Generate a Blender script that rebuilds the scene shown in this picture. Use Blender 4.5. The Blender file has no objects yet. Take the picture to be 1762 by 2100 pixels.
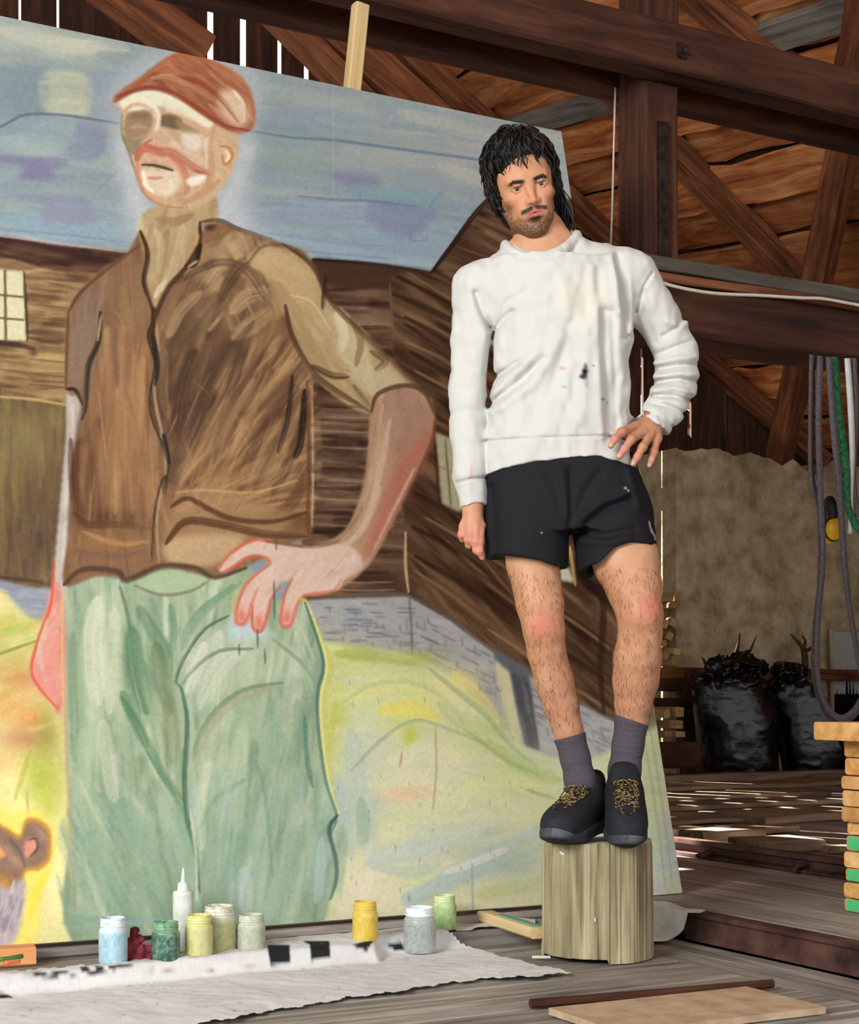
import bpy, bmesh, math, random
import numpy as np
from mathutils import Vector, Matrix

random.seed(7)
S = bpy.context.scene
COL = S.collection

# ------------------------------------------------------------------ camera
FPX, CX, HY, CH = 3200.0, 881.0, 1420.0, 0.69      # focal length / principal point in photo pixels, lens height (m)
cam_d = bpy.data.cameras.new('camera'); cam = bpy.data.objects.new('camera', cam_d); COL.objects.link(cam)
cam.location = (0, 0, CH); cam.rotation_euler = (math.pi/2, 0, 0)
cam_d.sensor_fit = 'HORIZONTAL'; cam_d.sensor_width = 36.0
cam_d.lens = 36.0*FPX/1762.0
cam_d.shift_x = 0.0; cam_d.shift_y = (HY-1050.0)/1762.0
cam_d.clip_start = 0.05; cam_d.clip_end = 200
S.camera = cam

# ------------------------------------------------------------------ light
w = bpy.data.worlds.new('sky'); S.world = w; w.use_nodes = True
wn = w.node_tree; bg = wn.nodes['Background']
bg.inputs[0].default_value = (0.95, 0.98, 1.0, 1); bg.inputs[1].default_value = 1.7

ANG = math.atan(0.5486); CA, SA = math.cos(ANG), math.sin(ANG)   # barn axes: U along painting and beams, V away along the rails
def W(u, v, z=0.0): return Vector((u*CA - v*SA, u*SA + v*CA, z))

sun_d = bpy.data.lights.new('sun', 'SUN'); sun = bpy.data.objects.new('sun', sun_d); COL.objects.link(sun)
sun_d.energy = 48.0; sun_d.angle = math.radians(0.35); sun_d.color = (1.0, 0.95, 0.86)
SUN_DIR = Vector((0.772, -0.636, -math.tan(math.radians(41)))).normalized()
sun.rotation_euler = SUN_DIR.to_track_quat('-Z', 'Y').to_euler()

def area(name, loc, aim, sx, sy, power, col):
    d = bpy.data.lights.new(name, 'AREA'); o = bpy.data.objects.new(name, d); COL.objects.link(o)
    d.shape = 'RECTANGLE'; d.size = sx; d.size_y = sy; d.energy = power; d.color = col
    o.location = loc
    o.rotation_euler = (Vector(aim)-Vector(loc)).to_track_quat('-Z', 'Y').to_euler()
    return o
# daylight through the wide barn doorway behind and to one side of the camera
area('door_daylight', (-3.8, -1.6, 3.4), (0.3, 4.4, 0.9), 2.4, 2.6, 640.0, (1.0, 0.985, 0.96))

S.view_settings.view_transform = 'Standard'; S.view_settings.look = 'None'
S.view_settings.exposure = 0.0; S.view_settings.gamma = 1.0; S.view_settings.use_curve_mapping = False
S.cycles.use_denoising = True
S.cycles.max_bounces = 8; S.cycles.diffuse_bounces = 5

# ------------------------------------------------------------------ pixel helpers (a pixel gives a direction only)
def ray(x, y): return Vector(((x-CX)/FPX, 1.0, (HY-y)/FPX))
EYE = Vector((0, 0, CH))
def at_Y(x, y, Y): return EYE + ray(x, y)*Y
def on_z(x, y, z): return at_Y(x, y, (z-CH)*FPX/(HY-y))
def on_v(x, y, v):
    d = ray(x, y); return EYE + d*(v/(-SA*d.x + CA*d.y))
def on_u(x, y, u):
    d = ray(x, y); return EYE + d*(u/(CA*d.x + SA*d.y))
def on_plane(x, y, p, n):
    d = ray(x, y); return EYE + d*((p-EYE).dot(n)/d.dot(n))
def toUV(p): return (CA*p.x + SA*p.y, -SA*p.x + CA*p.y)
def project(P):
    """world points (n,3) -> photo pixels"""
    return CX + FPX*P[:, 0]/P[:, 1], HY - FPX*(P[:, 2]-CH)/P[:, 1]

def lin(c):
    if isinstance(c, str):
        c = c.lstrip('#'); c = [int(c[i:i+2], 16)/255 for i in (0, 2, 4)]
    return tuple(x/12.92 if x <= 0.04045 else ((x+0.055)/1.055)**2.4 for x in c)

# ------------------------------------------------------------------ object helpers
LOC = {}
def tag(o, label=None, cat=None, group=None, kind=None):
    if label: o['label'] = label
    if cat: o['category'] = cat
    if group: o['group'] = group
    if kind: o['kind'] = kind
    return o
def empty(name, loc=(0, 0, 0), label=None, cat=None, group=None, kind=None):
    o = bpy.data.objects.new(name, None); COL.objects.link(o); o.location = loc; o.empty_display_size = 0.1
    LOC[o.name] = Vector(loc)
    return tag(o, label, cat, group, kind)
def add(name, me, parent=None, M=None):
    o = bpy.data.objects.new(name, me); COL.objects.link(o)
    M = M or Matrix.Identity(4)
    if parent is not None:
        o.parent = parent
        o.matrix_parent_inverse = Matrix.Translation(-LOC[parent.name])
    o.matrix_basis = M
    LOC[o.name] = Vector((0, 0, 0)) if parent is None else Vector((0, 0, 0))
    return o
def sub(name, me, part):
    """a sub-part whose mesh is in world space, under a part whose matrix may be anything"""
    o = bpy.data.objects.new(name, me); COL.objects.link(o); o.parent = part
    o.matrix_parent_inverse = part.matrix_basis.inverted() if part.parent is None else (part.matrix_basis).inverted()
    return o
def mk(name, verts, faces, mat=None, smooth=False):
    me = bpy.data.meshes.new(name)
    me.from_pydata([tuple(v) for v in verts], [], faces); me.update()
    if mat: me.materials.append(mat)
    if smooth: me.polygons.foreach_set('use_smooth', [True]*len(me.polygons))
    return me
def mk_np(name, V, Q, mat=None, smooth=True, colors=None):
    me = bpy.data.meshes.new(name)
    V = np.asarray(V, np.float32); Q = np.asarray(Q, np.int32)
    n, k = Q.shape
    me.vertices.add(len(V)); me.vertices.foreach_set('co', V.ravel())
    me.loops.add(n*k); me.loops.foreach_set('vertex_index', Q.ravel())
    me.polygons.add(n); me.polygons.foreach_set('loop_start', np.arange(n, dtype=np.int32)*k)
    me.update(calc_edges=True); me.validate()
    if smooth: me.polygons.foreach_set('use_smooth', np.ones(n, bool))
    if colors is not None:
        a = me.color_attributes.new('Col', 'FLOAT_COLOR', 'POINT')
        c = np.ones((len(V), 4), np.float32); c[:, :3] = colors
        a.data.foreach_set('color', c.ravel())
    if mat: me.materials.append(mat)
    return me
def frame(p0, p1, up=Vector((0, 0, 1))):
    x = (p1-p0).normalized(); y = up.cross(x)
    if y.length < 1e-4: y = Vector((0, 1, 0)).cross(x)
    y.normalize(); z = x.cross(y)
    M = Matrix((x, y, z)).transposed().to_4x4(); M.translation = p0
    return M
def beam_mesh(name, L, w, h, mat, ch=0.006, rough=0.004, n=None, seed=0, taper=0.0):
    """timber along +X from 0 to L, width w in Y, height h in Z, chamfered, slightly uneven"""
    r = random.Random(seed)
    n = n or max(2, min(14, int(L/0.35)+1))
    c = min(ch, w*0.3, h*0.3)
    ring = [(-w/2+c, -h/2), (w/2-c, -h/2), (w/2, -h/2+c), (w/2, h/2-c), (w/2-c, h/2), (-w/2+c, h/2), (-w/2, h/2-c), (-w/2, -h/2+c)]
    vs = []; fs = []
    for i in range(n+1):
        t = i/n; sc = 1 - taper*t
        jy, jz = r.uniform(-rough, rough), r.uniform(-rough, rough)
        for (a, b) in ring:
            vs.append((L*t, a*sc + jy + r.uniform(-rough, rough)*0.4, b*sc + jz + r.uniform(-rough, rough)*0.4))
    for i in range(n):
        for j in range(8):
            k = (j+1) % 8
            fs.append((i*8+j, i*8+k, (i+1)*8+k, (i+1)*8+j)[::-1])
    fs.append(tuple(range(8))); fs.append(tuple(range(n*8, n*8+8))[::-1])
    return mk(name, vs, fs, mat)
_seed = [0]
def beam(name, p0, p1, w, h, mat, parent=None, up=Vector((0, 0, 1)), **k):
    _seed[0] += 1
    p0, p1 = Vector(p0), Vector(p1)
    me = beam_mesh(name, (p1-p0).length, w, h, mat, seed=_seed[0], **k)
    return add(name, me, parent, frame(p0, p1, Vector(up)))
def tube_np(paths, radii, seg=6, cap=True):
    """many tubes -> one vertex/face list. paths: list of (n,3) arrays; radii: list of arrays"""
    VV = []; FF = []; base = 0
    for P, R in zip(paths, radii):
        P = np.asarray(P, float); n = len(P); R = np.broadcast_to(R, (n,))
        T = np.gradient(P, axis=0); T /= np.linalg.norm(T, axis=1)[:, None]+1e-9
        ref = np.array([0.31, 0.52, 0.79])
        A = np.cross(T, ref); A /= np.linalg.norm(A, axis=1)[:, None]+1e-9
        B = np.cross(T, A)
        th = np.arange(seg)*2*np.pi/seg
        ring = P[:, None, :] + R[:, None, None]*(np.cos(th)[None, :, None]*A[:, None, :] + np.sin(th)[None, :, None]*B[:, None, :])
        VV.append(ring.reshape(-1, 3))
        i = np.arange(n-1)[:, None]; j = np.arange(seg)[None, :]; k = (j+1) % seg
        q = np.stack([i*seg+j, i*seg+k, (i+1)*seg+k, (i+1)*seg+j], -1).reshape(-1, 4)+base
        FF.append(q)
        if cap:
            VV.append(np.stack([P[0], P[-1]])); c0 = base+n*seg; c1 = c0+1
            jj = np.arange(seg); kk = (jj+1) % seg
            FF.append(np.stack([np.full(seg, c0), base+kk, base+jj, np.full(seg, c0)], -1))
            FF.append(np.stack([np.full(seg, c1), base+(n-1)*seg+jj, base+(n-1)*seg+kk, np.full(seg, c1)], -1))
            base += 2
        base += n*seg
    return np.concatenate(VV), np.concatenate(FF)
def tube_mesh(name, paths, radii, mat, seg=6):
    V, Q = tube_np(paths, radii, seg)
    faces = [tuple(dict.fromkeys(f)) for f in Q.tolist()]
    return mk(name, V.tolist(), faces, mat, True)
def smooth_path(pts, n=24):
    P = np.array([tuple(p) for p in pts], float)
    if len(P) < 3:
        t = np.linspace(0, 1, n)[:, None]; return P[0]*(1-t)+P[-1]*t
    E = np.vstack([2*P[0]-P[1], P, 2*P[-1]-P[-2]])
    out = []
    m = len(P)-1
    for s in np.linspace(0, m, n):
        i = min(int(s), m-1); t = s-i
        a, b, c, d = E[i], E[i+1], E[i+2], E[i+3]
        out.append(0.5*((2*b)+(-a+c)*t+(2*a-5*b+4*c-d)*t*t+(-a+3*b-3*c+d)*t**3))
    return np.array(out)
def lathe(name, prof, mat, seg=32, M=None):
    """prof: list of (r,z)"""
    vs = []; fs = []
    for (r, z) in prof:
        for j in range(seg):
            a = 2*math.pi*j/seg; vs.append((r*math.cos(a), r*math.sin(a), z))
    for i in range(len(prof)-1):
        for j in range(seg):
            k = (j+1) % seg; fs.append((i*seg+j, i*seg+k, (i+1)*seg+k, (i+1)*seg+j))
    return mk(name, vs, fs, mat, True)

# ------------------------------------------------------------------ materials
def newmat(name):
    m = bpy.data.materials.new(name); m.use_nodes = True
    nt = m.node_tree; b = nt.nodes['Principled BSDF']
    return m, nt, b
def nd(nt, typ, **kw):
    n = nt.nodes.new(typ)
    for k, v in kw.items(): setattr(n, k, v)
    return n
def ramp(nt, stops):
    r = nt.nodes.new('ShaderNodeValToRGB'); e = r.color_ramp.elements
    while len(e) < len(stops): e.new(0.5)
    for i, (p, c) in enumerate(stops):
        e[i].position = p; e[i].color = (*lin(c), 1)
    return r
def wood(name, cols, sc=(1.5, 16, 16), rough=0.8, bump=0.35, dist=0.004, rnd=0.25, knots=True, spec=0.25):
    """cols: dark, mid, light"""
    m, nt, b = newmat(name); L = nt.links.new
    tc = nd(nt, 'ShaderNodeTexCoord'); oi = nd(nt, 'ShaderNodeObjectInfo')
    off = nd(nt, 'ShaderNodeVectorMath', operation='SCALE'); off.inputs[0].default_value = (37, 91, 53); L(oi.outputs['Random'], off.inputs['Scale'])
    ad = nd(nt, 'ShaderNodeVectorMath', operation='ADD'); L(tc.outputs['Object'], ad.inputs[0]); L(off.outputs[0], ad.inputs[1])
    mp = nd(nt, 'ShaderNodeMapping'); mp.inputs['Scale'].default_value = sc; L(ad.outputs[0], mp.inputs[0])
    n1 = nd(nt, 'ShaderNodeTexNoise'); n1.inputs['Scale'].default_value = 1.0; n1.inputs['Detail'].default_value = 9; n1.inputs['Roughness'].default_value = 0.62
    n1.inputs['Distortion'].default_value = 1.1; L(mp.outputs[0], n1.inputs['Vector'])
    n2 = nd(nt, 'ShaderNodeTexNoise'); n2.inputs['Scale'].default_value = 2.2; n2.inputs['Detail'].default_value = 5; L(ad.outputs[0], n2.inputs['Vector'])
    mx = nd(nt, 'ShaderNodeMath', operation='MULTIPLY_ADD'); mx.inputs[1].default_value = 0.68; L(n1.outputs[0], mx.inputs[0])
    m2 = nd(nt, 'ShaderNodeMath', operation='MULTIPLY'); m2.inputs[1].default_value = 0.34; L(n2.outputs[0], m2.inputs[0]); L(m2.outputs[0], mx.inputs[2])
    r = ramp(nt, [(0.36, cols[0]), (0.50, cols[1]), (0.66, cols[2])]); L(mx.outputs[0], r.inputs[0])
    hv = nd(nt, 'ShaderNodeHueSaturation'); L(r.outputs[0], hv.inputs['Color'])
    mr = nd(nt, 'ShaderNodeMapRange'); mr.inputs[3].default_value = 1-rnd; mr.inputs[4].default_value = 1+rnd; L(oi.outputs['Random'], mr.inputs[0]); L(mr.outputs[0], hv.inputs['Value'])
    L(hv.outputs[0], b.inputs['Base Color'])
    b.inputs['Roughness'].default_value = rough; b.inputs['Specular IOR Level'].default_value = spec
    bp = nd(nt, 'ShaderNodeBump'); bp.inputs['Strength'].default_value = bump; bp.inputs['Distance'].default_value = dist
    L(n1.outputs[0], bp.inputs['Height']); L(bp.outputs[0], b.inputs['Normal'])
    return m
def mottle(name, cols, scale=6, rough=0.8, bump=0.2, dist=0.004, detail=8, coord='Object', spec=0.3, metal=0.0, pos=(0.35, 0.5, 0.65)):
    m, nt, b = newmat(name); L = nt.links.new
    tc = nd(nt, 'ShaderNodeTexCoord')
    n1 = nd(nt, 'ShaderNodeTexNoise'); n1.inputs['Scale'].default_value = scale; n1.inputs['Detail'].default_value = detail; n1.inputs['Roughness'].default_value = 0.6
    L(tc.outputs[coord], n1.inputs['Vector'])
    st = list(zip(pos, cols)) if len(cols) == 3 else [(0.38, cols[0]), (0.62, cols[1])]
    r = ramp(nt, st); L(n1.outputs[0], r.inputs[0]); L(r.outputs[0], b.inputs['Base Color'])
    b.inputs['Roughness'].default_value = rough; b.inputs['Specular IOR Level'].default_value = spec; b.inputs['Metallic'].default_value = metal
    if bump:
        bp = nd(nt, 'ShaderNodeBump'); bp.inputs['Strength'].default_value = bump; bp.inputs['Distance'].default_value = dist
        L(n1.outputs[0], bp.inputs['Height']); L(bp.outputs[0], b.inputs['Normal'])
    return m
def vcol(name, rough=0.7, bump_scale=400, bump=0.1, dist=0.001, spec=0.3, sss=0.0, aniso=None, var=0.0):
    """colour from the mesh's own colour attribute with fine procedural relief"""
    m, nt, b = newmat(name); L = nt.links.new
    at = nd(nt, 'ShaderNodeVertexColor', layer_name='Col')
    tc = nd(nt, 'ShaderNodeTexCoord'); mp = nd(nt, 'ShaderNodeMapping'); L(tc.outputs['Object'], mp.inputs[0])
    if aniso: mp.inputs['Scale'].default_value = aniso
    n1 = nd(nt, 'ShaderNodeTexNoise'); n1.inputs['Scale'].default_value = bump_scale; n1.inputs['Detail'].default_value = 4; L(mp.outputs[0], n1.inputs['Vector'])
    if var:
        hv = nd(nt, 'ShaderNodeHueSaturation'); mr = nd(nt, 'ShaderNodeMapRange'); mr.inputs[1].default_value = 0.3; mr.inputs[2].default_value = 0.7
        mr.inputs[3].default_value = 1-var; mr.inputs[4].default_value = 1+var; L(n1.outputs[0], mr.inputs[0]); L(mr.outputs[0], hv.inputs['Value'])
        L(at.outputs[0], hv.inputs['Color']); L(hv.outputs[0], b.inputs['Base Color'])
    else: L(at.outputs[0], b.inputs['Base Color'])
    b.inputs['Roughness'].default_value = rough; b.inputs['Specular IOR Level'].default_value = spec
    if sss:
        b.inputs['Subsurface Weight'].default_value = sss; b.inputs['Subsurface Radius'].default_value = (0.012, 0.005, 0.003); b.inputs['Subsurface Scale'].default_value = 0.5
    if bump:
        bp = nd(nt, 'ShaderNodeBump'); bp.inputs['Strength'].default_value = bump; bp.inputs['Distance'].default_value = dist
        L(n1.outputs[0], bp.inputs['Height']); L(bp.outputs[0], b.inputs['Normal'])
    return m
def plain(name, c, rough=0.6, spec=0.4, metal=0.0, trans=0.0, ior=1.45):
    m, nt, b = newmat(name)
    tc = nd(nt, 'ShaderNodeTexCoord'); n1 = nd(nt, 'ShaderNodeTexNoise'); n1.inputs['Scale'].default_value = 25; n1.inputs['Detail'].default_value = 4
    nt.links.new(tc.outputs['Object'], n1.inputs['Vector'])
    a = lin(c)
    r = nt.nodes.new('ShaderNodeValToRGB'); r.color_ramp.elements[0].position = 0.3; r.color_ramp.elements[1].position = 0.7
    r.color_ramp.elements[0].color = (*[x*0.88 for x in a], 1); r.color_ramp.elements[1].color = (*[min(1, x*1.08) for x in a], 1)
    nt.links.new(n1.outputs[0], r.inputs[0]); nt.links.new(r.outputs[0], b.inputs['Base Color'])
    b.inputs['Roughness'].default_value = rough; b.inputs['Specular IOR Level'].default_value = spec; b.inputs['Metallic'].default_value = metal
    b.inputs['Transmission Weight'].default_value = trans; b.inputs['IOR'].default_value = ior
    return m

BEAM = wood('stained_timber', ('#26160f', '#42261b', '#5c3a29'), rnd=0.10)
BEAM2 = wood('old_timber', ('#3f2519', '#6f4229', '#9a6340'), rnd=0.15)
ROOFB = wood('roof_board_wood', ('#743a20', '#c07544', '#e8ae76'), sc=(1.2, 9, 9), rnd=0.28, bump=0.8, dist=0.02)
GABLE = wood('gable_board_wood', ('#2a1b15', '#432a20', '#5e3d2c'), rnd=0.15)
DUSTW = wood('dusty_dark_wood', ('#34312b', '#4a463e', '#615c52'), rnd=0.1)
GREYW = wood('weathered_grey_wood', ('#5a5650', '#7f7a72', '#a19a8f'), rnd=0.12)
FLOORW = wood('grey_floor_wood', ('#5a534d', '#918a81', '#c4bcb2'), sc=(1.1, 26, 26), rnd=0.16, bump=0.7)
FLOORD = wood('dark_floor_wood', ('#615a55', '#8a827b', '#b0a8a0'), sc=(1.3, 20, 20), rnd=0.14, bump=0.5)
PINE = wood('pale_pine', ('#b79a68', '#cfb684', '#e2cda0'), sc=(1.0, 26, 26), rnd=0.1, bump=0.15)
# ================================================================== THE BARN
ZR = 0.075; ZP = 0.04; VS = 3.58; UR = 2.74; UE = 2.50      # raised floor by the rails, raised floor under the painting, step lines
# ---- floor: lower boards run along U, the strip by the rail along V, raised boards
floor = empty('floor', kind='structure')
def plank(name, u0, u1, v0, v1, z, mat, along='u', th=0.05, parent=floor, gap=0.008, dz=0.0, rough=0.0015):
    if along == 'u':
        p0, p1, wd = W(u0, (v0+v1)/2, z-th/2+dz), W(u1, (v0+v1)/2, z-th/2+dz), v1-v0-gap
    else:
        p0, p1, wd = W((u0+u1)/2, v0, z-th/2+dz), W((u0+u1)/2, v1, z-th/2+dz), u1-u0-gap
    return beam(name, p0, p1, wd, th, mat, parent, ch=0.004, rough=rough)
add('floor_bed', mk('floor_bed', [W(-7, -4, -0.07), W(12, -4, -0.07), W(12, 11, -0.07), W(-7, 11, -0.07)], [(0, 1, 2, 3)], FLOORD), floor)
v = 1.9; R = random.Random(3)
while v < VS-0.01:
    wv = min(R.uniform(0.17, 0.26), VS-v)
    if VS-v-wv < 0.08: wv = VS-v
    plank('plank', -3.0, UE, v, v+wv, 0.0, FLOORW, dz=R.uniform(-0.004, 0.0)); v += wv
v = -3.0
while v < 1.89:
    wv = min(0.3, 1.9-v); plank('plank', -6.0, UE, v, v+wv, 0.0, FLOORW); v += wv
plank('plank', UE+0.004, UR-0.004, -2.0, VS+0.2, -0.006, FLOORW, 'v')
plank('plank', -3.0, 1.77, VS, VS+.085, ZP, FLOORD, th=0.06); plank('plank', 1.774, UE, VS, VS+.085, 0.0, FLOORW)
v = VS+.085                                                 # raised boards beneath the painting
while v < 5.2:
    wv = R.uniform(0.18, 0.26); plank('plank', -3.0, UR-0.01, v, v+wv, ZP, FLOORD, th=0.06, dz=R.uniform(-0.003, 0)); v += wv
u = UR+0.05                                                 # raised boards by the rails run away from the camera
while u < 9.6:
    wu = R.uniform(0.2, 0.3); plank('plank', u, u+wu, -2.0, 9.9, ZR, FLOORD, 'v', th=0.08, dz=R.uniform(-0.004, 0.002)); u += wu
v = 5.2
while v < 9.9:
    wv = R.uniform(0.24, 0.3); plank('plank', -4.0, UR, v, v+wv, ZP, FLOORD, th=0.06); v += wv

# ---- steel rails let into the floor
RAIL = mottle('rusty_rail_steel', ('#3a2826', '#573c37', '#6d4d44'), scale=9, rough=0.55, bump=0.25, dist=0.003, metal=0.35)
def rail(u, z0, hgt, v0, v1, label, clips=()):
    t = empty('rail', W(u, v0, z0), label, 'rail', kind='structure')
    prof = [(-0.035, 0), (0.035, 0), (0.035, 0.010), (0.008, 0.016), (0.008, hgt-0.022), (0.028, hgt-0.016), (0.028, hgt), (-0.028, hgt), (-0.028, hgt-0.016), (-0.008, hgt-0.022), (-0.008, 0.016), (-0.035, 0.010)]
    vs = [W(u+a, v0, z0+b) for a, b in prof]+[W(u+a, v1, z0+b) for a, b in prof]
    n = len(prof); fs = [(i, (i+1) % n, n+(i+1) % n, n+i) for i in range(n)]+[tuple(range(n))[::-1], tuple(range(n, 2*n))]
    add('rail_bar', mk('rail_bar', vs, fs, RAIL), t)
    for cv in clips:
        beam('rail_clip', W(u-0.075, cv, z0+0.012), W(u-0.02, cv, z0+0.03), 0.035, 0.014, RAIL, t)
    return t
# kerb rail: its web faces the sunken boards
kr = empty('rail', W(UR, -2, 0), 'brown steel rail forming the step beside the stump', 'rail', kind='structure')
prof = [(-0.012, 0.0), (-0.004, 0.012), (0.0, 0.06), (-0.006, 0.066), (-0.006, ZR+0.002), (0.05, ZR+0.002), (0.05, 0.0)]
vs = [W(UR+a, -2, b) for a, b in prof]+[W(UR+a, 3.49, b) for a, b in prof]; n = len(prof)
add('rail_bar', mk('rail_bar', vs, [(i, (i+1) % n, n+(i+1) % n, n+i) for i in range(n)]+[tuple(range(n))[::-1], tuple(range(n, 2*n))], RAIL), kr)
rail(3.70, ZR, 0.062, -1.0, 5.6, 'rusty steel rail across the raised floor in front of loose planks', clips=(4.55, 4.05, 3.78, 3.3))

# ---- big timbers: double upper tie beam, post, lower beam
VF = 4.60
zb = on_v(1100, 80.8, VF).z                                  # underside of the front tie beam
zt = on_v(1205, 0.0, VF).z
zbm = (zb+zt)/2
tb = beam('tie_beam', W(-3.5, VF+0.06, zbm), W(9.2, VF+0.06, zbm), 0.12, zt-zb, BEAM, ch=0.01, rough=0.004)
tag(tb, 'front dark red-brown tie beam with an iron bolt plate on it', 'beam', kind='structure')
VB = VF+0.12+0.185
zb2 = on_v(1100, 146.5, VB).z
tb2 = beam('tie_beam', W(-3.5, VB+0.06, zb2+0.12), W(9.2, VB+0.06, zb2+0.12), 0.12, 0.24, BEAM, ch=0.01, rough=0.004)
tag(tb2, 'second dark tie beam clamped behind the post', 'beam', kind='structure')
pf = VF+0.122
a = toUV(on_v(1323.5, 300, pf))[0]; b_ = toUV(on_v(1395, 300, pf))[0]
zl_t = on_v(1310, 509, 4.52).z; zl_b = on_v(1430, 689, 4.56).z   # lower beam
post = beam('timber_post', W((a+b_)/2, pf+0.09, zl_t-0.02), W((a+b_)/2, pf+0.09, 6.5), b_-a, 0.18, BEAM, up=W(0, 1), ch=0.012, rough=0.003, n=10)
tag(post, 'square brown timber post standing on the lower beam', 'post', kind='structure')
IRON = mottle('black_iron', ('#17120f', '#2a211c', '#3a2d26'), scale=30, rough=0.6, metal=0.3)
st = add('iron_strap', mk('iron_strap', [W(u_, v_, z_) for u_ in (a+0.055, a+0.105) for v_ in (pf-0.012, pf+0.001) for z_ in (zl_t+0.02, on_v(1350, 250, pf).z)],
     [(0, 1, 3, 2), (4, 6, 7, 5), (0, 4, 5, 1), (2, 3, 7, 6), (0, 2, 6, 4), (1, 5, 7, 3)], IRON), None)
tag(st, 'flat black iron strap fixed upright to the post', 'strap')
bp0 = on_v(1397, 104, VF)
bpl = empty('bolt_plate', bp0, 'small square iron bolt plate on the front tie beam', 'bolt plate')
beam('plate', bp0+W(-0.02, -0.004), bp0+W(0.02, -0.004), 0.008, 0.055, IRON, bpl)
beam('nut', bp0+W(-0.010, -0.014), bp0+W(0.010, -0.014), 0.016, 0.022, IRON, bpl)
lb = beam('lower_beam', W(-2.5, 4.56+0.13, (zl_t+zl_b)/2-0.02), W(9.4, 4.56+0.13, (zl_t+zl_b)/2-0.02), 0.24, zl_t-zl_b-0.05, BEAM, ch=0.02, rough=0.012, n=26)
tag(lb, 'massive lower beam with worn wavy edges carrying the post', 'beam', kind='structure')
lg = beam('ledge_board', W(2.6, 4.545, zl_t-0.035), W(9.3, 4.545, zl_t-0.035), 0.03, 0.05, DUSTW, ch=0.004)
tag(lg, 'grey dusty ledge board along the top of the lower beam', 'board', kind='structure')
lg2 = beam('ledge_strip', W(2.6, 4.545, zl_t-0.078), W(9.3, 4.545, zl_t-0.078), 0.022, 0.03, BEAM2, ch=0.004)
tag(lg2, 'thin brown strip nailed under the grey ledge board', 'board', kind='structure')
for (bx, by) in ((1420, 575), (1514, 595), (1608, 600), (1691, 617)):
    p = on_v(bx, by, 4.565)
    o = add('cable_clip', lathe('cable_clip', [(0.0, -0.012), (0.008, -0.01), (0.010, 0.0), (0.006, 0.012), (0.0, 0.014)], plain('clip_white', '#d8d2c4'), 8), None, Matrix.Translation(p))
    tag(o, 'tiny white cable clip nailed to the lower beam', 'clip', 'cable clips on the lower beam')
pp = [on_v(x, y, 4.515) for x, y in ((1300, 545), (1350, 576), (1400, 591), (1470, 602), (1560, 606), (1640, 611), (1690, 613), (1762, 626), (1850, 640))]
tag(add('cable', tube_mesh('cable', [smooth_path(pp, 40)], [0.0065], plain('cable_white', '#cfc8ba', 0.5))), 'white electric cable running along the lower beam', 'cable')
wl = on_v(1258, 150, pf+0.17)
pw = [on_u(x, y, a-0.012) for x, y in ((1262, 180), (1259, 300), (1256, 420), (1253, 500))]
tag(add('wire', tube_mesh('wire', [smooth_path(pw, 12)], [0.004], bpy.data.materials['cable_white'])), 'thin white wire running down the side of the post', 'wire')

# ---- roof: boards on rafters, ridge along V, falling towards +U
def roof_z(u, v): return 5.44 - 0.655*(u-5.34) + 0.0753*(v-10.2)
n_roof = Vector((0, 0, 0)); 
_p = [W(u, v, roof_z(u, v)) for u, v in ((5, 5), (6, 5), (5, 6))]
n_roof = (_p[1]-_p[0]).cross(_p[2]-_p[0]).normalized()
ceiling = empty('ceiling', kind='structure')
slope = (_p[1]-_p[0]).length
u = 2.3; i = 0; R = random.Random(11)
while u < 10.6:
    wu = R.uniform(0.24, 0.31)
    lift = 0.035 if i % 2 else -0.015
    tl = R.uniform(-0.012, 0.012)
    p0 = W(u+wu/2+0.45, -3.2, roof_z(u+wu/2+0.45, -3.2)+lift-tl); p1 = W(u+wu/2-0.5, 11.2, roof_z(u+wu/2-0.5, 11.2)+lift+tl)
    beam('roof_board', p0, p1, wu*slope-0.012+(0.03 if i % 2 else 0), 0.03, ROOFB, ceiling, up=n_roof, rough=0.016, n=70, ch=0.004)
    u += wu; i += 1
# outer skin and the far slope (out of view), which keep the daylight out
add('roof_skin', mk('roof_skin', [W(u_, v_, roof_z(u_, v_)+0.06) for u_, v_ in ((1.5, -3.5), (11, -3.5), (11, 11.3), (1.5, 11.3))], [(0, 1, 2, 3)], GABLE), ceiling)
zr0, zr1 = roof_z(1.5, -3.5)+0.06, roof_z(1.5, 11.3)+0.06
add('roof_skin', mk('roof_skin', [W(1.5, -3.5, zr0), W(1.5, 11.3, zr1), W(-6.5, 11.3, zr1-4.6), W(-6.5, -3.5, zr0-4.6)], [(0, 1, 2, 3)], GABLE), ceiling)
ptn = lambda x, y, d: on_plane(x, y, W(5, 5, roof_z(5, 5)-d), n_roof)
def rafter(x0, y0, x1, y1, w, h, d=0.11, mat=BEAM2, label=None, ext=(0, 0)):
    p0, p1 = ptn(x0, y0, d), ptn(x1, y1, d); dd = (p1-p0).normalized()
    o = beam('rafter', p0-dd*ext[0], p1+dd*ext[1], w, h, mat, up=n_roof, rough=0.006, ch=0.01)
    return tag(o, label, 'rafter', kind='structure')
rafter(1400, 330, 1640, 580, 0.15, 0.17, label='rafter slanting down beside the post to the lower beam', ext=(1.2, .8))
rafter(1440, 0, 1560, 100, 0.16, 0.16, label='rafter crossing behind the right end of the front tie beam', ext=(1, .5))
rafter(1150, 390, 1240, 480, 0.15, 0.14, label='rafter seen behind the head of the standing man', ext=(.3, .7))
rafter(850, 125, 1010, 270, 0.19, 0.16, label='rafter ending beside the roof boards above the canvas', ext=(.5, .5))
rafter(1280, 750, 1500, 950, 0.14, 0.14, d=0.2, label='rafter under the bent elbow of the man', ext=(.3, .3))
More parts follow.
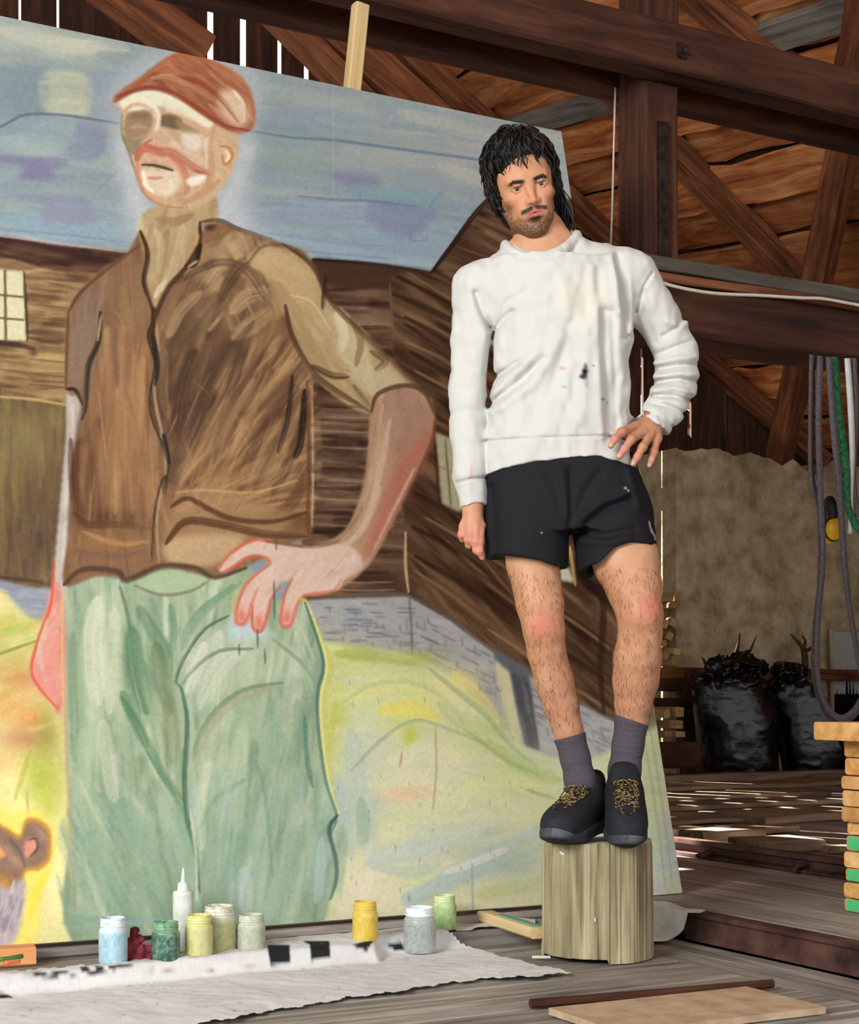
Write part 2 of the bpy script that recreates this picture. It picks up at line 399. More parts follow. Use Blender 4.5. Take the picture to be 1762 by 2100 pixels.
rafter(1450, 745, 1640, 905, 0.15, 0.14, d=0.16, label='rafter meeting the plastered wall behind the lower beam', ext=(.3, .3))
for (x0, y0, x1, y1, wd, lab) in ((590, 55, 700, 165, 0.12, 'slim brace beside the pale batten'), (690, 70, 850, 215, 0.2, 'wide dark brace behind the pale batten'), (180, -60, 330, 50, 0.2, 'thick brace end showing above the corner of the canvas')):
    p0, p1 = on_v(x0, y0, 7.4), on_v(x1, y1, 7.4); dd = (p1-p0).normalized()
    tag(beam('brace', p0-dd*.8, p1+dd*(.8 if x0 > 400 else .25), 0.14, wd, BEAM2, rough=0.006, ch=0.01), lab, 'brace', kind='structure')
for (x0, y0, x1, y1, vv, wd, lab) in ((1738, 270, 1600, 935, 8.9, 0.17, 'leaning strut from the wall top up to the tie beam'), (1775, -20, 1742, 175, 6.3, 0.16, 'short strut above the end of the front tie beam')):
    p0 = ptn(x0, y0, .12); p1 = on_v(x1, y1, vv)
    tag(beam('strut', p0, p1, wd*0.9, wd, BEAM2, up=W(0, -1), rough=0.006, ch=0.01), lab, 'strut', kind='structure')
for (x0, y0, x1, y1, wd, lab) in ((1040, 265, 1300, 195, 0.16, 'grey weathered purlin behind the canvas corner'), (1490, 105, 1800, 5, 0.2, 'grey weathered purlin under the upper roof boards')):
    p0, p1 = ptn(x0, y0, 0.06), ptn(x1, y1, 0.06); dd = (p1-p0).normalized()
    tag(beam('purlin', p0-dd*.2, p1+dd*.5, wd, 0.06, GREYW, up=n_roof, rough=0.004), lab, 'purlin', kind='structure')

# ---- gable wall of upright boards with daylight in the gaps
VG = 10.25
gable = empty('wall_back', kind='structure')
slits = [on_v(x, y, VG) for x, y in ((40, 10), (118, 10), (345, 20), (430, 50), (497, 60), (572, 90), (627, 120), (682, 155), (812, 140), (865, 185), (1150, 500), (1220, 600), (1315, 800), (1412, 890), (1486, 805))]
us = sorted([toUV(p)[0] for p in slits])
wide = {2: 0.036, 3: 0.04, 4: 0.045, 5: 0.03, 6: 0.035, 7: 0.02, 8: 0.014, 9: 0.026, 12: 0.024, 13: 0.04}
edges = []
uu = us[0]
hid = [0.02, 0.16, 0.004, 0.10, 0.004, 0.19, 0.004, 0.004, 0.15, 0.03, 0.004, 0.18, 0.004, 0.12]; q = 0  # wide gaps added out of sight behind the canvas to throw sun strips
while uu > -6.2: uu -= 0.27; edges.append((uu, hid[q % len(hid)])); q += 1
for k, q in enumerate(us): edges.append((q, wide.get(k, 0.016)))
# missing boards between the known gaps: add plain joints
edges.sort(); full = []
for (e0, g0), (e1, g1) in zip(edges[:-1], edges[1:]):
    full.append((e0, g0)); m = int(round((e1-e0)/0.24))
    for j in range(1, m): full.append((e0+(e1-e0)*j/m, 0.003))
full.append(edges[-1]); uu = edges[-1][0]
while uu < 10.4: uu += 0.25; full.append((uu, 0.004))
for (e0, g0), (e1, g1) in zip(full[:-1], full[1:]):
    ua, ub = e0+g0/2, e1-g1/2; um = (ua+ub)/2
    topz = roof_z(um, VG)+0.1 if um > 1.5 else roof_z(1.5, VG)-(1.5-um)*0.57+0.1
    beam('wall_board', W(um, VG, -0.05), W(um, VG, topz), ub-ua, 0.03, GABLE, gable, up=W(0, 1), rough=0.002, n=8, ch=0.002)
# rails added outside the boards to break the sun strips, top panel blocking high sun
for zz in (0.6, 1.9, 2.75, 3.55, 4.3): beam('sun_break_rail', W(-6.3, VG+.04, zz), W(10.3, VG+.04, zz), .05, .14, GABLE, gable)
add('gable_sun_block', mk('gable_sun_block', [W(-6.3, VG+.03, 5.65), W(10.3, VG+.03, 5.65), W(10.3, VG+.03, 9.5), W(-6.3, VG+.03, 9.5)], [(0, 1, 2, 3)], GABLE), gable)  # unseen panel added to stop sun coming through the upper gaps
# side walls out of view
add('wall_left', mk('wall_left', [W(-6.4, 1.0, -0.1), W(-6.4, 10.3, -0.1), W(-6.4, 10.3, 4.5), W(-6.4, 1.0, 4.5)], [(0, 1, 2, 3)], GABLE))['kind'] = 'structure'
add('wall_right', mk('wall_right', [W(10.3, -3.0, -0.1), W(10.3, 10.3, -0.1), W(10.3, 10.3, 3.2), W(10.3, -3.0, 3.2)], [(0, 1, 2, 3)], GABLE))['kind'] = 'structure'

# ---- rough plastered wall at the back with a broken top
PLASTER = mottle('rough_plaster', ('#a3906c', '#bfac88', '#d3c3a2'), scale=7, rough=0.95, bump=1.0, dist=0.03, detail=14)
VPL = 9.5; u0 = toUV(on_v(1387, 918, VPL))[0]; u1 = 10.25; ztop = on_v(1387, 918, VPL).z
nx, nz = 60, 36; R = random.Random(5); vs = []; fs = []
def grid_face(fn, n, m):
    b0 = len(vs)
    for i in range(n+1):
        for j in range(m+1): vs.append(fn(i/n, j/m))
    for i in range(n):
        for j in range(m): fs.append((b0+i*(m+1)+j, b0+(i+1)*(m+1)+j, b0+(i+1)*(m+1)+j+1, b0+i*(m+1)+j+1))
tops = [ztop+R.uniform(-0.014, 0.008)-0.10*math.exp(-((k-28)/3)**2)-0.02*math.sin(k*0.7) for k in range(nx+1)]
wob = lambda s, t: 0.02*math.sin(s*23+t*7)+0.015*math.sin(t*19-s*11)
grid_face(lambda s, t: W(u0+(u1-u0)*s, VPL+wob(s, t)*(s > 0), 0.0+(tops[int(round(s*nx))])*t), nx, nz)
grid_face(lambda s, t: W(u0+(u1-u0)*s, VPL+0.74*t+wob(s, 1)*(s > 0)*(1-t), tops[int(round(s*nx))]), nx, 3)
grid_face(lambda s, t: W(u0, VPL+0.74*(1-s), tops[0]*t), 8, nz)
o = add('wall_plaster', mk('wall_plaster', vs, fs, PLASTER, True)); o['kind'] = 'structure'
o['label'] = 'rough ochre plastered wall with a crumbling top at the back'
# ================================================================== THE BIG PAINTING (pigment raster, sampled onto the canvas' own vertices)
class Pig:
    """tiny painter: coordinates are those of the picture as photographed; half resolution"""
    def __init__(s, x0, y0, x1, y1, k=0.5, seed=1):
        s.x0, s.y0, s.k = x0, y0, k
        s.w, s.h = int((x1-x0)*k), int((y1-y0)*k)
        s.a = np.zeros((s.h, s.w, 3), np.float32); s.r = random.Random(seed); s.rs = np.random.RandomState(seed)
        q = Pig.blur(s.rs.rand(s.h, s.w).astype(np.float32), 1); q = (q-q.mean())/q.std(); s.N = np.clip(.72+.22*q, 0.15, 1)
    def hexc(s, c):
        if not isinstance(c, str): return np.array(c, np.float32)
        c = c.lstrip('#'); return np.array([int(c[i:i+2], 16)/255 for i in (0, 2, 4)], np.float32)
    def P(s, pts, sm=True, closed=True):
        p = [((x-s.x0)*s.k, (y-s.y0)*s.k) for x, y in pts]
        if not sm or len(p) < 3: return np.array(p, float)
        q = np.array(p, float)
        E = np.vstack([q[-1], q, q[0], q[1]]) if closed else np.vstack([2*q[0]-q[1], q, 2*q[-1]-q[-2]])
        out = []; m = len(q) if closed else len(q)-1
        for i in range(m):
            a, b, c, d = E[i], E[i+1], E[i+2], E[i+3]
            for t in (0, .25, .5, .75): out.append(0.5*((2*b)+(-a+c)*t+(2*a-5*b+4*c-d)*t*t+(-a+3*b-3*c+d)*t**3))
        if not closed: out.append(q[-1])
        return np.array(out)
    def box(s, p, m):
        x0 = max(0, int(p[:, 0].min()-m)); x1 = min(s.w, int(p[:, 0].max()+m)+2); y0 = max(0, int(p[:, 1].min()-m)); y1 = min(s.h, int(p[:, 1].max()+m)+2)
        return x0, x1, y0, y1
    def mask(s, p, soft=1.0):
        m = int(soft*2)+2; x0, x1, y0, y1 = s.box(p, m)
        if x1 <= x0 or y1 <= y0: return None
        X, Y = np.meshgrid(np.arange(x0, x1)+.5, np.arange(y0, y1)+.5)
        ins = np.zeros(X.shape, bool); n = len(p)
        for i in range(n):
            (xa, ya), (xb, yb) = p[i], p[(i+1) % n]
            if ya == yb: continue
            c = ((ya > Y) != (yb > Y)) & (X < (xb-xa)*(Y-ya)/(yb-ya)+xa); ins ^= c
        f = ins.astype(np.float32)
        for _ in range(2): f = s.blur(f, soft)
        return f, (x0, x1, y0, y1)
    @staticmethod
    def blur(f, r):
        r = int(round(r))
        if r < 1: return f
        for ax in (0, 1):
            pad = [(0, 0)]*f.ndim; pad[ax] = (r+1, r)
            c = np.cumsum(np.pad(f, pad, mode='edge'), axis=ax)
            n = f.shape[ax]
            f = (np.take(c, range(2*r+1, 2*r+1+n), axis=ax)-np.take(c, range(0, n), axis=ax))/(2*r+1)
        return f
    def poly(s, pts, col, alpha=1.0, soft=1.0, sm=True):
        r = s.mask(s.P(pts, sm), max(1, soft*.55))
        if r is None: return
        f, (x0, x1, y0, y1) = r; f = (f*alpha)[..., None]
        s.a[y0:y1, x0:x1] = s.a[y0:y1, x0:x1]*(1-f)+s.hexc(col)*f
    def line(s, pts, col, w=3, alpha=1.0, sm=True, taper=True, closed=False):
        """one loaded brush stroke: bristle marks across wide strokes, thinning ends"""
        p = s.P(pts, sm, closed); w = (w*1.25+1)*s.k
        x0, x1, y0, y1 = s.box(p, w+2)
        if x1 <= x0 or y1 <= y0: return
        X, Y = np.meshgrid(np.arange(x0, x1)+.5, np.arange(y0, y1)+.5)
        best = np.full(X.shape, 1e9); sg = np.zeros(X.shape); gg = np.zeros(X.shape); n = len(p)
        for i in range(n-1):
            (xa, ya), (xb, yb) = p[i], p[i+1]; dx, dy = xb-xa, yb-ya; L = dx*dx+dy*dy+1e-9
            t = np.clip(((X-xa)*dx+(Y-ya)*dy)/L, 0, 1)
            d = np.hypot(X-xa-t*dx, Y-ya-t*dy); g = (i+t)/(n-1)
            dw = d/(0.35+0.65*np.sqrt(np.clip(4*g*(1-g), 0, 1))) if taper else d
            m = dw < best; best = np.where(m, dw, best); sg = np.where(m, (dx*(Y-ya)-dy*(X-xa))/math.sqrt(L), sg); gg = np.where(m, g, gg)
        f = np.clip((w*0.5+0.5-best)/max(1.0, w*.22), 0, 1)
        if w > 3:
            br = s.rs.rand(40); q = np.clip((sg/w+.5)*max(4, min(39, w*1.1)), 0, 38.9); k = q.astype(int); b = br[k]*(1-(q-k))+br[k+1]*(q-k)
            f = f*np.clip(1.15-b*(.35+.75*gg), .05, 1)
        f = (f*alpha)[..., None].astype(np.float32)
        s.a[y0:y1, x0:x1] = s.a[y0:y1, x0:x1]*(1-f)+s.hexc(col)*f
    def streaks(s, pts, cols, n, ang, L=60, w=8, alpha=0.5, sm=True, jit=5, bend=0.04, soft=1.0):
        """bristly strokes kept inside a shape; ang in degrees or a function of (x,y)"""
        r = s.mask(s.P(pts, sm), soft)
        if r is None: return
        f, (x0, x1, y0, y1) = r
        acc = s.a[y0:y1, x0:x1].copy(); H, Wd = f.shape
        ys, xs = np.nonzero(f > .5)
        if len(ys) == 0: return
        cols = [s.hexc(c) for c in cols]
        for _ in range(n):
            i = s.r.randrange(len(ys)); cx, cy = xs[i], ys[i]
            an = ang((cx+x0)/s.k+s.x0, (cy+y0)/s.k+s.y0) if callable(ang) else ang
            an = math.radians(an+s.r.gauss(0, jit)); l = L*s.k*s.r.uniform(.5, 1.4)/2; ww = max(0.7, w*s.k*s.r.choice((.4, .8, 1.2, 2.2))/2)
            ex, ey = abs(math.cos(an))*l+ww+1, abs(math.sin(an))*l+ww+1
            a0, a1, b0, b1 = max(0, int(cx-ex)), min(Wd, int(cx+ex)+1), max(0, int(cy-ey)), min(H, int(cy+ey)+1)
            if a1 <= a0 or b1 <= b0: continue
            X, Y = np.meshgrid(np.arange(a0, a1)-cx, np.arange(b0, b1)-cy)
            t = X*math.cos(an)+Y*math.sin(an); q = -X*math.sin(an)+Y*math.cos(an)+s.r.uniform(-bend, bend)*t*t/max(l, 1)
            g = np.clip(1.3-np.abs(q)/ww, 0, 1)*np.clip((l-np.abs(t))/(0.35*l)+0.1, 0, 1)
            br = s.rs.rand(24); qq = np.clip((q/ww*.5+.5)*max(3, min(22, ww*2)), 0, 22.9); kq = qq.astype(int); b = br[kq]*(1-(qq-kq))+br[kq+1]*(qq-kq); g = g*np.clip(1.1-b*(.5+.5*t/l), .1, 1)
            g = (g*min(1, alpha*1.2)*s.r.uniform(.45, 1))[..., None]; c = s.r.choice(cols)*s.r.uniform(.9, 1.08)
            acc[b0:b1, a0:a1] = acc[b0:b1, a0:a1]*(1-g)+c*g
        f = f[..., None]; s.a[y0:y1, x0:x1] = s.a[y0:y1, x0:x1]*(1-f)+acc*f
    def blob(s, x, y, rx, ry, col, alpha=.6, rot=0):
        x, y, rx, ry = (x-s.x0)*s.k, (y-s.y0)*s.k, rx*s.k, ry*s.k; m = max(rx, ry)*2
        x0, x1, y0, y1 = max(0, int(x-m)), min(s.w, int(x+m)+1), max(0, int(y-m)), min(s.h, int(y+m)+1)
        if x1 <= x0 or y1 <= y0: return
        X, Y = np.meshgrid(np.arange(x0, x1)-x, np.arange(y0, y1)-y); c, sn = math.cos(math.radians(rot)), math.sin(math.radians(rot))
        f = (np.exp(-1.2*(((X*c+Y*sn)/rx)**2+((-X*sn+Y*c)/ry)**2))*alpha)[..., None]
        s.a[y0:y1, x0:x1] = s.a[y0:y1, x0:x1]*(1-f)+s.hexc(col)*f
    def sample(s, x, y):
        fx = np.clip((x-s.x0)*s.k-.5, 0, s.w-1.001); fy = np.clip((y-s.y0)*s.k-.5, 0, s.h-1.001)
        i, j = fx.astype(int), fy.astype(int); tx, ty = (fx-i)[:, None], (fy-j)[:, None]; A = s.a
        c = (A[j, i]*(1-tx)+A[j, i+1]*tx)*(1-ty)+(A[j+1, i]*(1-tx)+A[j+1, i+1]*tx)*ty
        return np.where(c <= .04045, c/12.92, ((c+.055)/1.055)**2.4)

def paint_canvas():
    g = Pig(-30, -60, 1430, 1990, 0.5, 4)
    B = g.blob; L = g.line; Y = g.poly; T = g.streaks
    full = [(-30, -60), (1430, -60), (1430, 1990), (-30, 1990)]
    # --- sky and far hills
    Y(full, '#87969b', sm=False)
    sky = [(-30, -60), (1430, -60), (1430, 560), (-30, 560)]
    for x, y, rx, ry, c, a in ((60, 60, 160, 50, '#a9b0a4', .8), (150, 90, 160, 40, '#bdbfa4', .8), (400, 80, 200, 50, '#93a3a1', .7), (700, 220, 160, 40, '#a6ab9f', .7), (1050, 290, 220, 50, '#a2a5a0', .8), (620, 250, 200, 40, '#8797a0', .7), (60, 180, 70, 60, '#7c8e94', .9), (40, 300, 160, 70, '#8da3a6', .7), (820, 320, 200, 40, '#9a9c97', .7), (950, 350, 130, 50, '#9c9ea0', .7), (600, 420, 300, 60, '#8593a6', .7), (800, 500, 300, 50, '#8ba2b2', .8), (90, 480, 200, 40, '#8fa9b8', .9), (560, 320, 90, 40, '#869c97', .8), (1130, 330, 60, 80, '#a5aaa8', .8), (1150, 420, 30, 120, '#a9b4b4', .9)):
        B(x, y, rx, ry, c, a)
    T(sky, ['#8b9a9d', '#9aa399', '#83939a', '#7b8d94', '#a2a797'], 700, lambda x, y: 5+6*(x > 600), 170, 16, .32, sm=False)
    T([(-30, 420), (1000, 420), (900, 560), (-30, 520)], ['#8ea4b2', '#8098a8', '#9aabb5'], 160, 5, 180, 10, .4)
    for p, c, w_, a in (([(0, 60), (120, 90), (260, 100)], '#b9bca6', 34, .6), ([(60, 30), (200, 70), (330, 100)], '#8b9a98', 26, .5), ([(200, 110), (280, 130), (330, 150)], '#7d8f92', 24, .5), ([(540, 180), (640, 200), (760, 240)], '#98a49d', 30, .5), ([(560, 230), (660, 240), (800, 265)], '#8493a0', 40, .5), ([(820, 230), (930, 260), (1060, 300)], '#aeb0a5', 30, .5), ([(530, 310), (600, 325), (680, 330)], '#869b93', 40, .6), ([(700, 310), (800, 325), (900, 340)], '#9b9f9a', 34, .6), ([(900, 340), (960, 360), (1000, 380)], '#aaa89f', 30, .6), ([(520, 370), (600, 380), (690, 380)], '#87999a', 34, .5), ([(560, 440), (680, 450), (760, 455)], '#8690a3', 34, .5), ([(520, 480), (640, 490), (800, 500)], '#8ea5b3', 34, .6), ([(680, 520), (780, 530), (880, 540)], '#93a9b8', 26, .6), ([(0, 380), (100, 390), (230, 400)], '#8aa0a6', 30, .5), ([(0, 450), (120, 470), (260, 480)], '#8ba6b6', 30, .6), ([(0, 290), (80, 290), (140, 300)], '#93a9a8', 30, .6)): L(p, c, w_, a)
    Y([(88, 150), (180, 155), (182, 232), (92, 228)], '#adb297', .8, 3); Y([(-30, 140), (88, 145), (88, 232), (-30, 230)], '#7a8d94', .55, 4); Y([(182, 150), (225, 155), (232, 240), (184, 238)], '#8c98a4', .5, 4)
    T([(88, 150), (180, 155), (182, 232), (92, 228)], ['#b8b99b', '#a4ab96'], 30, 4, 80, 8, .4)
    Y([(160, 250), (215, 258), (218, 290), (195, 330), (125, 318), (150, 290)], '#7f86a0', .7, 4); Y([(-30, 316), (60, 322), (135, 326), (130, 342), (105, 345), (110, 368), (40, 366), (48, 340), (-30, 330)], '#7d749a', .8, 3)
    Y([(10, 392), (130, 402), (178, 410), (192, 458), (85, 452), (90, 420), (10, 402)], '#8a8aa2', .7, 4)
    T([(0, 250), (250, 250), (250, 470), (0, 470)], ['#8c9fa8', '#7e90a0', '#93a9ab'], 60, 4, 110, 8, .3)
    L([(-30, 278), (20, 250), (55, 235), (130, 236), (250, 254)], '#5f6b80', 4, .8); L([(-20, 470), (120, 480), (280, 500)], '#6f8ca6', 3, .5); L([(195, 395), (250, 345), (246, 395)], '#6f8b98', 2.5, .5)
    L([(510, 268), (600, 282), (690, 288), (800, 303), (1000, 330), (1120, 350)], '#647a8a', 4, .85); L([(800, 255), (900, 268), (1000, 290), (1130, 300)], '#7b909c', 14, .5)
    Y([(680, 350), (760, 360), (780, 375), (750, 388), (690, 372)], '#7c7a99', .7, 5); Y([(735, 378), (860, 392), (905, 400), (880, 425), (745, 412)], '#779ba3', .65, 5); Y([(760, 412), (870, 425), (900, 435), (850, 488), (790, 480), (755, 450)], '#7c829f', .65, 6)
    L([(610, 402), (690, 410), (760, 412), (860, 424)], '#6c7792', 4, .7); L([(905, 392), (870, 440), (840, 490), (880, 492)], '#7188a0', 3, .6); L([(740, 392), (738, 410)], '#648b98', 3, .6)
    L([(500, 470), (700, 500), (860, 505)], '#7793a8', 3, .5); L([(560, 510), (700, 522), (790, 530)], '#6d879b', 3, .5)
    L([(684, 160), (683, 400)], '#9aa6a8', 2, .5, taper=False)
    # halo round the head and shoulders
    Y([(235, 250), (250, 420), (300, 520), (560, 520), (520, 430), (520, 280), (545, 170), (480, 120), (380, 92), (280, 120), (220, 190)], '#b4b8bb', .55, 14)
    for x_, y_ in ((250, 300), (262, 350), (276, 400), (292, 440), (505, 310), (488, 360), (470, 405), (455, 435), (490, 460)): B(x_, y_, 22, 32, '#bfc2c6', .55)
    # --- house at the side of the figure (left)
    Y([(-30, 484), (120, 503), (275, 520), (262, 540), (210, 566), (100, 556), (-30, 545)], '#4b332d', 1, 2)
    T([(-30, 484), (120, 503), (275, 520), (262, 540), (210, 566), (100, 556), (-30, 545)], ['#3a2724', '#5a4036', '#4a3430', '#7a5a44'], 60, 6, 120, 9, .55)
    L([(-30, 480), (120, 499), (270, 519)], '#cfa996', 3, .6)
    wl = [(-30, 545), (110, 556), (210, 566), (170, 610), (145, 660), (140, 800), (133, 822), (-30, 812)]
    Y(wl, '#9a7b54', 1, 2); T(wl, ['#8a6845', '#b59762', '#73543a', '#ab8c5c', '#5f4535'], 230, 4, 100, 10, .7)
    for yy in (596, 628, 655, 740, 770, 792): L([(60, yy-4), (140, yy+4)], '#5f4434', 3, .5)
    Y([(-30, 550), (48, 556), (55, 698), (-30, 702)], '#cdc89f', 1, 1.5, sm=False); L([(10, 555), (12, 695)], '#6b5b3f', 3.5, taper=False); L([(-30, 602), (46, 609)], '#6b5b3f', 2.5, taper=False); L([(-30, 650), (48, 656)], '#6b5b3f', 2.5, taper=False)
    L([(49, 556), (54, 640), (56, 700)], '#4a3a2e', 4, .9); L([(-30, 700), (30, 706), (72, 716)], '#453431', 11, .95); B(68, 722, 10, 8, '#4a3a36', .7)
    lo = [(-30, 818), (60, 822), (138, 830), (130, 960), (112, 1200), (-30, 1192)]
    Y(lo, '#75603f', 1, 2); T(lo, ['#8d7d4b', '#6a5443', '#7f6c45', '#5a463c', '#958550'], 150, 88, 90, 9, .5)
    B(50, 890, 80, 60, '#8e8050', .6); B(80, 1080, 70, 90, '#5f4a40', .6); T(lo, ['#4e4138', '#6d5848', '#8b7560'], 60, 90, 60, 4, .5)
    L([(-30, 812), (60, 818), (135, 830)], '#cfae6a', 4, .7); L([(-30, 1180), (70, 1192), (112, 1202)], '#4f3b35', 5, .7)
    st = [(-30, 1190), (60, 1204), (112, 1216), (106, 1280), (60, 1268), (-30, 1252)]
    Y(st, '#8c93a0', 1, 2); T(st, ['#747f92', '#a3a6aa', '#8e93a4'], 40, 8, 90, 7, .6)
    # --- meadow on the left
    ml = [(-30, 1254), (60, 1268), (110, 1278), (140, 1300), (150, 1990), (-30, 1990)]
    Y(ml, '#d8d08a', 1, 3); T(ml, ['#c9c877', '#e3d48a', '#d9b97c'], 90, 70, 90, 18, .4)
    for x, y, rx, ry, c, a in ((10, 1285, 60, 25, '#a9b548', .9), (20, 1345, 60, 30, '#b9b25c', .7), (40, 1390, 70, 30, '#c98a52', .8), (20, 1450, 70, 40, '#dfa35f', .9), (65, 1475, 25, 16, '#ea9442', .95), (50, 1515, 60, 30, '#c88b62', .9), (10, 1570, 60, 30, '#e3b06a', .8), (95, 1500, 30, 70, '#96913f', .7), (80, 1600, 50, 60, '#a9b83a', .85), (100, 1650, 20, 40, '#b5bf45', .8), (40, 1660, 40, 40, '#ece58c', .8), (20, 1600, 40, 40, '#efe29a', .7), (110, 1800, 30, 120, '#ebe3a0', .9)):
        B(x, y, rx, ry, c, a)
    T([(-30, 1270), (130, 1290), (130, 1480), (-30, 1480)], ['#b5a94f', '#cfa45f', '#e0b873', '#9fae45'], 60, -20, 70, 10, .4)
    L([(-30, 1352), (30, 1330), (80, 1312)], '#7b8a36', 4, .7); L([(55, 1620), (58, 1690)], '#a98a55', 3, .5); L([(62, 1540), (30, 1640)], '#9fb03e', 8, .6)
    # small animal in the corner
    Y([(-30, 1650), (20, 1668), (50, 1660), (85, 1668), (112, 1700), (112, 1770), (85, 1830), (70, 1930), (-30, 1940)], '#ecd957', .8, 6)
    Y([(-30, 1690), (10, 1695), (40, 1712), (52, 1680), (80, 1680), (104, 1705), (104, 1760), (80, 1785), (52, 1790), (45, 1830), (20, 1850), (-30, 1850)], '#c98d3f', 1, 2)
    Y([(-30, 1698), (10, 1702), (40, 1722), (54, 1690), (80, 1690), (97, 1712), (96, 1755), (76, 1776), (50, 1780), (40, 1815), (10, 1838), (-30, 1838)], '#94765f', 1, 2)
    T([(-30, 1698), (40, 1722), (60, 1690), (97, 1712), (96, 1755), (50, 1780), (10, 1838), (-30, 1838)], ['#a98a73', '#7f6455', '#8d7263', '#b79378'], 60, 60, 40, 7, .5)
    Y([(52, 1725), (70, 1718), (76, 1735), (66, 1752), (52, 1758)], '#dd9079', 1, 2); L([(56, 1724), (73, 1720), (76, 1740), (62, 1757)], '#5f4a4c', 3, .8); L([(20, 1722), (40, 1745), (52, 1780)], '#6a5a66', 5, .7)
    Y([(-10, 1728), (12, 1752), (-5, 1760)], '#e0a060', 1, 2); B(5, 1812, 22, 22, '#c68a3a', .9); Y([(-30, 1830), (20, 1822), (48, 1800), (50, 1850), (30, 1930), (-30, 1935)], '#b0a6ae', .95, 3)
    T([(-30, 1830), (48, 1805), (45, 1860), (20, 1930), (-30, 1935)], ['#8b8290', '#c9c2c6', '#7a7280'], 50, 100, 50, 5, .6); L([(98, 1790), (75, 1830), (60, 1880)], '#e8d53a', 16, .7)
    # --- barn on the right
    bw = [(640, 532), (720, 538), (885, 558), (950, 470), (1012, 396), (1200, 410), (1430, 500), (1430, 1560), (1300, 1500), (1150, 1420), (1000, 1330), (835, 1222), (625, 1230), (620, 900)]
    Y(bw, '#5c4433', 1, 2, sm=False)
    fr = [(640, 535), (800, 552), (812, 800), (838, 1222), (620, 1232), (620, 800)]
    Y(fr, '#6a5040', 1, 2, sm=False); T(fr, ['#7d6350', '#4a3226', '#94785e', '#5d4536', '#35241d', '#7d5f42'], 420, 2, 120, 11, .75, sm=False)
    for yy in (620, 668, 860, 905, 960, 1000, 1050, 1090, 1130, 1170): L([(645, yy), (740, yy+4), (800, yy+2)], '#3b2820', 6, .6)
    for yy in (882, 915, 1022, 1075, 1190, 1206): L([(645, yy), (740, yy+5), (810, yy+3)], '#b39a82', 2.5, .5)
    Y([(640, 533), (720, 538), (885, 558), (870, 600), (740, 590), (650, 575)], '#4a3329', .9, 3)
    sd = [(800, 556), (885, 560), (950, 475), (1012, 398), (1430, 500), (1430, 1600), (1150, 1422), (1000, 1332), (838, 1218), (815, 900)]
    T(sd, ['#5a4231', '#46301f', '#775a40', '#33221a', '#8a6a4a', '#684c37'], 700, lambda x, y: 22+20*min(1, max(0, (y-450)/600)), 190, 12, .75, sm=False)
    for a_, b_ in (((800, 600), (1000, 700)), ((830, 650), (1010, 760)), ((840, 720), (1010, 830)), ((850, 1010), (1010, 1110)), ((845, 1080), (1010, 1180)), ((850, 1140), (1080, 1290)), ((1050, 1200), (1260, 1330)), ((1090, 1300), (1270, 1420)), ((1120, 1150), (1280, 1240))): L([a_, ((a_[0]+b_[0])/2, (a_[1]+b_[1])/2-6), b_], '#35241c', 9, .7)
    for a_, b_ in (((830, 700), (960, 770)), ((850, 760), (1000, 850)), ((870, 1060), (1060, 1180)), ((850, 1170), (1000, 1280)), ((1000, 1290), (1110, 1370)), ((1100, 1230), (1250, 1330)), ((1130, 1390), (1270, 1470))): L([a_, ((a_[0]+b_[0])/2, (a_[1]+b_[1])/2-5), b_], '#9b7a55', 5, .7)
    L([(884, 560), (930, 500), (975, 438), (1015, 395)], '#33231c', 8); L([(640, 532), (760, 541), (885, 559)], '#2f211b', 5); L([(800, 580), (806, 700)], '#7a5c42', 5, .6); L([(832, 1090), (832, 1160), (838, 1215)], '#d8b98a', 4, .8)
    L([(1225, 1130), (1238, 1250), (1232, 1370), (1240, 1470)], '#3a2a20', 12, .7)
    Y([(893, 886), (940, 905), (955, 1040), (942, 1050), (906, 1032)], '#aca684', 1, 1.5, sm=False); L([(913, 900), (925, 1040)], '#7a6a48', 3, .9); L([(897, 955), (945, 975)], '#8d8058', 2, .8); L([(889, 882), (896, 960), (903, 1034), (944, 1060)], '#4a3020', 5)
    Y([(1140, 1160), (1168, 1165), (1178, 1195), (1145, 1190)], '#c3bfa6', 1, 1.5, sm=False); L([(1168, 1120), (1180, 1200)], '#caa667', 7, .9)
    # --- stone footing and door
    sw = [(622, 1230), (838, 1224), (920, 1270), (1012, 1335), (1150, 1422), (1300, 1500), (1300, 1580), (1130, 1560), (1060, 1540), (980, 1440), (850, 1345), (665, 1322), (640, 1280)]
    Y(sw, '#a2a2a0', 1, 2, sm=False); T(sw, ['#8f9197', '#b3b1ab', '#979aa2', '#a9a69c'], 160, 12, 60, 9, .5, sm=False)
    for i in range(150):
        xx = g.r.uniform(640, 1280); yy = 1238+max(0, xx-838)*.62+g.r.uniform(0, 85)
        sl = .03 if xx < 838 else .5
        if g.r.random() < .6: ln = g.r.uniform(18, 42); L([(xx, yy), (xx+ln, yy+sl*ln)], '#74767f', 2.6, .65)
        else: L([(xx, yy), (xx+2, yy+16)], '#7b7c84', 2.6, .6)
    L([(840, 1225), (846, 1345)], '#6f7078', 5, .8); L([(630, 1230), (838, 1222), (1010, 1334), (1150, 1420), (1300, 1500)], '#6a625e', 5, .8)
    Y([(1010, 1328), (1085, 1372), (1088, 1392), (1050, 1385), (1015, 1352)], '#65676c', 1, 1.5, sm=False); Y([(1013, 1352), (1048, 1382), (1070, 1520), (1052, 1520), (1030, 1440)], '#c4bd97', 1, 1.5, sm=False)
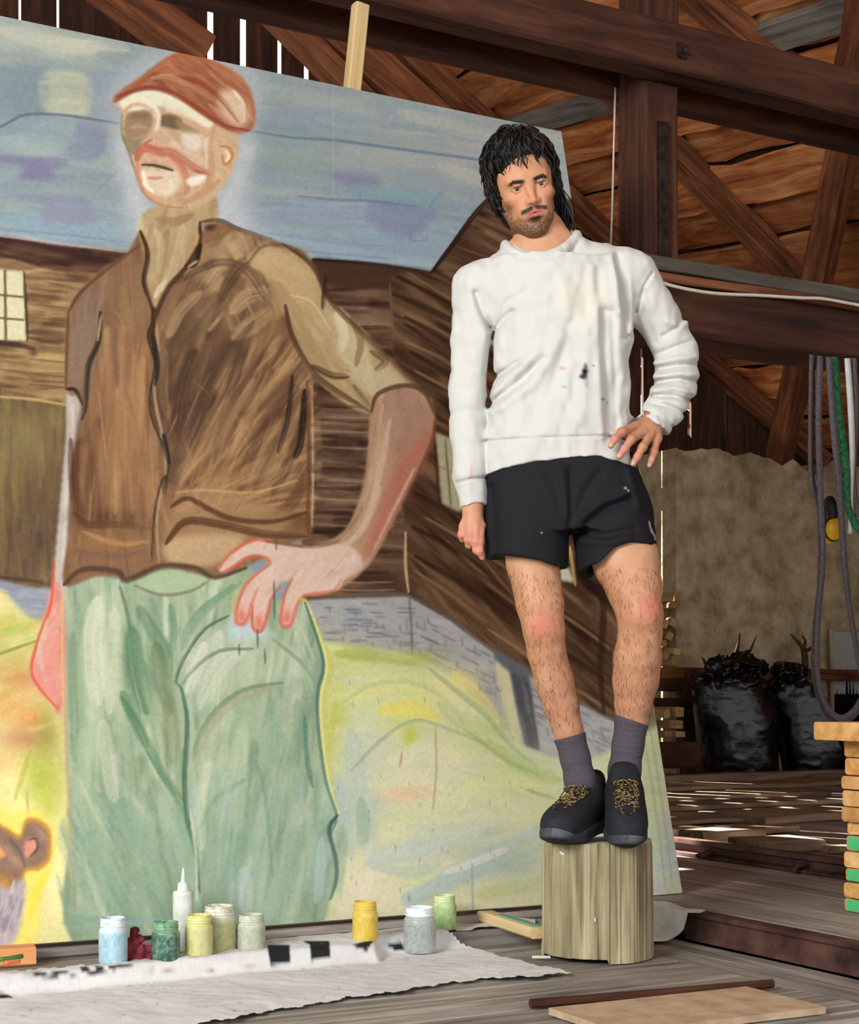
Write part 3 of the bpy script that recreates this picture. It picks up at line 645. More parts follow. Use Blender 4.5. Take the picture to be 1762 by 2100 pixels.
    Y([(1046, 1378), (1086, 1390), (1108, 1540), (1078, 1530), (1062, 1460)], '#64646a', 1, 2, sm=False); T([(1046, 1378), (1086, 1390), (1108, 1540), (1078, 1530)], ['#56565c', '#7a7a7e', '#4c4c55'], 40, 82, 90, 6, .6, sm=False)
    # --- meadow on the right
    mr = [(600, 1330), (665, 1318), (760, 1330), (850, 1345), (920, 1385), (985, 1445), (1060, 1520), (1110, 1545), (1200, 1560), (1330, 1500), (1430, 1480), (1430, 1990), (600, 1990)]
    Y(mr, '#c6ca9c', 1, 4)
    for x, y, rx, ry, c, a in ((720, 1345, 80, 25, '#a8b35a', .9), (860, 1350, 50, 20, '#9fae58', .9), (690, 1480, 30, 140, '#b7bd4e', .8), (830, 1470, 60, 35, '#d9d163', .9), (800, 1420, 130, 40, '#ccd08a', .8), (930, 1400, 60, 40, '#dcd184', .8), (1000, 1500, 60, 50, '#b7c47e', .8), (840, 1510, 16, 25, '#b3bb3a', .9), (740, 1540, 60, 60, '#b9c0ac', .8), (720, 1640, 60, 60, '#a9bab4', .8), (880, 1600, 100, 60, '#d6cfac', .8), (820, 1630, 60, 20, '#d9bd94', .7), (1000, 1640, 90, 50, '#d3d4a0', .8), (1060, 1580, 60, 40, '#b9c68a', .9), (1120, 1620, 80, 40, '#c6cc8a', .8), (760, 1700, 30, 60, '#9fb5a6', .8), (880, 1740, 120, 40, '#c6c9bd', .8), (760, 1800, 60, 80, '#d9cdb2', .9), (980, 1700, 120, 40, '#bcc7b4', .7), (1060, 1780, 120, 30, '#a9bcbc', .7), (900, 1840, 150, 30, '#d3ccae', .8), (1080, 1830, 90, 20, '#bfc58e', .9), (1220, 1700, 120, 150, '#b9c3ae', .8), (1340, 1560, 30, 120, '#b6c08e', .9), (1370, 1740, 40, 90, '#a4b0b8', .9), (1350, 1810, 60, 30, '#b9bfc0', .9)):
        B(x, y, rx, ry, c, a)
    T(mr, ['#c9cc98', '#b9c49a', '#d6cfa8', '#b0bfa6', '#d2d283'], 260, lambda x, y: -15 if y > 1650 else 10, 110, 18, .33)
    for p, c, w_, a in (([(690, 1340), (760, 1345), (850, 1360)], '#a3ad52', 22, .7), ([(690, 1380), (780, 1370), (880, 1390)], '#c6ca7e', 30, .6), ([(720, 1430), (800, 1400), (900, 1430)], '#d2d07a', 36, .6), ([(780, 1460), (850, 1450), (900, 1480)], '#dccf5a', 30, .7), ([(930, 1380), (980, 1430), (1020, 1480)], '#d8cd72', 26, .7), ([(900, 1440), (960, 1500), (1040, 1550)], '#b5c27e', 26, .6), ([(1000, 1520), (1080, 1580), (1150, 1600)], '#a9bc74', 26, .7), ([(720, 1500), (730, 1580), (740, 1640)], '#aebcae', 40, .6), ([(690, 1600), (710, 1680), (720, 1760)], '#a4b8b4', 30, .6), ([(740, 1640), (745, 1700), (742, 1730)], '#93ab98', 26, .7), ([(800, 1560), (880, 1540), (950, 1580)], '#d8d0ae', 40, .6), ([(800, 1620), (850, 1625), (890, 1622)], '#d8b88e', 22, .7), ([(950, 1620), (1040, 1600), (1110, 1620)], '#d0d28e', 40, .6), ([(760, 1760), (860, 1740), (960, 1700)], '#b3c1bd', 40, .6), ([(860, 1700), (960, 1690), (1100, 1650)], '#c9ccae', 36, .6), ([(720, 1790), (730, 1840), (700, 1880)], '#d9cbb0', 50, .7), ([(760, 1850), (860, 1860), (960, 1850)], '#d5ccae', 40, .6), ([(980, 1840), (1050, 1820), (1110, 1800)], '#b5be84', 24, .6), ([(1000, 1850), (1060, 1848), (1112, 1840)], '#d0c9ae', 20, .6), ([(1100, 1640), (1200, 1640), (1300, 1600)], '#c3cb96', 50, .6), ([(1310, 1520), (1330, 1640), (1350, 1740)], '#b9c596', 26, .6)): L(p, c, w_, a)
    for p, c, w_, a in (([(720, 1580), (780, 1520), (850, 1478), (930, 1500), (1000, 1530)], '#93a68a', 6, .7), ([(705, 1440), (760, 1405), (850, 1400), (930, 1450), (960, 1510)], '#a3b58a', 9, .5), ([(880, 1370), (940, 1420), (1000, 1470), (1050, 1530), (1100, 1570)], '#8fa67c', 10, .6), ([(960, 1500), (1040, 1560), (1110, 1590)], '#93a86a', 7, .6), ([(690, 1440), (668, 1560)], '#b4bb45', 12, .6), ([(893, 1490), (895, 1580), (888, 1660)], '#b48a63', 3, .6), ([(825, 1540), (820, 1575)], '#a9805a', 3, .6), ([(1080, 1620), (1140, 1640)], '#8aa05a', 6, .6)): L(p, c, w_, a)
    L([(840, 1845), (940, 1800), (1040, 1755), (1112, 1725)], '#9fb7bb', 34, .75, taper=False); L([(900, 1800), (1000, 1750), (1110, 1700)], '#a8bdc0', 24, .6); L([(910, 1790), (970, 1770), (1040, 1740)], '#d5d3c3', 14, .8); L([(750, 1770), (840, 1790), (900, 1770)], '#a5b8b6', 22, .5)
    L([(968, 1770), (970, 1870)], '#8ea5a4', 3, .7); L([(838, 1835), (838, 1850)], '#7e9696', 3, .7); L([(760, 1790), (745, 1850)], '#e0d6c0', 20, .5)
    for i in range(40):
        xx, yy = g.r.uniform(690, 1110), g.r.uniform(1380, 1860); L([(xx, yy), (xx+1, yy+g.r.uniform(6, 18))], '#5f6a54', .5, .5)
    for x in (1330, 1345, 1362): L([(x-12, 1490), (x+18, 1680), (x+35, 1820)], '#8fa08c', 3, .5)
    # --- trousers
    tr = [(130, 1200), (190, 1180), (250, 1188), (330, 1165), (430, 1185), (510, 1165), (560, 1230), (622, 1228), (645, 1300), (668, 1370), (652, 1420), (655, 1500), (668, 1600), (690, 1672), (676, 1720), (692, 1790), (676, 1850), (640, 1896), (400, 1905), (148, 1930), (142, 1700), (132, 1460)]
    L([(625, 1235), (655, 1310), (674, 1370), (662, 1430), (668, 1540), (690, 1660)], '#b9bd57', 18, .7)
    Y(tr, '#9aad8e', 1, 2); T(tr, ['#7f9a76', '#b3c09f', '#93a98a', '#c6cbb0', '#739074', '#a5b48f'], 760, lambda x, y: 88 if x < 300 else 80+10*(x > 420)+(x-300)*.03, 130, 13, .5)
    T([(140, 1650), (380, 1650), (390, 1900), (150, 1920)], ['#87a68d', '#9db59a', '#7f9e84'], 120, 66, 150, 12, .5); T([(400, 1600), (680, 1600), (680, 1890), (400, 1900)], ['#87a68d', '#a3b79d', '#a9bdb8', '#7f9e84'], 140, 98, 150, 12, .5)
    for p, c, w_, a in (([(200, 1230), (190, 1330), (200, 1440)], '#cdd1b8', 44, .8), ([(235, 1250), (230, 1350), (225, 1460)], '#c3caae', 30, .7), ([(160, 1240), (158, 1340), (165, 1480)], '#8fa486', 26, .7), ([(150, 1300), (150, 1420), (155, 1560)], '#7c9673', 18, .7), ([(270, 1290), (280, 1380), (300, 1460)], '#4f7a58', 40, .65), ([(320, 1320), (335, 1400), (350, 1460)], '#6a7a55', 34, .6), ([(345, 1420), (352, 1500), (350, 1580)], '#7d8a5f', 30, .6), ([(210, 1480), (220, 1560), (235, 1640)], '#c6ccb2', 34, .6), ([(170, 1500), (175, 1600), (185, 1700)], '#a9b996', 34, .6), ([(420, 1320), (400, 1370), (385, 1420)], '#d0d3bf', 26, .8), ([(450, 1300), (430, 1350), (400, 1400)], '#c3c9b3', 34, .7), ([(500, 1330), (450, 1370), (410, 1450)], '#c9cdb6', 34, .7), ([(590, 1330), (620, 1370), (635, 1420)], '#a3b795', 30, .7), ([(600, 1270), (620, 1310), (640, 1360)], '#b5c3a3', 20, .7), ([(470, 1450), (430, 1560), (420, 1650)], '#b9c4a2', 40, .55), ([(560, 1440), (550, 1540), (555, 1640)], '#8aa588', 40, .6), ([(610, 1440), (620, 1520), (630, 1600)], '#7f9d82', 30, .6), ([(500, 1480), (490, 1580), (485, 1700)], '#aebd9a', 34, .6), ([(430, 1560), (410, 1650), (415, 1740)], '#c2cbac', 20, .6), ([(250, 1640), (300, 1740), (340, 1860)], '#84a388', 50, .55), ([(190, 1720), (230, 1800), (270, 1880)], '#8eab90', 44, .55), ([(330, 1640), (360, 1740), (385, 1850)], '#a8ba9b', 34, .55), ([(440, 1700), (440, 1800), (430, 1880)], '#90ab90', 40, .55), ([(600, 1700), (590, 1790), (580, 1870)], '#88a78e', 50, .55), ([(540, 1660), (535, 1760), (540, 1860)], '#a2b9a4', 30, .5), ([(160, 1880), (240, 1890), (330, 1880)], '#7fa39a', 14, .5)): L(p, c, w_, a)
    Y([(220, 1230), (250, 1215), (240, 1400), (200, 1480), (160, 1420), (170, 1300)], '#c1c7a6', .2, 8); Y([(390, 1310), (470, 1280), (560, 1300), (640, 1380), (560, 1400), (470, 1420), (390, 1470), (372, 1400)], '#c4c9b0', .35, 6); Y([(480, 1250), (530, 1280), (560, 1300), (520, 1310), (470, 1310)], '#b3c6c9', .9, 5)
    Y([(330, 1168), (420, 1180), (428, 1198), (380, 1216), (320, 1220), (285, 1200)], '#a3b890', 1, 3); L([(275, 1200), (330, 1220), (390, 1212), (430, 1190)], '#7d7a62', 5, .8)
    for p, c, w_, a in (([(245, 1200), (262, 1260), (268, 1300)], '#5f7a5c', 5, .8), ([(285, 1245), (310, 1290), (340, 1340), (345, 1390)], '#5c8262', 26, .6), ([(262, 1260), (275, 1330), (330, 1420), (360, 1470)], '#6c8f6c', 14, .5), ([(350, 1240), (355, 1300), (345, 1350)], '#628c6c', 16, .7), ([(480, 1200), (400, 1270), (375, 1330)], '#6d9774', 18, .7), ([(510, 1190), (440, 1230), (400, 1260)], '#74987a', 10, .6),
                        ([(470, 1262), (420, 1290), (380, 1345), (360, 1395), (372, 1412)], '#4f6852', 5, .9), ([(520, 1330), (450, 1335), (400, 1370), (368, 1410)], '#5f7d60', 6, .8), ([(560, 1310), (620, 1360), (648, 1400)], '#6f9070', 6, .7), ([(580, 1400), (500, 1415), (440, 1460), (405, 1520), (398, 1560)], '#6a8866', 7, .8), ([(560, 1408), (480, 1440), (430, 1490), (405, 1550)], '#a39a7f', 16, .6),
                        ([(372, 1410), (384, 1480), (378, 1600), (384, 1680), (400, 1740), (410, 1830)], '#4f7359', 8, .9), ([(250, 1430), (290, 1500), (330, 1580), (380, 1650)], '#4d7d58', 16, .7), ([(250, 1420), (275, 1470), (300, 1530)], '#547f5c', 26, .5), ([(300, 1540), (350, 1620), (385, 1690), (398, 1760)], '#5d8a66', 8, .7), ([(165, 1600), (190, 1660), (235, 1740)], '#b9c9a8', 5, .7), ([(500, 1600), (440, 1640), (410, 1700)], '#7da083', 10, .6), ([(625, 1470), (630, 1560), (642, 1615)], '#4f7d6a', 8, .7), ([(530, 1570), (545, 1640), (560, 1800)], '#6f947a', 7, .6), ([(390, 1660), (402, 1760), (404, 1850)], '#d3d3b0', 4, .7),
                        ([(470, 1600), (460, 1700), (450, 1800)], '#b4c4b8', 18, .4), ([(500, 1780), (505, 1880)], '#b7c9d0', 30, .5), ([(660, 1720), (655, 1800), (650, 1850)], '#a7c3c0', 20, .6), ([(560, 1480), (600, 1560), (610, 1650)], '#89a888', 16, .5)): L(p, c, w_, a)
    L([(625, 1235), (648, 1300), (664, 1365), (652, 1420), (654, 1500), (668, 1600), (690, 1672), (678, 1712)], '#3f6f66', 5, .9); L([(630, 1235), (654, 1300), (670, 1365), (658, 1430), (660, 1500), (674, 1600), (695, 1668)], '#d8cf80', 4, .9); L([(692, 1672), (678, 1690), (676, 1712), (688, 1760), (690, 1800), (678, 1845)], '#36585a', 7, .9)
    L([(132, 1220), (134, 1460), (142, 1700), (148, 1900)], '#c59a72', 5, .7); L([(148, 1905), (300, 1890), (500, 1880), (640, 1888)], '#8db0b0', 8, .4)
    # --- arms behind
    Y([(138, 800), (160, 815), (168, 835), (158, 870), (148, 950), (140, 1050), (136, 1180), (126, 1300), (128, 1460), (100, 1430), (70, 1400), (62, 1375), (80, 1300), (104, 1240), (112, 1150), (126, 1000), (136, 900)], '#b8b0a4', 1, 2)
    Y([(108, 1200), (130, 1240), (130, 1460), (118, 1450), (80, 1415), (62, 1380), (80, 1310)], '#dd8f80', 1, 3); T([(108, 1200), (130, 1240), (130, 1460), (80, 1415), (62, 1380)], ['#e3a090', '#d57a6c', '#cfb09a'], 40, 105, 60, 8, .5)
    L([(112, 1150), (104, 1240), (82, 1300), (64, 1370), (80, 1410), (120, 1455)], '#dd5a40', 5, .9); L([(98, 1270), (80, 1340), (95, 1400)], '#cdb79f', 8, .7); L([(148, 830), (150, 900), (138, 1000), (128, 1200)], '#dcd5c8', 8, .6); L([(128, 1220), (128, 1350), (130, 1460)], '#d6b06a', 3, .7)
    # --- waistcoat
    vest = [(290, 470), (300, 500), (322, 620), (410, 480), (450, 455), (520, 482), (580, 500), (640, 545), (640, 760), (636, 900), (634, 1000), (640, 1095), (600, 1112), (510, 1160), (440, 1180), (385, 1172), (330, 1160), (280, 1185), (200, 1182), (130, 1200), (140, 1100), (146, 960), (165, 850), (160, 810), (138, 798), (140, 640), (200, 560), (260, 520)]
    Y(vest, '#8b674a', 1, 2)
    T(vest, ['#9d7852', '#7a5740', '#8d6747', '#6b4a38', '#a9845c'], 420, lambda x, y: 88 if x < 320 else 88+min(40, max(-20, (900-y)*.08)), 120, 12, .5)
    for x, y, rx, ry, c, a in ((410, 740, 50, 110, '#5f4738', .75), (370, 850, 40, 90, '#6d5140', .7), (470, 830, 50, 70, '#7a5a42', .6), (560, 800, 50, 60, '#5f4334', .75), (590, 880, 40, 80, '#6a4a36', .7), (480, 930, 70, 60, '#a8845a', .75), (540, 1000, 60, 50, '#a07a52', .7), (420, 980, 50, 50, '#9f7850', .6), (440, 560, 60, 40, '#66503f', .6), (250, 900, 40, 110, '#a67c52', .7), (170, 950, 25, 110, '#5d4132', .7), (290, 980, 20, 80, '#8d6443', .5), (230, 700, 40, 90, '#86694e', .6), (280, 600, 30, 60, '#8d7050', .6), (600, 1060, 50, 40, '#6a4630', .7), (220, 1060, 80, 20, '#5c3c2b', .7), (220, 1110, 70, 18, '#a07446', .6)): B(x, y, rx, ry, c, a)
    T([(330, 640), (540, 600), (520, 700), (400, 960), (330, 960)], ['#5a4334', '#6f5440', '#8a6a4b', '#4d382c', '#9a7a54'], 120, 112, 130, 14, .55)
    T([(360, 1010), (520, 700), (640, 760), (640, 1060), (420, 1060)], ['#b58e5f', '#6a4a36', '#c09a66', '#54392a', '#94704c'], 130, lambda x, y: math.degrees(math.atan2(y-1060, x-330)), 140, 10, .55)
    T([(420, 480), (560, 500), (600, 620), (480, 700), (400, 640)], ['#b8986a', '#a07d56', '#c6aa7c', '#84664a'], 110, lambda x, y: 130 if x < 470 else 70, 70, 12, .5)
    for p, c, w_, a in (([(450, 620), (475, 569), (507, 538), (532, 555), (549, 586)], '#58432f', 26, .75), ([(443, 609), (400, 660), (369, 705), (340, 776)], '#66503c', 60, .6), ([(515, 671), (480, 760), (467, 827)], '#5f4836', 24, .7), ([(400, 720), (372, 800), (362, 880)], '#4d3a30', 34, .7), ([(430, 760), (410, 850), (395, 920)], '#5a4436', 26, .6), ([(475, 640), (505, 610), (540, 600)], '#b99c6e', 30, .7), ([(480, 690), (520, 665), (552, 640)], '#ae9064', 34, .65), ([(380, 560), (420, 520), (460, 500)], '#b08c60', 30, .6), ([(345, 690), (370, 640), (410, 600)], '#b5966a', 22, .6), ([(340, 720), (335, 800), (345, 860)], '#a8845a', 16, .6),
                        ([(600, 740), (540, 800), (480, 900)], '#b8915f', 20, .6), ([(610, 790), (560, 860), (500, 950)], '#5c4030', 22, .65), ([(620, 830), (580, 900), (530, 980)], '#a98457', 22, .6), ([(618, 880), (590, 950), (560, 1010)], '#5a3d2d', 20, .65), ([(560, 760), (500, 830), (450, 930)], '#6a4d39', 20, .6), ([(520, 780), (460, 880), (430, 970)], '#b08b5d', 18, .6), ([(470, 820), (420, 920), (395, 990)], '#a07a52', 22, .6), ([(590, 960), (520, 1010), (440, 1030)], '#b18a5a', 18, .6), ([(630, 960), (600, 1030), (540, 1070)], '#6b482f', 22, .7),
                        ([(215, 620), (222, 760), (215, 860)], '#7a5d48', 26, .6), ([(250, 590), (262, 700), (262, 830)], '#9b774f', 26, .6), ([(285, 560), (296, 640), (300, 740)], '#8f6d4a', 20, .6), ([(240, 800), (238, 920), (236, 1050)], '#b08757', 22, .6), ([(270, 820), (276, 930), (272, 1050)], '#9a7049', 22, .6), ([(200, 860), (186, 950), (190, 1050)], '#6d4a35', 26, .7), ([(165, 900), (158, 980), (172, 1050)], '#553828', 22, .7), ([(300, 850), (308, 950), (296, 1060)], '#7c5a3e', 14, .6)): L(p, c, w_, a)
    Y([(350, 1040), (420, 1000), (520, 1030), (600, 1060), (560, 1100), (480, 1110), (400, 1120), (340, 1140)], '#a6835a', .7, 8); Y([(340, 1110), (430, 1095), (500, 1105), (440, 1160), (350, 1155)], '#c3a57a', .8, 6)
    T([(350, 800), (620, 760), (620, 1000), (400, 1040)], ['#ae8a5f', '#98734f', '#b8925f', '#6d4c36'], 60, 118, 130, 6, .5); T([(190, 700), (310, 720), (310, 1060), (170, 1060)], ['#a57c53', '#8a6243', '#b18a5d'], 110, 90, 160, 9, .5)
    T([(150, 640), (205, 600), (190, 800), (140, 790)], ['#8a705f', '#7d6455', '#957b66'], 40, 100, 110, 10, .6); Y([(150, 640), (250, 560), (205, 640), (190, 760), (165, 800), (142, 790)], '#87705d', .5, 8)
    for p, c, w_, a in (([(350, 700), (330, 800), (350, 900), (380, 860)], '#5f4538', 16, .4), ([(540, 720), (460, 860), (440, 950)], '#6a4c3a', 14, .5), ([(620, 800), (560, 930), (520, 1010)], '#6d4d3a', 14, .5), ([(520, 660), (440, 770), (400, 900)], '#5a4236', 16, .5), ([(480, 680), (420, 720), (380, 820)], '#75573f', 20, .5),
                        ([(360, 580), (440, 540), (500, 550), (550, 620)], '#5e473a', 14, .6), ([(340, 1115), (380, 1070), (450, 1075), (540, 1095), (630, 1100)], '#553425', 14, .8), ([(350, 1040), (385, 1022), (430, 1045), (480, 1065), (560, 1070), (630, 1050)], '#5a3a29', 9, .8), ([(150, 1050), (180, 1075), (250, 1075), (305, 1085)], '#5e3c2a', 12, .7), ([(145, 900), (148, 1000), (160, 1060)], '#56392b', 12, .7), ([(150, 1130), (230, 1140), (300, 1130)], '#75604f', 10, .6), ([(170, 1090), (240, 1115), (305, 1110)], '#b98a55', 8, .6), ([(360, 1010), (420, 1005), (520, 1010), (610, 985)], '#c09a64', 4, .7), ([(600, 770), (590, 860), (570, 930)], '#2e2624', 9, .7), ([(625, 800), (618, 900), (605, 940)], '#241f20', 14, .8), ([(630, 780), (634, 950), (632, 1080), (642, 1100)], '#70492f', 6, .8), ([(640, 790), (642, 960), (640, 1080)], '#cdb089', 3, .7)): L(p, c, w_, a)
    L([(290, 478), (303, 520), (296, 580), (312, 620), (314, 660), (306, 690), (320, 740), (318, 770), (312, 800), (312, 850), (335, 910), (345, 950), (330, 1000), (318, 1060), (312, 1150)], '#3a2a24', 8, .9); L([(318, 640), (325, 720), (316, 800), (330, 880), (340, 960), (322, 1060), (326, 1155)], '#b99b75', 4, .7); L([(312, 680), (322, 740), (318, 790)], '#2c2a2c', 9, .9); L([(335, 890), (346, 950)], '#26282a', 9, .9); L([(340, 975), (336, 1015)], '#26282a', 8, .8)
    L([(206, 640), (202, 700), (182, 750), (176, 830), (168, 860)], '#2c2828', 9, .9); L([(136, 798), (155, 800), (170, 830)], '#2b2323', 6, .9); L([(208, 645), (200, 700)], '#d3bd94', 3, .7)
    L([(140, 640), (165, 600), (220, 552), (290, 500)], '#5a4030', 5, .8); L([(140, 640), (137, 720), (135, 798)], '#5f4332', 4, .7); L([(130, 1200), (170, 1168), (240, 1172), (260, 1190), (330, 1162), (400, 1165), (440, 1185), (505, 1165)], '#5c4637', 12, .9)
    for i in range(10): xx = g.r.uniform(200, 500); yy = g.r.uniform(620, 1000); L([(xx, yy), (xx+g.r.uniform(-40, 40), yy+g.r.uniform(30, 90))], '#cdb28a', .6, .3)
    # sleeve
    sl = [(505, 530), (545, 508), (600, 515), (645, 550), (665, 605), (720, 650), (790, 725), (862, 798), (830, 792), (780, 810), (762, 845), (720, 835), (650, 780), (610, 720), (580, 620), (550, 570)]
    Y(sl, '#ae946a', 1, 2); T(sl, ['#bba277', '#9b7f58', '#c3b080', '#a98f62'], 130, 55, 80, 12, .5)
    Y([(680, 640), (710, 660), (750, 740), (790, 760), (820, 790), (770, 810), (745, 800), (700, 740)], '#c2b68d', .8, 8); Y([(510, 525), (560, 510), (640, 560), (655, 620), (600, 640), (560, 590)], '#ba9f70', .8, 8)
    for p, c, w_, a in (([(520, 545), (570, 530), (620, 560)], '#c0a678', 30, .6), ([(560, 580), (600, 640), (640, 720)], '#a28558', 34, .6), ([(610, 590), (650, 640), (690, 700)], '#b99e70', 26, .6), ([(690, 640), (705, 680), (700, 720)], '#d6cca6', 18, .8), ([(730, 690), (745, 730), (760, 790)], '#cbbd92', 24, .7), ([(780, 750), (810, 780), (830, 790)], '#c3b48a', 22, .7), ([(690, 790), (720, 810), (750, 820)], '#b3976a', 18, .6), ([(650, 700), (680, 740), (720, 760)], '#a98c60', 20, .6)): L(p, c, w_, a)
    for p, c, w_, a in (([(720, 650), (740, 700), (730, 750)], '#7d6144', 14, .6), ([(760, 720), (790, 740), (770, 760)], '#6d5038', 12, .7), ([(640, 750), (680, 770), (715, 772)], '#5a3c2c', 12, .8), ([(585, 625), (600, 690), (640, 760), (690, 800), (760, 846)], '#4f3526', 9, .9), ([(640, 770), (700, 810), (740, 830)], '#6a4c36', 8, .6), ([(580, 500), (640, 545), (680, 620), (740, 680), (800, 740), (860, 800)], '#553a2b', 8, .9), ([(668, 570), (662, 635)], '#3f2c24', 8, .8), ([(505, 545), (540, 505), (600, 508), (650, 550)], '#6d563f', 5, .7), ([(595, 605), (640, 620), (680, 680)], '#d1b98c', 3, .7), ([(725, 790), (762, 840)], '#6d5640', 7, .7)): L(p, c, w_, a)
    T([(640, 800), (760, 850), (760, 1000), (640, 1000)], ['#6a5342', '#80685a', '#4f3a2e'], 30, 3, 90, 8, .4)
    # forearm and hand
    fa = [(762, 835), (790, 800), (840, 790), (880, 815), (892, 860), (880, 910), (850, 975), (815, 1050), (785, 1110), (755, 1160), (700, 1205), (640, 1222), (600, 1195), (545, 1150), (560, 1120), (640, 1122), (705, 1090), (735, 1030), (752, 950)]
    Y(fa, '#b38d6d', 1, 2); T(fa, ['#c09b7c', '#a67e62', '#c8a98a', '#b58a70', '#97725a'], 150, lambda x, y: 95 if y < 1000 else 120, 110, 11, .5)
    for p, c, w_, a in (([(860, 830), (850, 880), (820, 920)], '#9c7660', 34, .6), ([(800, 840), (790, 900), (770, 1000)], '#c9a684', 20, .7), ([(830, 920), (800, 990), (770, 1060)], '#b98b70', 24, .6), ([(780, 1000), (755, 1060), (720, 1110)], '#cfae8c', 18, .7), ([(700, 1120), (660, 1150), (600, 1160)], '#d6bda2', 22, .7)): L(p, c, w_, a)
    Y([(880, 880), (885, 910), (850, 980), (810, 1060), (770, 1130), (750, 1150), (752, 1110), (790, 1010), (830, 930)], '#b8705c', .8, 6); Y([(790, 810), (850, 800), (875, 840), (850, 900), (800, 920)], '#ab8470', .7, 8)
    L([(800, 860), (780, 960), (755, 1060), (720, 1110), (640, 1150)], '#d0b394', 12, .6); L([(785, 830), (765, 950), (745, 1040)], '#d3b48e', 10, .5); L([(850, 960), (800, 1060), (765, 1130)], '#d8b6a6', 5, .7); L([(735, 1060), (690, 1110), (640, 1135), (560, 1130)], '#98764f', 8, .6)
    L([(762, 845), (775, 808), (830, 790), (870, 805), (892, 850)], '#5a4030', 7, .8); L([(892, 860), (885, 905), (850, 985)], '#8a4c3a', 5, .8)
    hd = [(448, 1165), (470, 1140), (520, 1108), (560, 1112), (610, 1120), (660, 1120), (720, 1120), (745, 1160), (705, 1190), (690, 1210), (625, 1220), (610, 1240), (598, 1280), (575, 1280), (580, 1230), (600, 1190), (570, 1200), (552, 1240), (540, 1290), (520, 1288), (516, 1250), (505, 1275), (485, 1275), (490, 1230), (510, 1190), (555, 1155), (540, 1140), (510, 1140), (480, 1160), (460, 1175)]
    Y(hd, '#d1b3a0', 1, 1.5); T(hd, ['#dcc4b8', '#c9a08c', '#d8b0a0', '#c8ad90'], 90, 130, 40, 7, .5)
    for x, y in ((495, 1262), (530, 1275), (588, 1265)): B(x, y, 10, 18, '#dd705f', .9)
    for p in ([(448, 1168), (470, 1138), (518, 1108), (560, 1112), (620, 1122)], [(452, 1176), (480, 1162), (512, 1142), (545, 1145), (556, 1155)], [(556, 1156), (512, 1190), (490, 1230), (484, 1275), (504, 1277), (518, 1235), (530, 1205)], [(518, 1240), (518, 1285), (535, 1295), (548, 1265), (556, 1230), (575, 1200)], [(600, 1185), (584, 1220), (576, 1278), (596, 1282), (608, 1245), (625, 1222), (680, 1212), (702, 1185)]): L(p, '#d3604a', 5, .85)
    L([(480, 1275), (478, 1230), (505, 1185)], '#c6b452', 4, .6); L([(610, 1225), (630, 1232)], '#d8b83c', 5, .7); L([(545, 1110), (640, 1122), (700, 1108)], '#6a4c34', 5, .6)
    for x, y0_, y1_ in ((566, 1106, 1128), (562, 1190, 1270), (528, 1290, 1330), (543, 1330, 1362), (490, 1320, 1345)): L([(x, y0_), (x+1, y1_)], '#4f5a48', 2.5, .7)
    # --- neck and face
    nk = [(303, 430), (295, 470), (300, 520), (296, 575), (318, 632), (345, 590), (380, 550), (412, 500), (408, 470), (445, 450), (432, 400)]
    Y([(285, 470), (300, 440), (312, 500), (300, 520)], '#d2bd5a', .8, 3); Y(nk, '#b39a70', 1, 2); T(nk, ['#a98e66', '#c2ad82', '#9b7e58', '#b8a075'], 60, 100, 70, 9, .5)
    L([(345, 470), (335, 520), (325, 580)], '#94764f', 14, .6); L([(375, 460), (360, 530), (335, 600)], '#c4b089', 16, .6); L([(410, 455), (408, 500), (380, 550), (345, 590), (318, 650), (314, 700)], '#4a3226', 8, .9); L([(412, 500), (400, 540), (380, 545)], '#2f2420', 10, .9); L([(385, 548), (405, 535)], '#c9a68c', 4, .8); L([(408, 480), (402, 505)], '#d2a83a', 3, .7)
    L([(412, 455), (450, 452), (490, 470), (560, 492)], '#4f3628', 6, .8); B(430, 465, 14, 8, '#3f2c24', .8)
    L([(288, 474), (300, 505), (303, 530), (296, 575), (304, 605), (316, 640)], '#3f2d24', 8, .95); L([(318, 610), (326, 595), (340, 575)], '#d8cfae', 8, .7); L([(318, 470), (330, 500), (326, 560)], '#c6b48c', 14, .6); L([(395, 440), (360, 455), (320, 450)], '#94744f', 16, .7)
    fc = [(250, 225), (270, 212), (400, 235), (470, 262), (490, 290), (478, 345), (455, 385), (430, 412), (390, 430), (345, 425), (300, 400), (278, 350), (262, 300), (250, 270)]
    Y(fc, '#c6a681', 1, 1); T(fc, ['#d0b492', '#b8906b', '#d6bfa2'], 60, 60, 40, 9, .5)
    Y([(243, 205), (290, 188), (350, 186), (400, 205), (445, 240), (425, 262), (370, 228), (330, 218), (300, 226), (258, 226)], '#d9d5b6', 1, 1.5)
    Y([(258, 240), (275, 229), (305, 228), (314, 245), (306, 272), (290, 290), (268, 286), (253, 268)], '#9c8262', 1, 1.5); Y([(262, 240), (280, 230), (304, 232), (306, 242), (285, 244)], '#786650', .7, 3); Y([(252, 276), (275, 284), (290, 288), (284, 312), (270, 318), (258, 300)], '#8f8566', .95, 1.5)
    L([(268, 262), (285, 258), (300, 262)], '#b59a7c', 8, .7); L([(270, 285), (295, 278), (308, 262)], '#b39070', 5, .7); L([(256, 226), (270, 217), (290, 215), (312, 226)], '#c98f70', 7, .8)
    Y([(330, 240), (342, 233), (362, 238), (375, 250), (366, 266), (345, 262), (330, 258)], '#776550', 1, 1.5); Y([(360, 244), (380, 254), (410, 270), (395, 276), (370, 268)], '#9c815c', .9, 1.5); L([(330, 230), (345, 225), (372, 236), (395, 252), (412, 264)], '#c99a78', 6, .8); L([(345, 270), (365, 280), (380, 300)], '#b48f74', 10, .6)
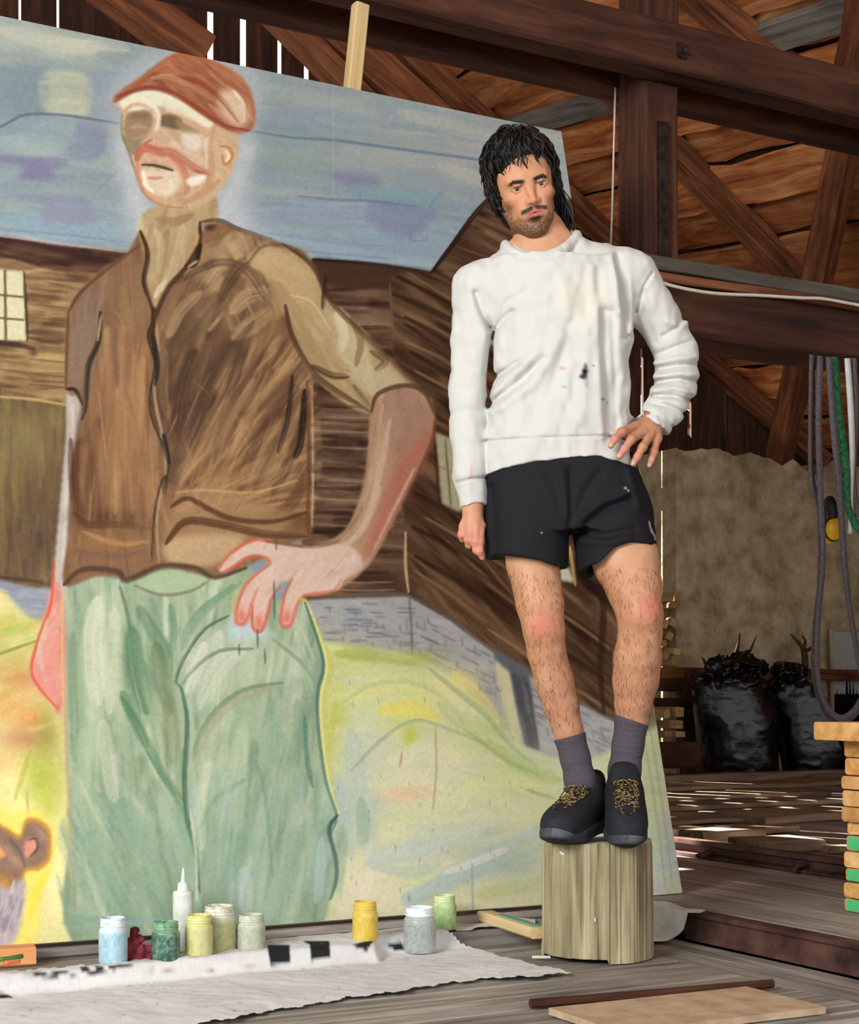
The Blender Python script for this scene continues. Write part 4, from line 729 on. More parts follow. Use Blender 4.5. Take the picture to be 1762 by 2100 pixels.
    L([(314, 214), (324, 230), (326, 250), (318, 275), (314, 290)], '#dcdac4', 6, .85); L([(340, 222), (370, 230), (400, 245)], '#dcd2b4', 12, .7); Y([(372, 276), (392, 272), (412, 278), (415, 300), (395, 310), (376, 298)], '#d8d0be', .8, 4); L([(352, 290), (370, 312), (400, 325), (420, 335)], '#d3b9a4', 16, .7); L([(420, 290), (426, 315), (424, 345)], '#e0d2bc', 7, .7)
    Y([(308, 272), (330, 268), (345, 285), (340, 302), (318, 304), (300, 298)], '#c9a184', .9, 2); L([(313, 285), (302, 292), (296, 298), (318, 306), (335, 308)], '#9f7050', 4, .8)
    for p, c, w_, a in (([(280, 330), (286, 312), (300, 304), (330, 312), (350, 312), (372, 326), (400, 345), (430, 358)], '#bd6a52', 18, .95), ([(284, 335), (284, 350), (292, 372)], '#c98470', 10, .8), ([(345, 315), (370, 340), (384, 370), (380, 400)], '#c0705c', 12, .85), ([(340, 322), (365, 345), (376, 372)], '#d89a84', 5, .7), ([(300, 316), (312, 322), (322, 335)], '#d09a7c', 10, .7), ([(400, 350), (425, 360), (410, 372)], '#b4553f', 6, .8), ([(296, 332), (320, 334), (345, 340)], '#c48a70', 8, .6)): L(p, c, w_, a)
    Y([(290, 348), (330, 350), (362, 350), (370, 378), (348, 402), (312, 396), (297, 372)], '#d8c2a6', .95, 2); L([(290, 338), (315, 339), (340, 345), (356, 350)], '#4f4636', 4, .95); L([(303, 364), (320, 366), (334, 364)], '#bd876a', 5, .8); L([(293, 352), (299, 378), (315, 394)], '#ebe4d2', 7, .9); L([(350, 370), (352, 388), (335, 398)], '#e3d6c2', 8, .7)
    Y([(384, 366), (424, 358), (416, 374), (390, 382)], '#e3dccb', .95, 1)
    L([(250, 232), (250, 275), (264, 310), (277, 350), (297, 398), (330, 420), (375, 427)], '#8a6a4a', 3, .7); L([(276, 345), (292, 388), (322, 416), (370, 428)], '#cf8d68', 7, .7); L([(440, 255), (432, 300), (434, 340), (427, 375), (400, 402)], '#bd8d66', 9, .6); L([(380, 415), (420, 395), (450, 370)], '#b5895f', 12, .6)
    Y([(448, 303), (466, 298), (478, 318), (466, 342), (450, 336)], '#cfa985', 1, 1); L([(450, 300), (470, 303), (476, 322), (462, 338), (455, 318)], '#b9794c', 4, .85); L([(462, 308), (470, 322), (462, 332)], '#e8dcb0', 4, .85)
    cp = [(232, 205), (240, 192), (285, 160), (340, 120), (380, 105), (420, 118), (470, 140), (505, 170), (522, 215), (522, 255), (508, 270), (480, 272), (445, 255), (400, 225), (360, 195), (320, 182), (280, 186), (240, 210)]
    Y(cp, '#a9694a', 1, 2); T(cp, ['#b87a55', '#8f4f38', '#a3603f', '#c08a66'], 130, lambda x, y: -32 if x < 330 else 38, 90, 9, .55)
    Y([(450, 190), (480, 185), (508, 215), (505, 255), (480, 255), (450, 225)], '#ddd0b0', .7, 6); L([(330, 158), (400, 165), (450, 200), (490, 250)], '#8a4433', 8, .7); L([(240, 198), (300, 180), (350, 190), (410, 225), (460, 258), (510, 268)], '#8f4436', 9, .85); L([(310, 160), (350, 158), (400, 180)], '#cf9f7a', 8, .6); L([(470, 160), (500, 200), (505, 240)], '#a9633f', 6, .7); L([(340, 120), (400, 112), (460, 140)], '#b5603f', 6, .7)
    L([(234, 205), (228, 215), (252, 228)], '#b8906f', 4, .6); L([(478, 185), (500, 215), (500, 250)], '#efe6cf', 5, .7); L([(430, 215), (470, 250)], '#c98a66', 6, .6)
    # grain of bristles everywhere, drips
    n = g.rs.normal(0, 1, g.a.shape[:2]).astype(np.float32)
    n = Pig.blur(n, 1); g.a *= (1+0.035*n)[..., None]
    lum = (g.a @ np.array([.3, .59, .11], np.float32))[..., None]; g.a = np.clip((lum-.5)*1.10+.485+(g.a-lum)*.92, 0, 1)
    return g

VP0, ZP0 = 3.781, 0.08; VP1, ZP1 = 4.459, 2.606; UP0, UP1 = 0.35, 2.958
def canvas_pt(s, t):
    """s along U 0..1, t up 0..1; the lower free corner bulges a little"""
    return s, t
CANVAS = vcol('painted_canvas', rough=0.75, bump_scale=90, bump=0.25, dist=0.002, spec=0.06, var=0.04)
RAWC = mottle('raw_canvas', ('#b9b3a4', '#cbc5b6', '#d8d2c4'), scale=40, rough=0.9)
def build_painting():
    t = empty('painting', W((UP0+UP1)/2, VP0, ZP0), 'huge unframed canvas painted with a man in cap, brown waistcoat and green trousers', 'painting')
    NX, NZ = 720, 900
    s, q = np.meshgrid(np.linspace(0, 1, NX), np.linspace(0, 1, NZ), indexing='ij'); s = s.ravel(); q = q.ravel()
    u = UP0+(UP1-UP0)*s; v = VP0+(VP1-VP0)*q; z = ZP0+(ZP1-ZP0)*q
    sag = -0.010*np.sin(np.pi*q)*np.sin(np.pi*s*1.0)+0.006*np.sin(s*14)*np.exp(-q*9)
    wav = 0.006*np.sin(q*9+1)*np.exp(-(1-s)*30)
    v = v+sag+wav
    Pn = np.stack([u*CA-v*SA, u*SA+v*CA, z], 1)
    g = paint_canvas(); x, y = project(Pn)
    col = g.sample(x, y)
    e = np.minimum.reduce([s*2.6, (1-s)*2.6])
    idx = np.arange(NX*NZ).reshape(NX, NZ)
    Q = np.stack([idx[:-1, :-1], idx[1:, :-1], idx[1:, 1:], idx[:-1, 1:]], -1).reshape(-1, 4)
    add('painted_surface', mk_np('painted_surface', Pn, Q, CANVAS, True, col), t)
    # turned-over canvas edge and stretcher bars behind
    n = Vector(W(0, 1)).normalized(); nn = (W(0, VP1-VP0, ZP1-ZP0)).cross(W(1, 0)).normalized(); nn = -nn if nn.dot(W(0, 1)) < 0 else nn
    def edge(name, pts):
        a = [Vector(p) for p in pts]; b = [p+nn*0.032 for p in a]
        vs = a+b; m = len(a)
        return add(name, mk(name, vs, [(i, i+1, m+i+1, m+i) for i in range(m-1)], RAWC, True), t)
    Pg = Pn.reshape(NX, NZ, 3)
    edge('canvas_edge', [Pg[-1, k] for k in list(range(0, NZ, 30))+[NZ-1]]); edge('canvas_edge', [Pg[k, -1] for k in list(range(0, NX, 30))+[NX-1]]); edge('canvas_edge', [Pg[k, 0] for k in list(range(0, NX, 10))+[NX-1]]); edge('canvas_edge', [Pg[0, k] for k in list(range(0, NZ, 30))+[NZ-1]])
    off = nn*0.03
    tv_ = W(0, VP1-VP0, ZP1-ZP0).normalized()*.034
    c = [W(UP0+.034, VP0, ZP0)+tv_, W(UP1-.034, VP0, ZP0)+tv_, W(UP1-.034, VP1, ZP1)-tv_, W(UP0+.034, VP1, ZP1)-tv_]
    for i, j in ((0, 1), (1, 2), (2, 3), (3, 0)): beam('stretcher_bar', c[i]+off, c[j]+off, 0.05, 0.03, PINE, t, up=nn, rough=0.001)
    for f in (.33, .66): beam('stretcher_bar', c[0].lerp(c[1], f)+off, c[3].lerp(c[2], f)+off, 0.05, 0.03, PINE, t, up=nn, rough=0.001)
build_painting()
# ================================================================== implicit-surface modelling helpers
class Field:
    def __init__(s, lo, hi, res):
        s.lo = np.array(lo, float); s.res = res
        s.n = np.ceil((np.array(hi, float)-s.lo)/res).astype(int)+1
        s.f = np.full(s.n, 0.2, np.float32)
        s.ax = [s.lo[i]+np.arange(s.n[i])*res for i in range(3)]
    def blk(s, lo, hi):
        sl = []
        for i in range(3):
            a = int(max(0, math.floor((lo[i]-s.lo[i])/s.res))); b = int(min(s.n[i], math.ceil((hi[i]-s.lo[i])/s.res)+1))
            if b <= a: return None
            sl.append(slice(a, b))
        X = s.ax[0][sl[0]][:, None, None]; Y = s.ax[1][sl[1]][None, :, None]; Z = s.ax[2][sl[2]][None, None, :]
        return tuple(sl), X, Y, Z
    def comb(s, sl, d, k, op):
        f = s.f[sl]
        if op == 'u':
            h = np.maximum(k-np.abs(f-d), 0)/k if k > 0 else 0
            s.f[sl] = np.minimum(f, d)-h*h*k/4
        else:
            d = -d; h = np.maximum(k-np.abs(f-d), 0)/k if k > 0 else 0
            s.f[sl] = np.maximum(f, d)+h*h*k/4
    def cap(s, a, b, ra, rb, k=0.02, sq=(1, 1, 1), op='u'):
        a = np.array(a, float); b = np.array(b, float); sq = np.array(sq, float); m = (max(ra, rb)/sq.min()+k+3*s.res)
        B = s.blk(np.minimum(a, b)-m, np.maximum(a, b)+m)
        if B is None: return
        sl, X, Y, Z = B; dv = (b-a)*sq; L = dv.dot(dv)+1e-12
        px, py, pz = (X-a[0])*sq[0], (Y-a[1])*sq[1], (Z-a[2])*sq[2]
        t = np.clip((px*dv[0]+py*dv[1]+pz*dv[2])/L, 0, 1)
        d = np.sqrt((px-t*dv[0])**2+(py-t*dv[1])**2+(pz-t*dv[2])**2)-(ra+(rb-ra)*t)
        s.comb(sl, d.astype(np.float32), k, op)
    def chain(s, pts, k=0.02, sq=(1, 1, 1), op='u'):
        for p, q in zip(pts[:-1], pts[1:]): s.cap(p[:3], q[:3], p[3], q[3], k, sq, op)
    def ell(s, c, r, k=0.01, op='u', R=None):
        c = np.array(c, float); r = np.array(r, float); m = r.max()+k+3*s.res
        B = s.blk(c-m, c+m)
        if B is None: return
        sl, X, Y, Z = B; x, y, z = X-c[0], Y-c[1], Z-c[2]
        if R is not None:
            x, y, z = R[0][0]*x+R[0][1]*y+R[0][2]*z, R[1][0]*x+R[1][1]*y+R[1][2]*z, R[2][0]*x+R[2][1]*y+R[2][2]*z
        k0 = np.sqrt((x/r[0])**2+(y/r[1])**2+(z/r[2])**2); k1 = np.sqrt((x/r[0]**2)**2+(y/r[1]**2)**2+(z/r[2]**2)**2)+1e-9
        d = k0*(k0-1)/k1; d = np.where(k0 < 1e-3, -r.min(), d)
        s.comb(sl, d.astype(np.float32), k, op)
    def grids(s): return s.ax[0][:, None, None], s.ax[1][None, :, None], s.ax[2][None, None, :]
    def at(s, P):
        """trilinear field value"""
        q = np.clip((np.asarray(P)-s.lo)/s.res, 0, s.n-1.001); i = q.astype(int); t = q-i; v = 0
        for dx in (0, 1):
            for dy in (0, 1):
                for dz in (0, 1):
                    v = v+s.f[i[:, 0]+dx, i[:, 1]+dy, i[:, 2]+dz]*np.where(dx, t[:, 0], 1-t[:, 0])*np.where(dy, t[:, 1], 1-t[:, 1])*np.where(dz, t[:, 2], 1-t[:, 2])
        return v
    def mesh(s):
        f = s.f; s_ = f < 0
        # pad edges outside
        for ax in range(3):
            i = [slice(None)]*3; i[ax] = 0; f[tuple(i)] = np.maximum(f[tuple(i)], 1e-4); i[ax] = -1; f[tuple(i)] = np.maximum(f[tuple(i)], 1e-4)
        s_ = f < 0
        C = [(0, 0, 0), (1, 0, 0), (0, 1, 0), (1, 1, 0), (0, 0, 1), (1, 0, 1), (0, 1, 1), (1, 1, 1)]
        nx, ny, nz = f.shape
        cs = sum(s_[a:nx-1+a, b:ny-1+b, c:nz-1+c].astype(np.int8) for a, b, c in C)
        act = (cs > 0) & (cs < 8); I = np.argwhere(act); n = len(I)
        idx = np.full(act.shape, -1, np.int64); idx[act] = np.arange(n)
        vals = [f[I[:, 0]+a, I[:, 1]+b, I[:, 2]+c] for a, b, c in C]
        pos = np.zeros((n, 3)); cnt = np.zeros(n)
        for i in range(8):
            for j in range(i+1, 8):
                if sum(abs(C[i][q]-C[j][q]) for q in range(3)) != 1: continue
                m = (vals[i] < 0) != (vals[j] < 0); t = np.where(m, vals[i]/(vals[i]-vals[j]+1e-20), 0)
                p = np.array(C[i])+t[:, None]*(np.array(C[j])-np.array(C[i])); pos += np.where(m[:, None], p, 0); cnt += m
        V = s.lo+(I+pos/np.maximum(cnt, 1)[:, None])*s.res
        Q = []
        for ax in range(3):
            a, b = [(1, 2), (2, 0), (0, 1)][ax]
            sl0 = [slice(1, -1)]*3; sl1 = [slice(1, -1)]*3; sl0[ax] = slice(0, -1); sl1[ax] = slice(1, None)
            A, B = s_[tuple(sl0)], s_[tuple(sl1)]
            E = np.argwhere(A != B)
            if len(E) == 0: continue
            off = np.ones(3, int); off[ax] = 0; E = E+off; inside = s_[E[:, 0], E[:, 1], E[:, 2]]
            def cell(da, db):
                c = E.copy(); c[:, a] -= da; c[:, b] -= db; return idx[c[:, 0], c[:, 1], c[:, 2]]
            q = np.stack([cell(1, 1), cell(0, 1), cell(0, 0), cell(1, 0)], 1)
            q[~inside] = q[~inside][:, ::-1]; Q.append(q)
        return V, np.concatenate(Q)
def relax(V, Q, it=1, lam=0.5):
    """light Laplacian smoothing"""
    n = len(V)
    e = np.concatenate([Q[:, [0, 1]], Q[:, [1, 2]], Q[:, [2, 3]], Q[:, [3, 0]]])
    for _ in range(it):
        acc = np.zeros((n, 3)); c = np.zeros(n)
        for k in range(3):
            acc[:, k] = np.bincount(e[:, 0], V[e[:, 1], k], n)+np.bincount(e[:, 1], V[e[:, 0], k], n)
        c = np.bincount(e[:, 0], minlength=n)+np.bincount(e[:, 1], minlength=n)
        V = V*(1-lam)+lam*acc/np.maximum(c, 1)[:, None]
    return V
def vnoise(P, sc, seed=0):
    """smooth value noise on points"""
    rs = np.random.RandomState(seed); T = rs.rand(32, 32, 32).astype(np.float32)
    q = np.asarray(P)*sc; i = np.floor(q).astype(int); t = q-i; t = t*t*(3-2*t); v = 0
    for dx in (0, 1):
        for dy in (0, 1):
            for dz in (0, 1):
                v = v+T[(i[:, 0]+dx) % 32, (i[:, 1]+dy) % 32, (i[:, 2]+dz) % 32]*np.where(dx, t[:, 0], 1-t[:, 0])*np.where(dy, t[:, 1], 1-t[:, 1])*np.where(dz, t[:, 2], 1-t[:, 2])
    return v
def sstep(a, b, x): t = np.clip((x-a)/(b-a), 0, 1); return t*t*(3-2*t)
def mixc(A, c, m): return A*(1-m[:, None])+np.array(lin(c), np.float32)*m[:, None]
def seg_dist(x, y, pts):
    best = np.full(np.broadcast(x, y).shape, 1e9)
    for (xa, ya), (xb, yb) in zip(pts[:-1], pts[1:]):
        dx, dy = xb-xa, yb-ya; t = np.clip(((x-xa)*dx+(y-ya)*dy)/(dx*dx+dy*dy+1e-9), 0, 1)
        best = np.minimum(best, np.hypot(x-xa-t*dx, y-ya-t*dy))
    return best

# ================================================================== THE MAN ON THE STUMP
YB = 4.08; PXM = YB/FPX
def pm(x, y, dy=0.0): p = at_Y(x, y, YB+dy); return (p.x, p.y, p.z)
def pr(x, y, dy, r): return (*pm(x, y, dy), r*PXM)
STUMP_TOP = 0.302; SC0 = at_Y(1225, 1958, 4.10)
person = empty('person', (pm(1215, 1720)[0], YB, STUMP_TOP), 'dark-haired bearded man in white sweatshirt and black shorts standing on a stump', 'person')
SKIN = vcol('skin', rough=0.55, bump_scale=260, bump=0.12, dist=0.0012, spec=0.35, sss=0.12)
CLOTH = vcol('sweatshirt_cotton', rough=0.95, bump_scale=900, bump=0.25, dist=0.0008, spec=0.1)
BLACKC = vcol('black_jersey', rough=0.8, bump_scale=700, bump=0.2, dist=0.0008, spec=0.2)
SOCK = vcol('grey_sock_knit', rough=0.95, bump_scale=700, bump=0.35, dist=0.001, spec=0.1)
SHOE = vcol('shoe_mesh', rough=0.75, bump_scale=600, bump=0.3, dist=0.001, spec=0.25)
HAIR = mottle('black_hair', ('#070605', '#0f0c0b', '#1b1512'), scale=90, rough=0.5, bump=0.4, dist=.002, spec=0.35)

def skin_cols(P, legs=True):
    n = vnoise(P, 40, 2); n2 = vnoise(P, 140, 3)
    C = np.tile(np.array(lin('#bf8a68'), np.float32), (len(P), 1))
    C = mixc(C, '#cf9d7a', sstep(.45, .75, n)*.6); C = mixc(C, '#a8745a', sstep(.55, .8, n2)*.35)
    return C

# ---- body: legs and trunk in one skin
def build_body():
    F = Field((0.02, YB-0.26, 0.36), (0.78, YB+0.26, 2.02), 0.005)
    legR = [pr(1085, 1020, .02, 66), pr(1090, 1110, .01, 58), pr(1092, 1150, .0, 54), pr(1108, 1240, -.025, 48), pr(1116, 1293, -.035, 42), pr(1121, 1336, -.02, 39), pr(1136, 1395, .0, 40), pr(1150, 1445, .01, 36), pr(1166, 1500, .015, 30), pr(1174, 1535, .018, 24), pr(1180, 1560, .02, 22), pr(1193, 1610, .025, 20)]
    legL = [pr(1240, 1020, .03, 74), pr(1262, 1080, .02, 72), pr(1284, 1150, -.01, 67), pr(1301, 1205, -.03, 56), pr(1313, 1262, -.045, 46.5), pr(1313, 1300, -.03, 44), pr(1308, 1350, -.01, 49), pr(1304, 1395, .005, 47), pr(1299, 1445, .015, 38), pr(1297, 1478, .02, 32), pr(1290, 1515, .025, 25), pr(1285, 1545, .03, 23), pr(1281, 1590, .03, 20)]
    F.chain(legR, .008); F.chain(legL, .008)
    # knees, calves, shin
    F.ell(pm(1108, 1280, -.062), (.028, .024, .032), .025); F.ell(pm(1322, 1246, -.075), (.03, .026, .032), .025)
    F.ell(pm(1095, 1255, -.055), (.02, .02, .03), .03); F.ell(pm(1302, 1215, -.065), (.03, .02, .035), .03)
    F.ell(pm(1150, 1400, .045), (.036, .03, .07), .03); F.ell(pm(1312, 1360, .04), (.045, .035, .07), .03)
    # trunk, neck, arms (under the clothes)
    F.chain([pr(1160, 1000, .04, 100), pr(1155, 850, .04, 95), pr(1145, 700, .04, 100), pr(1140, 610, .04, 98)], .05, sq=(1, 1.5, 1))
    F.cap(pm(1000, 592, .03), pm(1275, 575, .035), .044, .044, .03)
    F.chain([pr(975, 595, .03, 38), pr(965, 800, .02, 32), pr(967, 985, -.01, 22), pr(968, 1036, -.015, 19)], .01)
    F.chain([pr(1295, 580, .03, 34), pr(1384, 722, .08, 22), pr(1384, 780, .062, 19), pr(1362, 835, .02, 17), pr(1336, 866, -.01, 19)], .01)
    F.chain([pr(1120, 545, .045, 66), pr(1112, 505, .05, 52), pr(1100, 450, .06, 44)], .05)
    F.cap(pm(1100, 492, .035), pm(1056, 513, .01), .038, .028, .02); F.cap(pm(1116, 488, .035), pm(1164, 500, .02), .036, .026, .02)
    V, Q = F.mesh(); V = relax(V, Q, 2)
    C = skin_cols(V); x, y = project(V)
    kn = np.exp(-(((x-1108)/26)**2+((y-1284)/30)**2))+np.exp(-(((x-1330)/26)**2+((y-1245)/30)**2))
    C = mixc(C, '#c9705f', np.clip(kn*.75, 0, .75)); C = mixc(C, '#b98468', sstep(1290, 1500, y)*.5); C = mixc(C, '#cf9f7c', (1-sstep(1140, 1240, y))*.4)
    return V, Q, C
def hand_field(box_lo, box_hi, res): return Field(box_lo, box_hi, res)
def build_hands():
    out = []
    # hand resting on the hip: palm, four fingers over the hem, thumb behind
    lo = np.minimum(pm(1235, 985, -.16), pm(1235, 985, .1)); hi = np.maximum(pm(1395, 835, .12), pm(1395, 835, -.1))
    F = Field(lo-.005, hi+.005, .0018)
    F.chain([pr(1352, 850, .0, 22), pr(1340, 866, -.012, 22)], .012)
    F.chain([pr(1340, 866, -.012, 21), pr(1333, 880, -.025, 19)], .015)
    for (mx, my, md) in ((1304, 875, -.055), (1319, 886, -.05), (1333, 893, -.042), (1348, 899, -.03)):
        F.cap(pm(1340, 866, -.018), pm(mx, my, md), .017, .0135, .014)
    fr = [[(1304, 875, -.058, 10), (1276, 886, -.098, 8.6), (1262, 899, -.112, 7.6), (1253, 914, -.112, 6.2)],
          [(1319, 886, -.052, 10), (1295, 901, -.09, 8.6), (1281, 921, -.098, 7.6), (1270, 936, -.096, 6.4)],
          [(1333, 893, -.044, 9.6), (1318, 917, -.072, 8.4), (1307, 937, -.074, 7.4), (1299, 951, -.07, 6.3)],
          [(1348, 899, -.032, 9), (1341, 927, -.048, 7.6), (1336, 943, -.048, 6.8), (1332, 954, -.045, 5.9)]]
    for f in fr:
        F.chain([pr(*p) for p in f], .006)
        F.ell(pm(f[1][0], f[1][1], f[1][2]-.002), (.0118, .0118, .0118), .006)
    F.chain([pr(1325, 872, .0, 12), pr(1300, 878, .03, 10), pr(1285, 890, .05, 8)], .01)
    V, Q = F.mesh(); V = relax(V, Q, 2); C = skin_cols(V); x, y = project(V)
    C = mixc(C, '#a5694d', np.full(len(V), .35))
    for f in fr: C = mixc(C, '#d98d80', np.exp(-(((x-f[2][0])/11)**2+((y-f[2][1]-3)/16)**2))*.6)
    for f in fr:
        tx, ty = f[3][0], f[3][1]; C = mixc(C, '#e3b3a0', np.exp(-(((x-tx+1)/4)**2+((y-ty+1)/4.5)**2))*.8)
    for a, b in (((1325, 868), (1308, 878)), ((1336, 870), (1322, 888)), ((1344, 872), (1336, 892)), ((1350, 874), (1349, 897))):
        C = mixc(C, '#c78d6c', np.exp(-(seg_dist(x, y, [a, b])/2.2)**2)*.6)
    out.append((V, Q, C))
    # hanging hand
    lo = np.minimum(pm(930, 1165, -.09), pm(930, 1165, .09)); hi = np.maximum(pm(1010, 1020, .09), pm(1010, 1020, -.09))
    F = Field(lo-.005, hi+.005, .0018)
    F.chain([pr(970, 1015, -.012, 21), pr(969, 1042, -.015, 21)], .012, sq=(1, 1.25, 1))
    for mx, my, md in ((952, 1078, -.018), (963, 1081, -.03), (976, 1081, -.034), (987, 1078, -.02)): F.cap(pm(969, 1044, -.016), pm(mx, my, md), .016, .0125, .014)
    fr = [[(951, 1078, -.018, 9), (947, 1096, -.026, 8), (949, 1104, -.012, 7), (953, 1100, .008, 6)],
          [(962, 1081, -.030, 9.4), (960, 1106, -.042, 8.4), (962, 1117, -.03, 7.6), (966, 1112, -.008, 6.4)],
          [(976, 1081, -.034, 9.6), (975, 1110, -.05, 8.6), (977, 1128, -.042, 7.4), (981, 1134, -.02, 6.4)],
          [(986, 1079, -.024, 9.4), (984, 1110, -.048, 8.4), (984, 1130, -.046, 7.4), (989, 1143, -.035, 6)]]
    for f in fr: F.chain([pr(*p) for p in f], .006)
    F.chain([pr(978, 1050, .0, 13), pr(990, 1075, .02, 10), pr(992, 1095, .015, 8.5), pr(990, 1112, .0, 7)], .01)
    V, Q = F.mesh(); V = relax(V, Q, 2); C = skin_cols(V); x, y = project(V)
    C = mixc(C, '#d99a80', np.full(len(V), .4)); C = mixc(C, '#d8877a', sstep(1075, 1110, y)*.5)
    for f in fr[:3]: C = mixc(C, '#a86655', np.exp(-(((x-f[0][0]-6)/2.2)**2+((y-1095)/16)**2))*.5)
    out.append((V, Q, C))
    return out

# ---- head
HPOS = Vector(pm(1085, 381, -0.075))
HROT = Matrix.Rotation(math.radians(-13), 3, 'Y') @ Matrix.Rotation(math.radians(16), 3, 'X') @ Matrix.Rotation(math.radians(2), 3, 'Z')
def h2w(P): return np.asarray(P) @ np.array(HROT).T + np.array(HPOS)
def w2h(p): return np.array((HROT.transposed() @ (Vector(p)-HPOS))[:])
def build_head():
    F = Field((-.1, -.045, -.19), (.1, .2, .15), .0019)
    F.ell((0, .088, .035), (.074, .093, .088), .0); F.ell((0, .058, .035), (.064, .063, .062), .02)
    F.ell((0, .060, -.025), (.066, .066, .078), .03); F.ell((0, .052, -.075), (.047, .056, .046), .03)
    F.cap((-.046, .078, -.05), (-.016, .020, -.107), .017, .014, .025); F.cap((.046, .078, -.05), (.016, .020, -.107), .017, .014, .025)
    F.ell((0, .010, -.109), (.023, .021, .017), .02)
    for s in (-1, 1):
        F.ell((s*.043, .020, -.026), (.021, .020, .015), .02)
        F.cap((s*.012, .001, .017), (s*.045, .013, .019), .009, .008, .014)
        F.ell((s*.032, -.006, -.001), (.0175, .012, .0105), .009, 'd')
        F.ell((s*.024, .003, -.052), (.012, .01, .022), .02)
    F.cap((0, .004, .012), (0, -.008, -.010), .0075, .0078, .010); F.cap((0, -.008, -.010), (0, -.0225, -.037), .0078, .0098, .010)
    for s in (-1, 1): F.ell((s*.0125, -.011, -.039), (.0078, .0115, .0075), .007); F.ell((s*.007, -.018, -.0455), (.0038, .005, .0028), .003, 'd')
    F.ell((0, .002, -.066), (.032, .012, .022), .02)
    F.chain([(-.025, .008, -.0635, .003), (-.010, -.007, -.0635, .0048), (0, -.009, -.0645, .0045), (.010, -.007, -.0625, .0048), (.025, .008, -.0590, .003)], .006)
    F.chain([(-.019, .004, -.0705, .0035), (0, -.0075, -.0735, .0062), (.019, .004, -.0685, .0035)], .006)
    F.chain([(-.027, .004, -.0640, .0014), (0, -.0145, -.0690, .0018), (.028, .004, -.0590, .0014)], .003, op='d')
    F.ell((0, -.004, -.084), (.016, .007, .005), .01, 'd')
    for s in (-1, 1):        # eyelids
        F.chain([(s*.0185, .003, -.0035, .0025), (s*.026, -.003, .0052, .0030), (s*.034, -.0038, .0058, .0030), (s*.0455, .0035, -.0005, .0027)], .004)
        F.chain([(s*.0185, .003, -.0035, .0022), (s*.027, -.001, -.0086, .0025), (s*.036, -.001, -.0088, .0025), (s*.0455, .004, -.0015, .0024)], .004)
        F.ell((s*.0755, .082, -.012), (.009, .020, .031), .008, R=np.array(Matrix.Rotation(math.radians(s*18), 3, 'Z'))); F.ell((s*.083, .074, -.010), (.006, .009, .018), .006, 'd')
    nb = w2h(pm(1110, 520, .055)); F.cap((0, .098, -.06), nb, .053, .066, .025); F.cap((0, .092, -.09), nb+np.array([0, -.008, 0]), .03, .034, .02)
    V, Q = F.mesh(); V = relax(V, Q, 2, .4)
    x, y, z = V[:, 0], V[:, 1], V[:, 2]; ax = np.abs(x); front = 1-sstep(.06, .085, y)
    C = skin_cols(V); C = mixc(C, '#cf9670', np.full(len(V), .5))
    C = mixc(C, '#c67a66', np.exp(-((ax-.042)**2/.014**2+(z+.034)**2/.016**2))*.45*front); C = mixc(C, '#c9806a', np.exp(-(x**2/.014**2+(z+.037)**2/.014**2))*.45*front)
    C = mixc(C, '#a86e58', np.exp(-((ax-.032)**2/.018**2+(z+.002)**2/.010**2))*.5*front)
    nz = vnoise(V, 420, 5)
    beard = sstep(-.066, -.082, z)*sstep(-.150, -.118, z)
    side = sstep(.044, .060, ax)*sstep(-.012, -.045, z)*sstep(-.13, -.11, z); beard = np.maximum(beard, side)*(.8+.35*sstep(-.085, -.105, z))
    beard *= 1-np.exp(-((ax-.030)**2/.009**2+(z+.076)**2/.012**2))*.55
    beard *= 1-np.exp(-(x**2/.020**2+((z+.0675)/.009)**2)**2)
    C = mixc(C, '#2c211b', np.clip(beard*(.52+1.0*(nz-.3))*(1-sstep(.11, .13, y)), 0, .85))
    mus = np.exp(-((z+.0545+ax*.22)/.0062)**4)*sstep(.040, .030, ax)*front*(.55+.45*sstep(.002, .006, ax))
    C = mixc(C, '#1a1310', np.clip(mus*(.85+.4*nz), 0, .95))
    soul = np.exp(-(x/.009)**2-((z+.086)/.008)**2)*front; C = mixc(C, '#2d231e', np.clip(soul*.8, 0, .8))
    lip = np.exp(-(x/.022)**4)*np.exp(-((z+.0690-.09*x)/.0066)**4)*front; C = mixc(C, '#c0605e', np.clip(lip*1.0, 0, .95))
    C = mixc(C, '#5a2a26', np.exp(-(x/.023)**4)*np.exp(-((z+.0672)/.0012)**2)*front*.7)
    brow = np.exp(-(((ax-.031)/.0205)**6))*np.exp(-((z-.0155-.14*(ax-.031)*np.where(ax < .042, 1, -1.2))/.0052)**4)*front; C = mixc(C, '#15100e', np.clip(brow*1.2, 0, .97))
    lash = np.exp(-(((ax-.032)/.0145)**6))*np.exp(-((z-.0035)/.0018)**2)*front; C = mixc(C, '#2a1e19', np.clip(lash*.75, 0, .8))
    return V, Q, C
def build_eye(s):
    V = []; C = []; n, m = 40, 40
    for i in range(n+1):
        a = math.pi*i/n
        for j in range(m):
            b = 2*math.pi*j/m; r = .0122
            V.append((r*math.sin(a)*math.cos(b), -r*math.cos(a), r*math.sin(a)*math.sin(b)))
            d = r*math.sin(a)*(1 if a < math.pi/2 else 9)
            C.append(lin('#0a0706') if d < .0022 else lin('#5a3a22') if d < .0052 else lin('#2f1d14') if d < .0058 else lin('#d8cfc6'))
    V = np.array(V); Q = [(i*m+j, i*m+(j+1) % m, (i+1)*m+(j+1) % m, (i+1)*m+j) for i in range(n) for j in range(m)]
    R = np.array(Matrix.Rotation(math.radians(6), 3, 'X'))
    V = V @ R.T + np.array((s*.032, .0095, -.0015))
    return V, np.array(Q), np.array(C, np.float32)

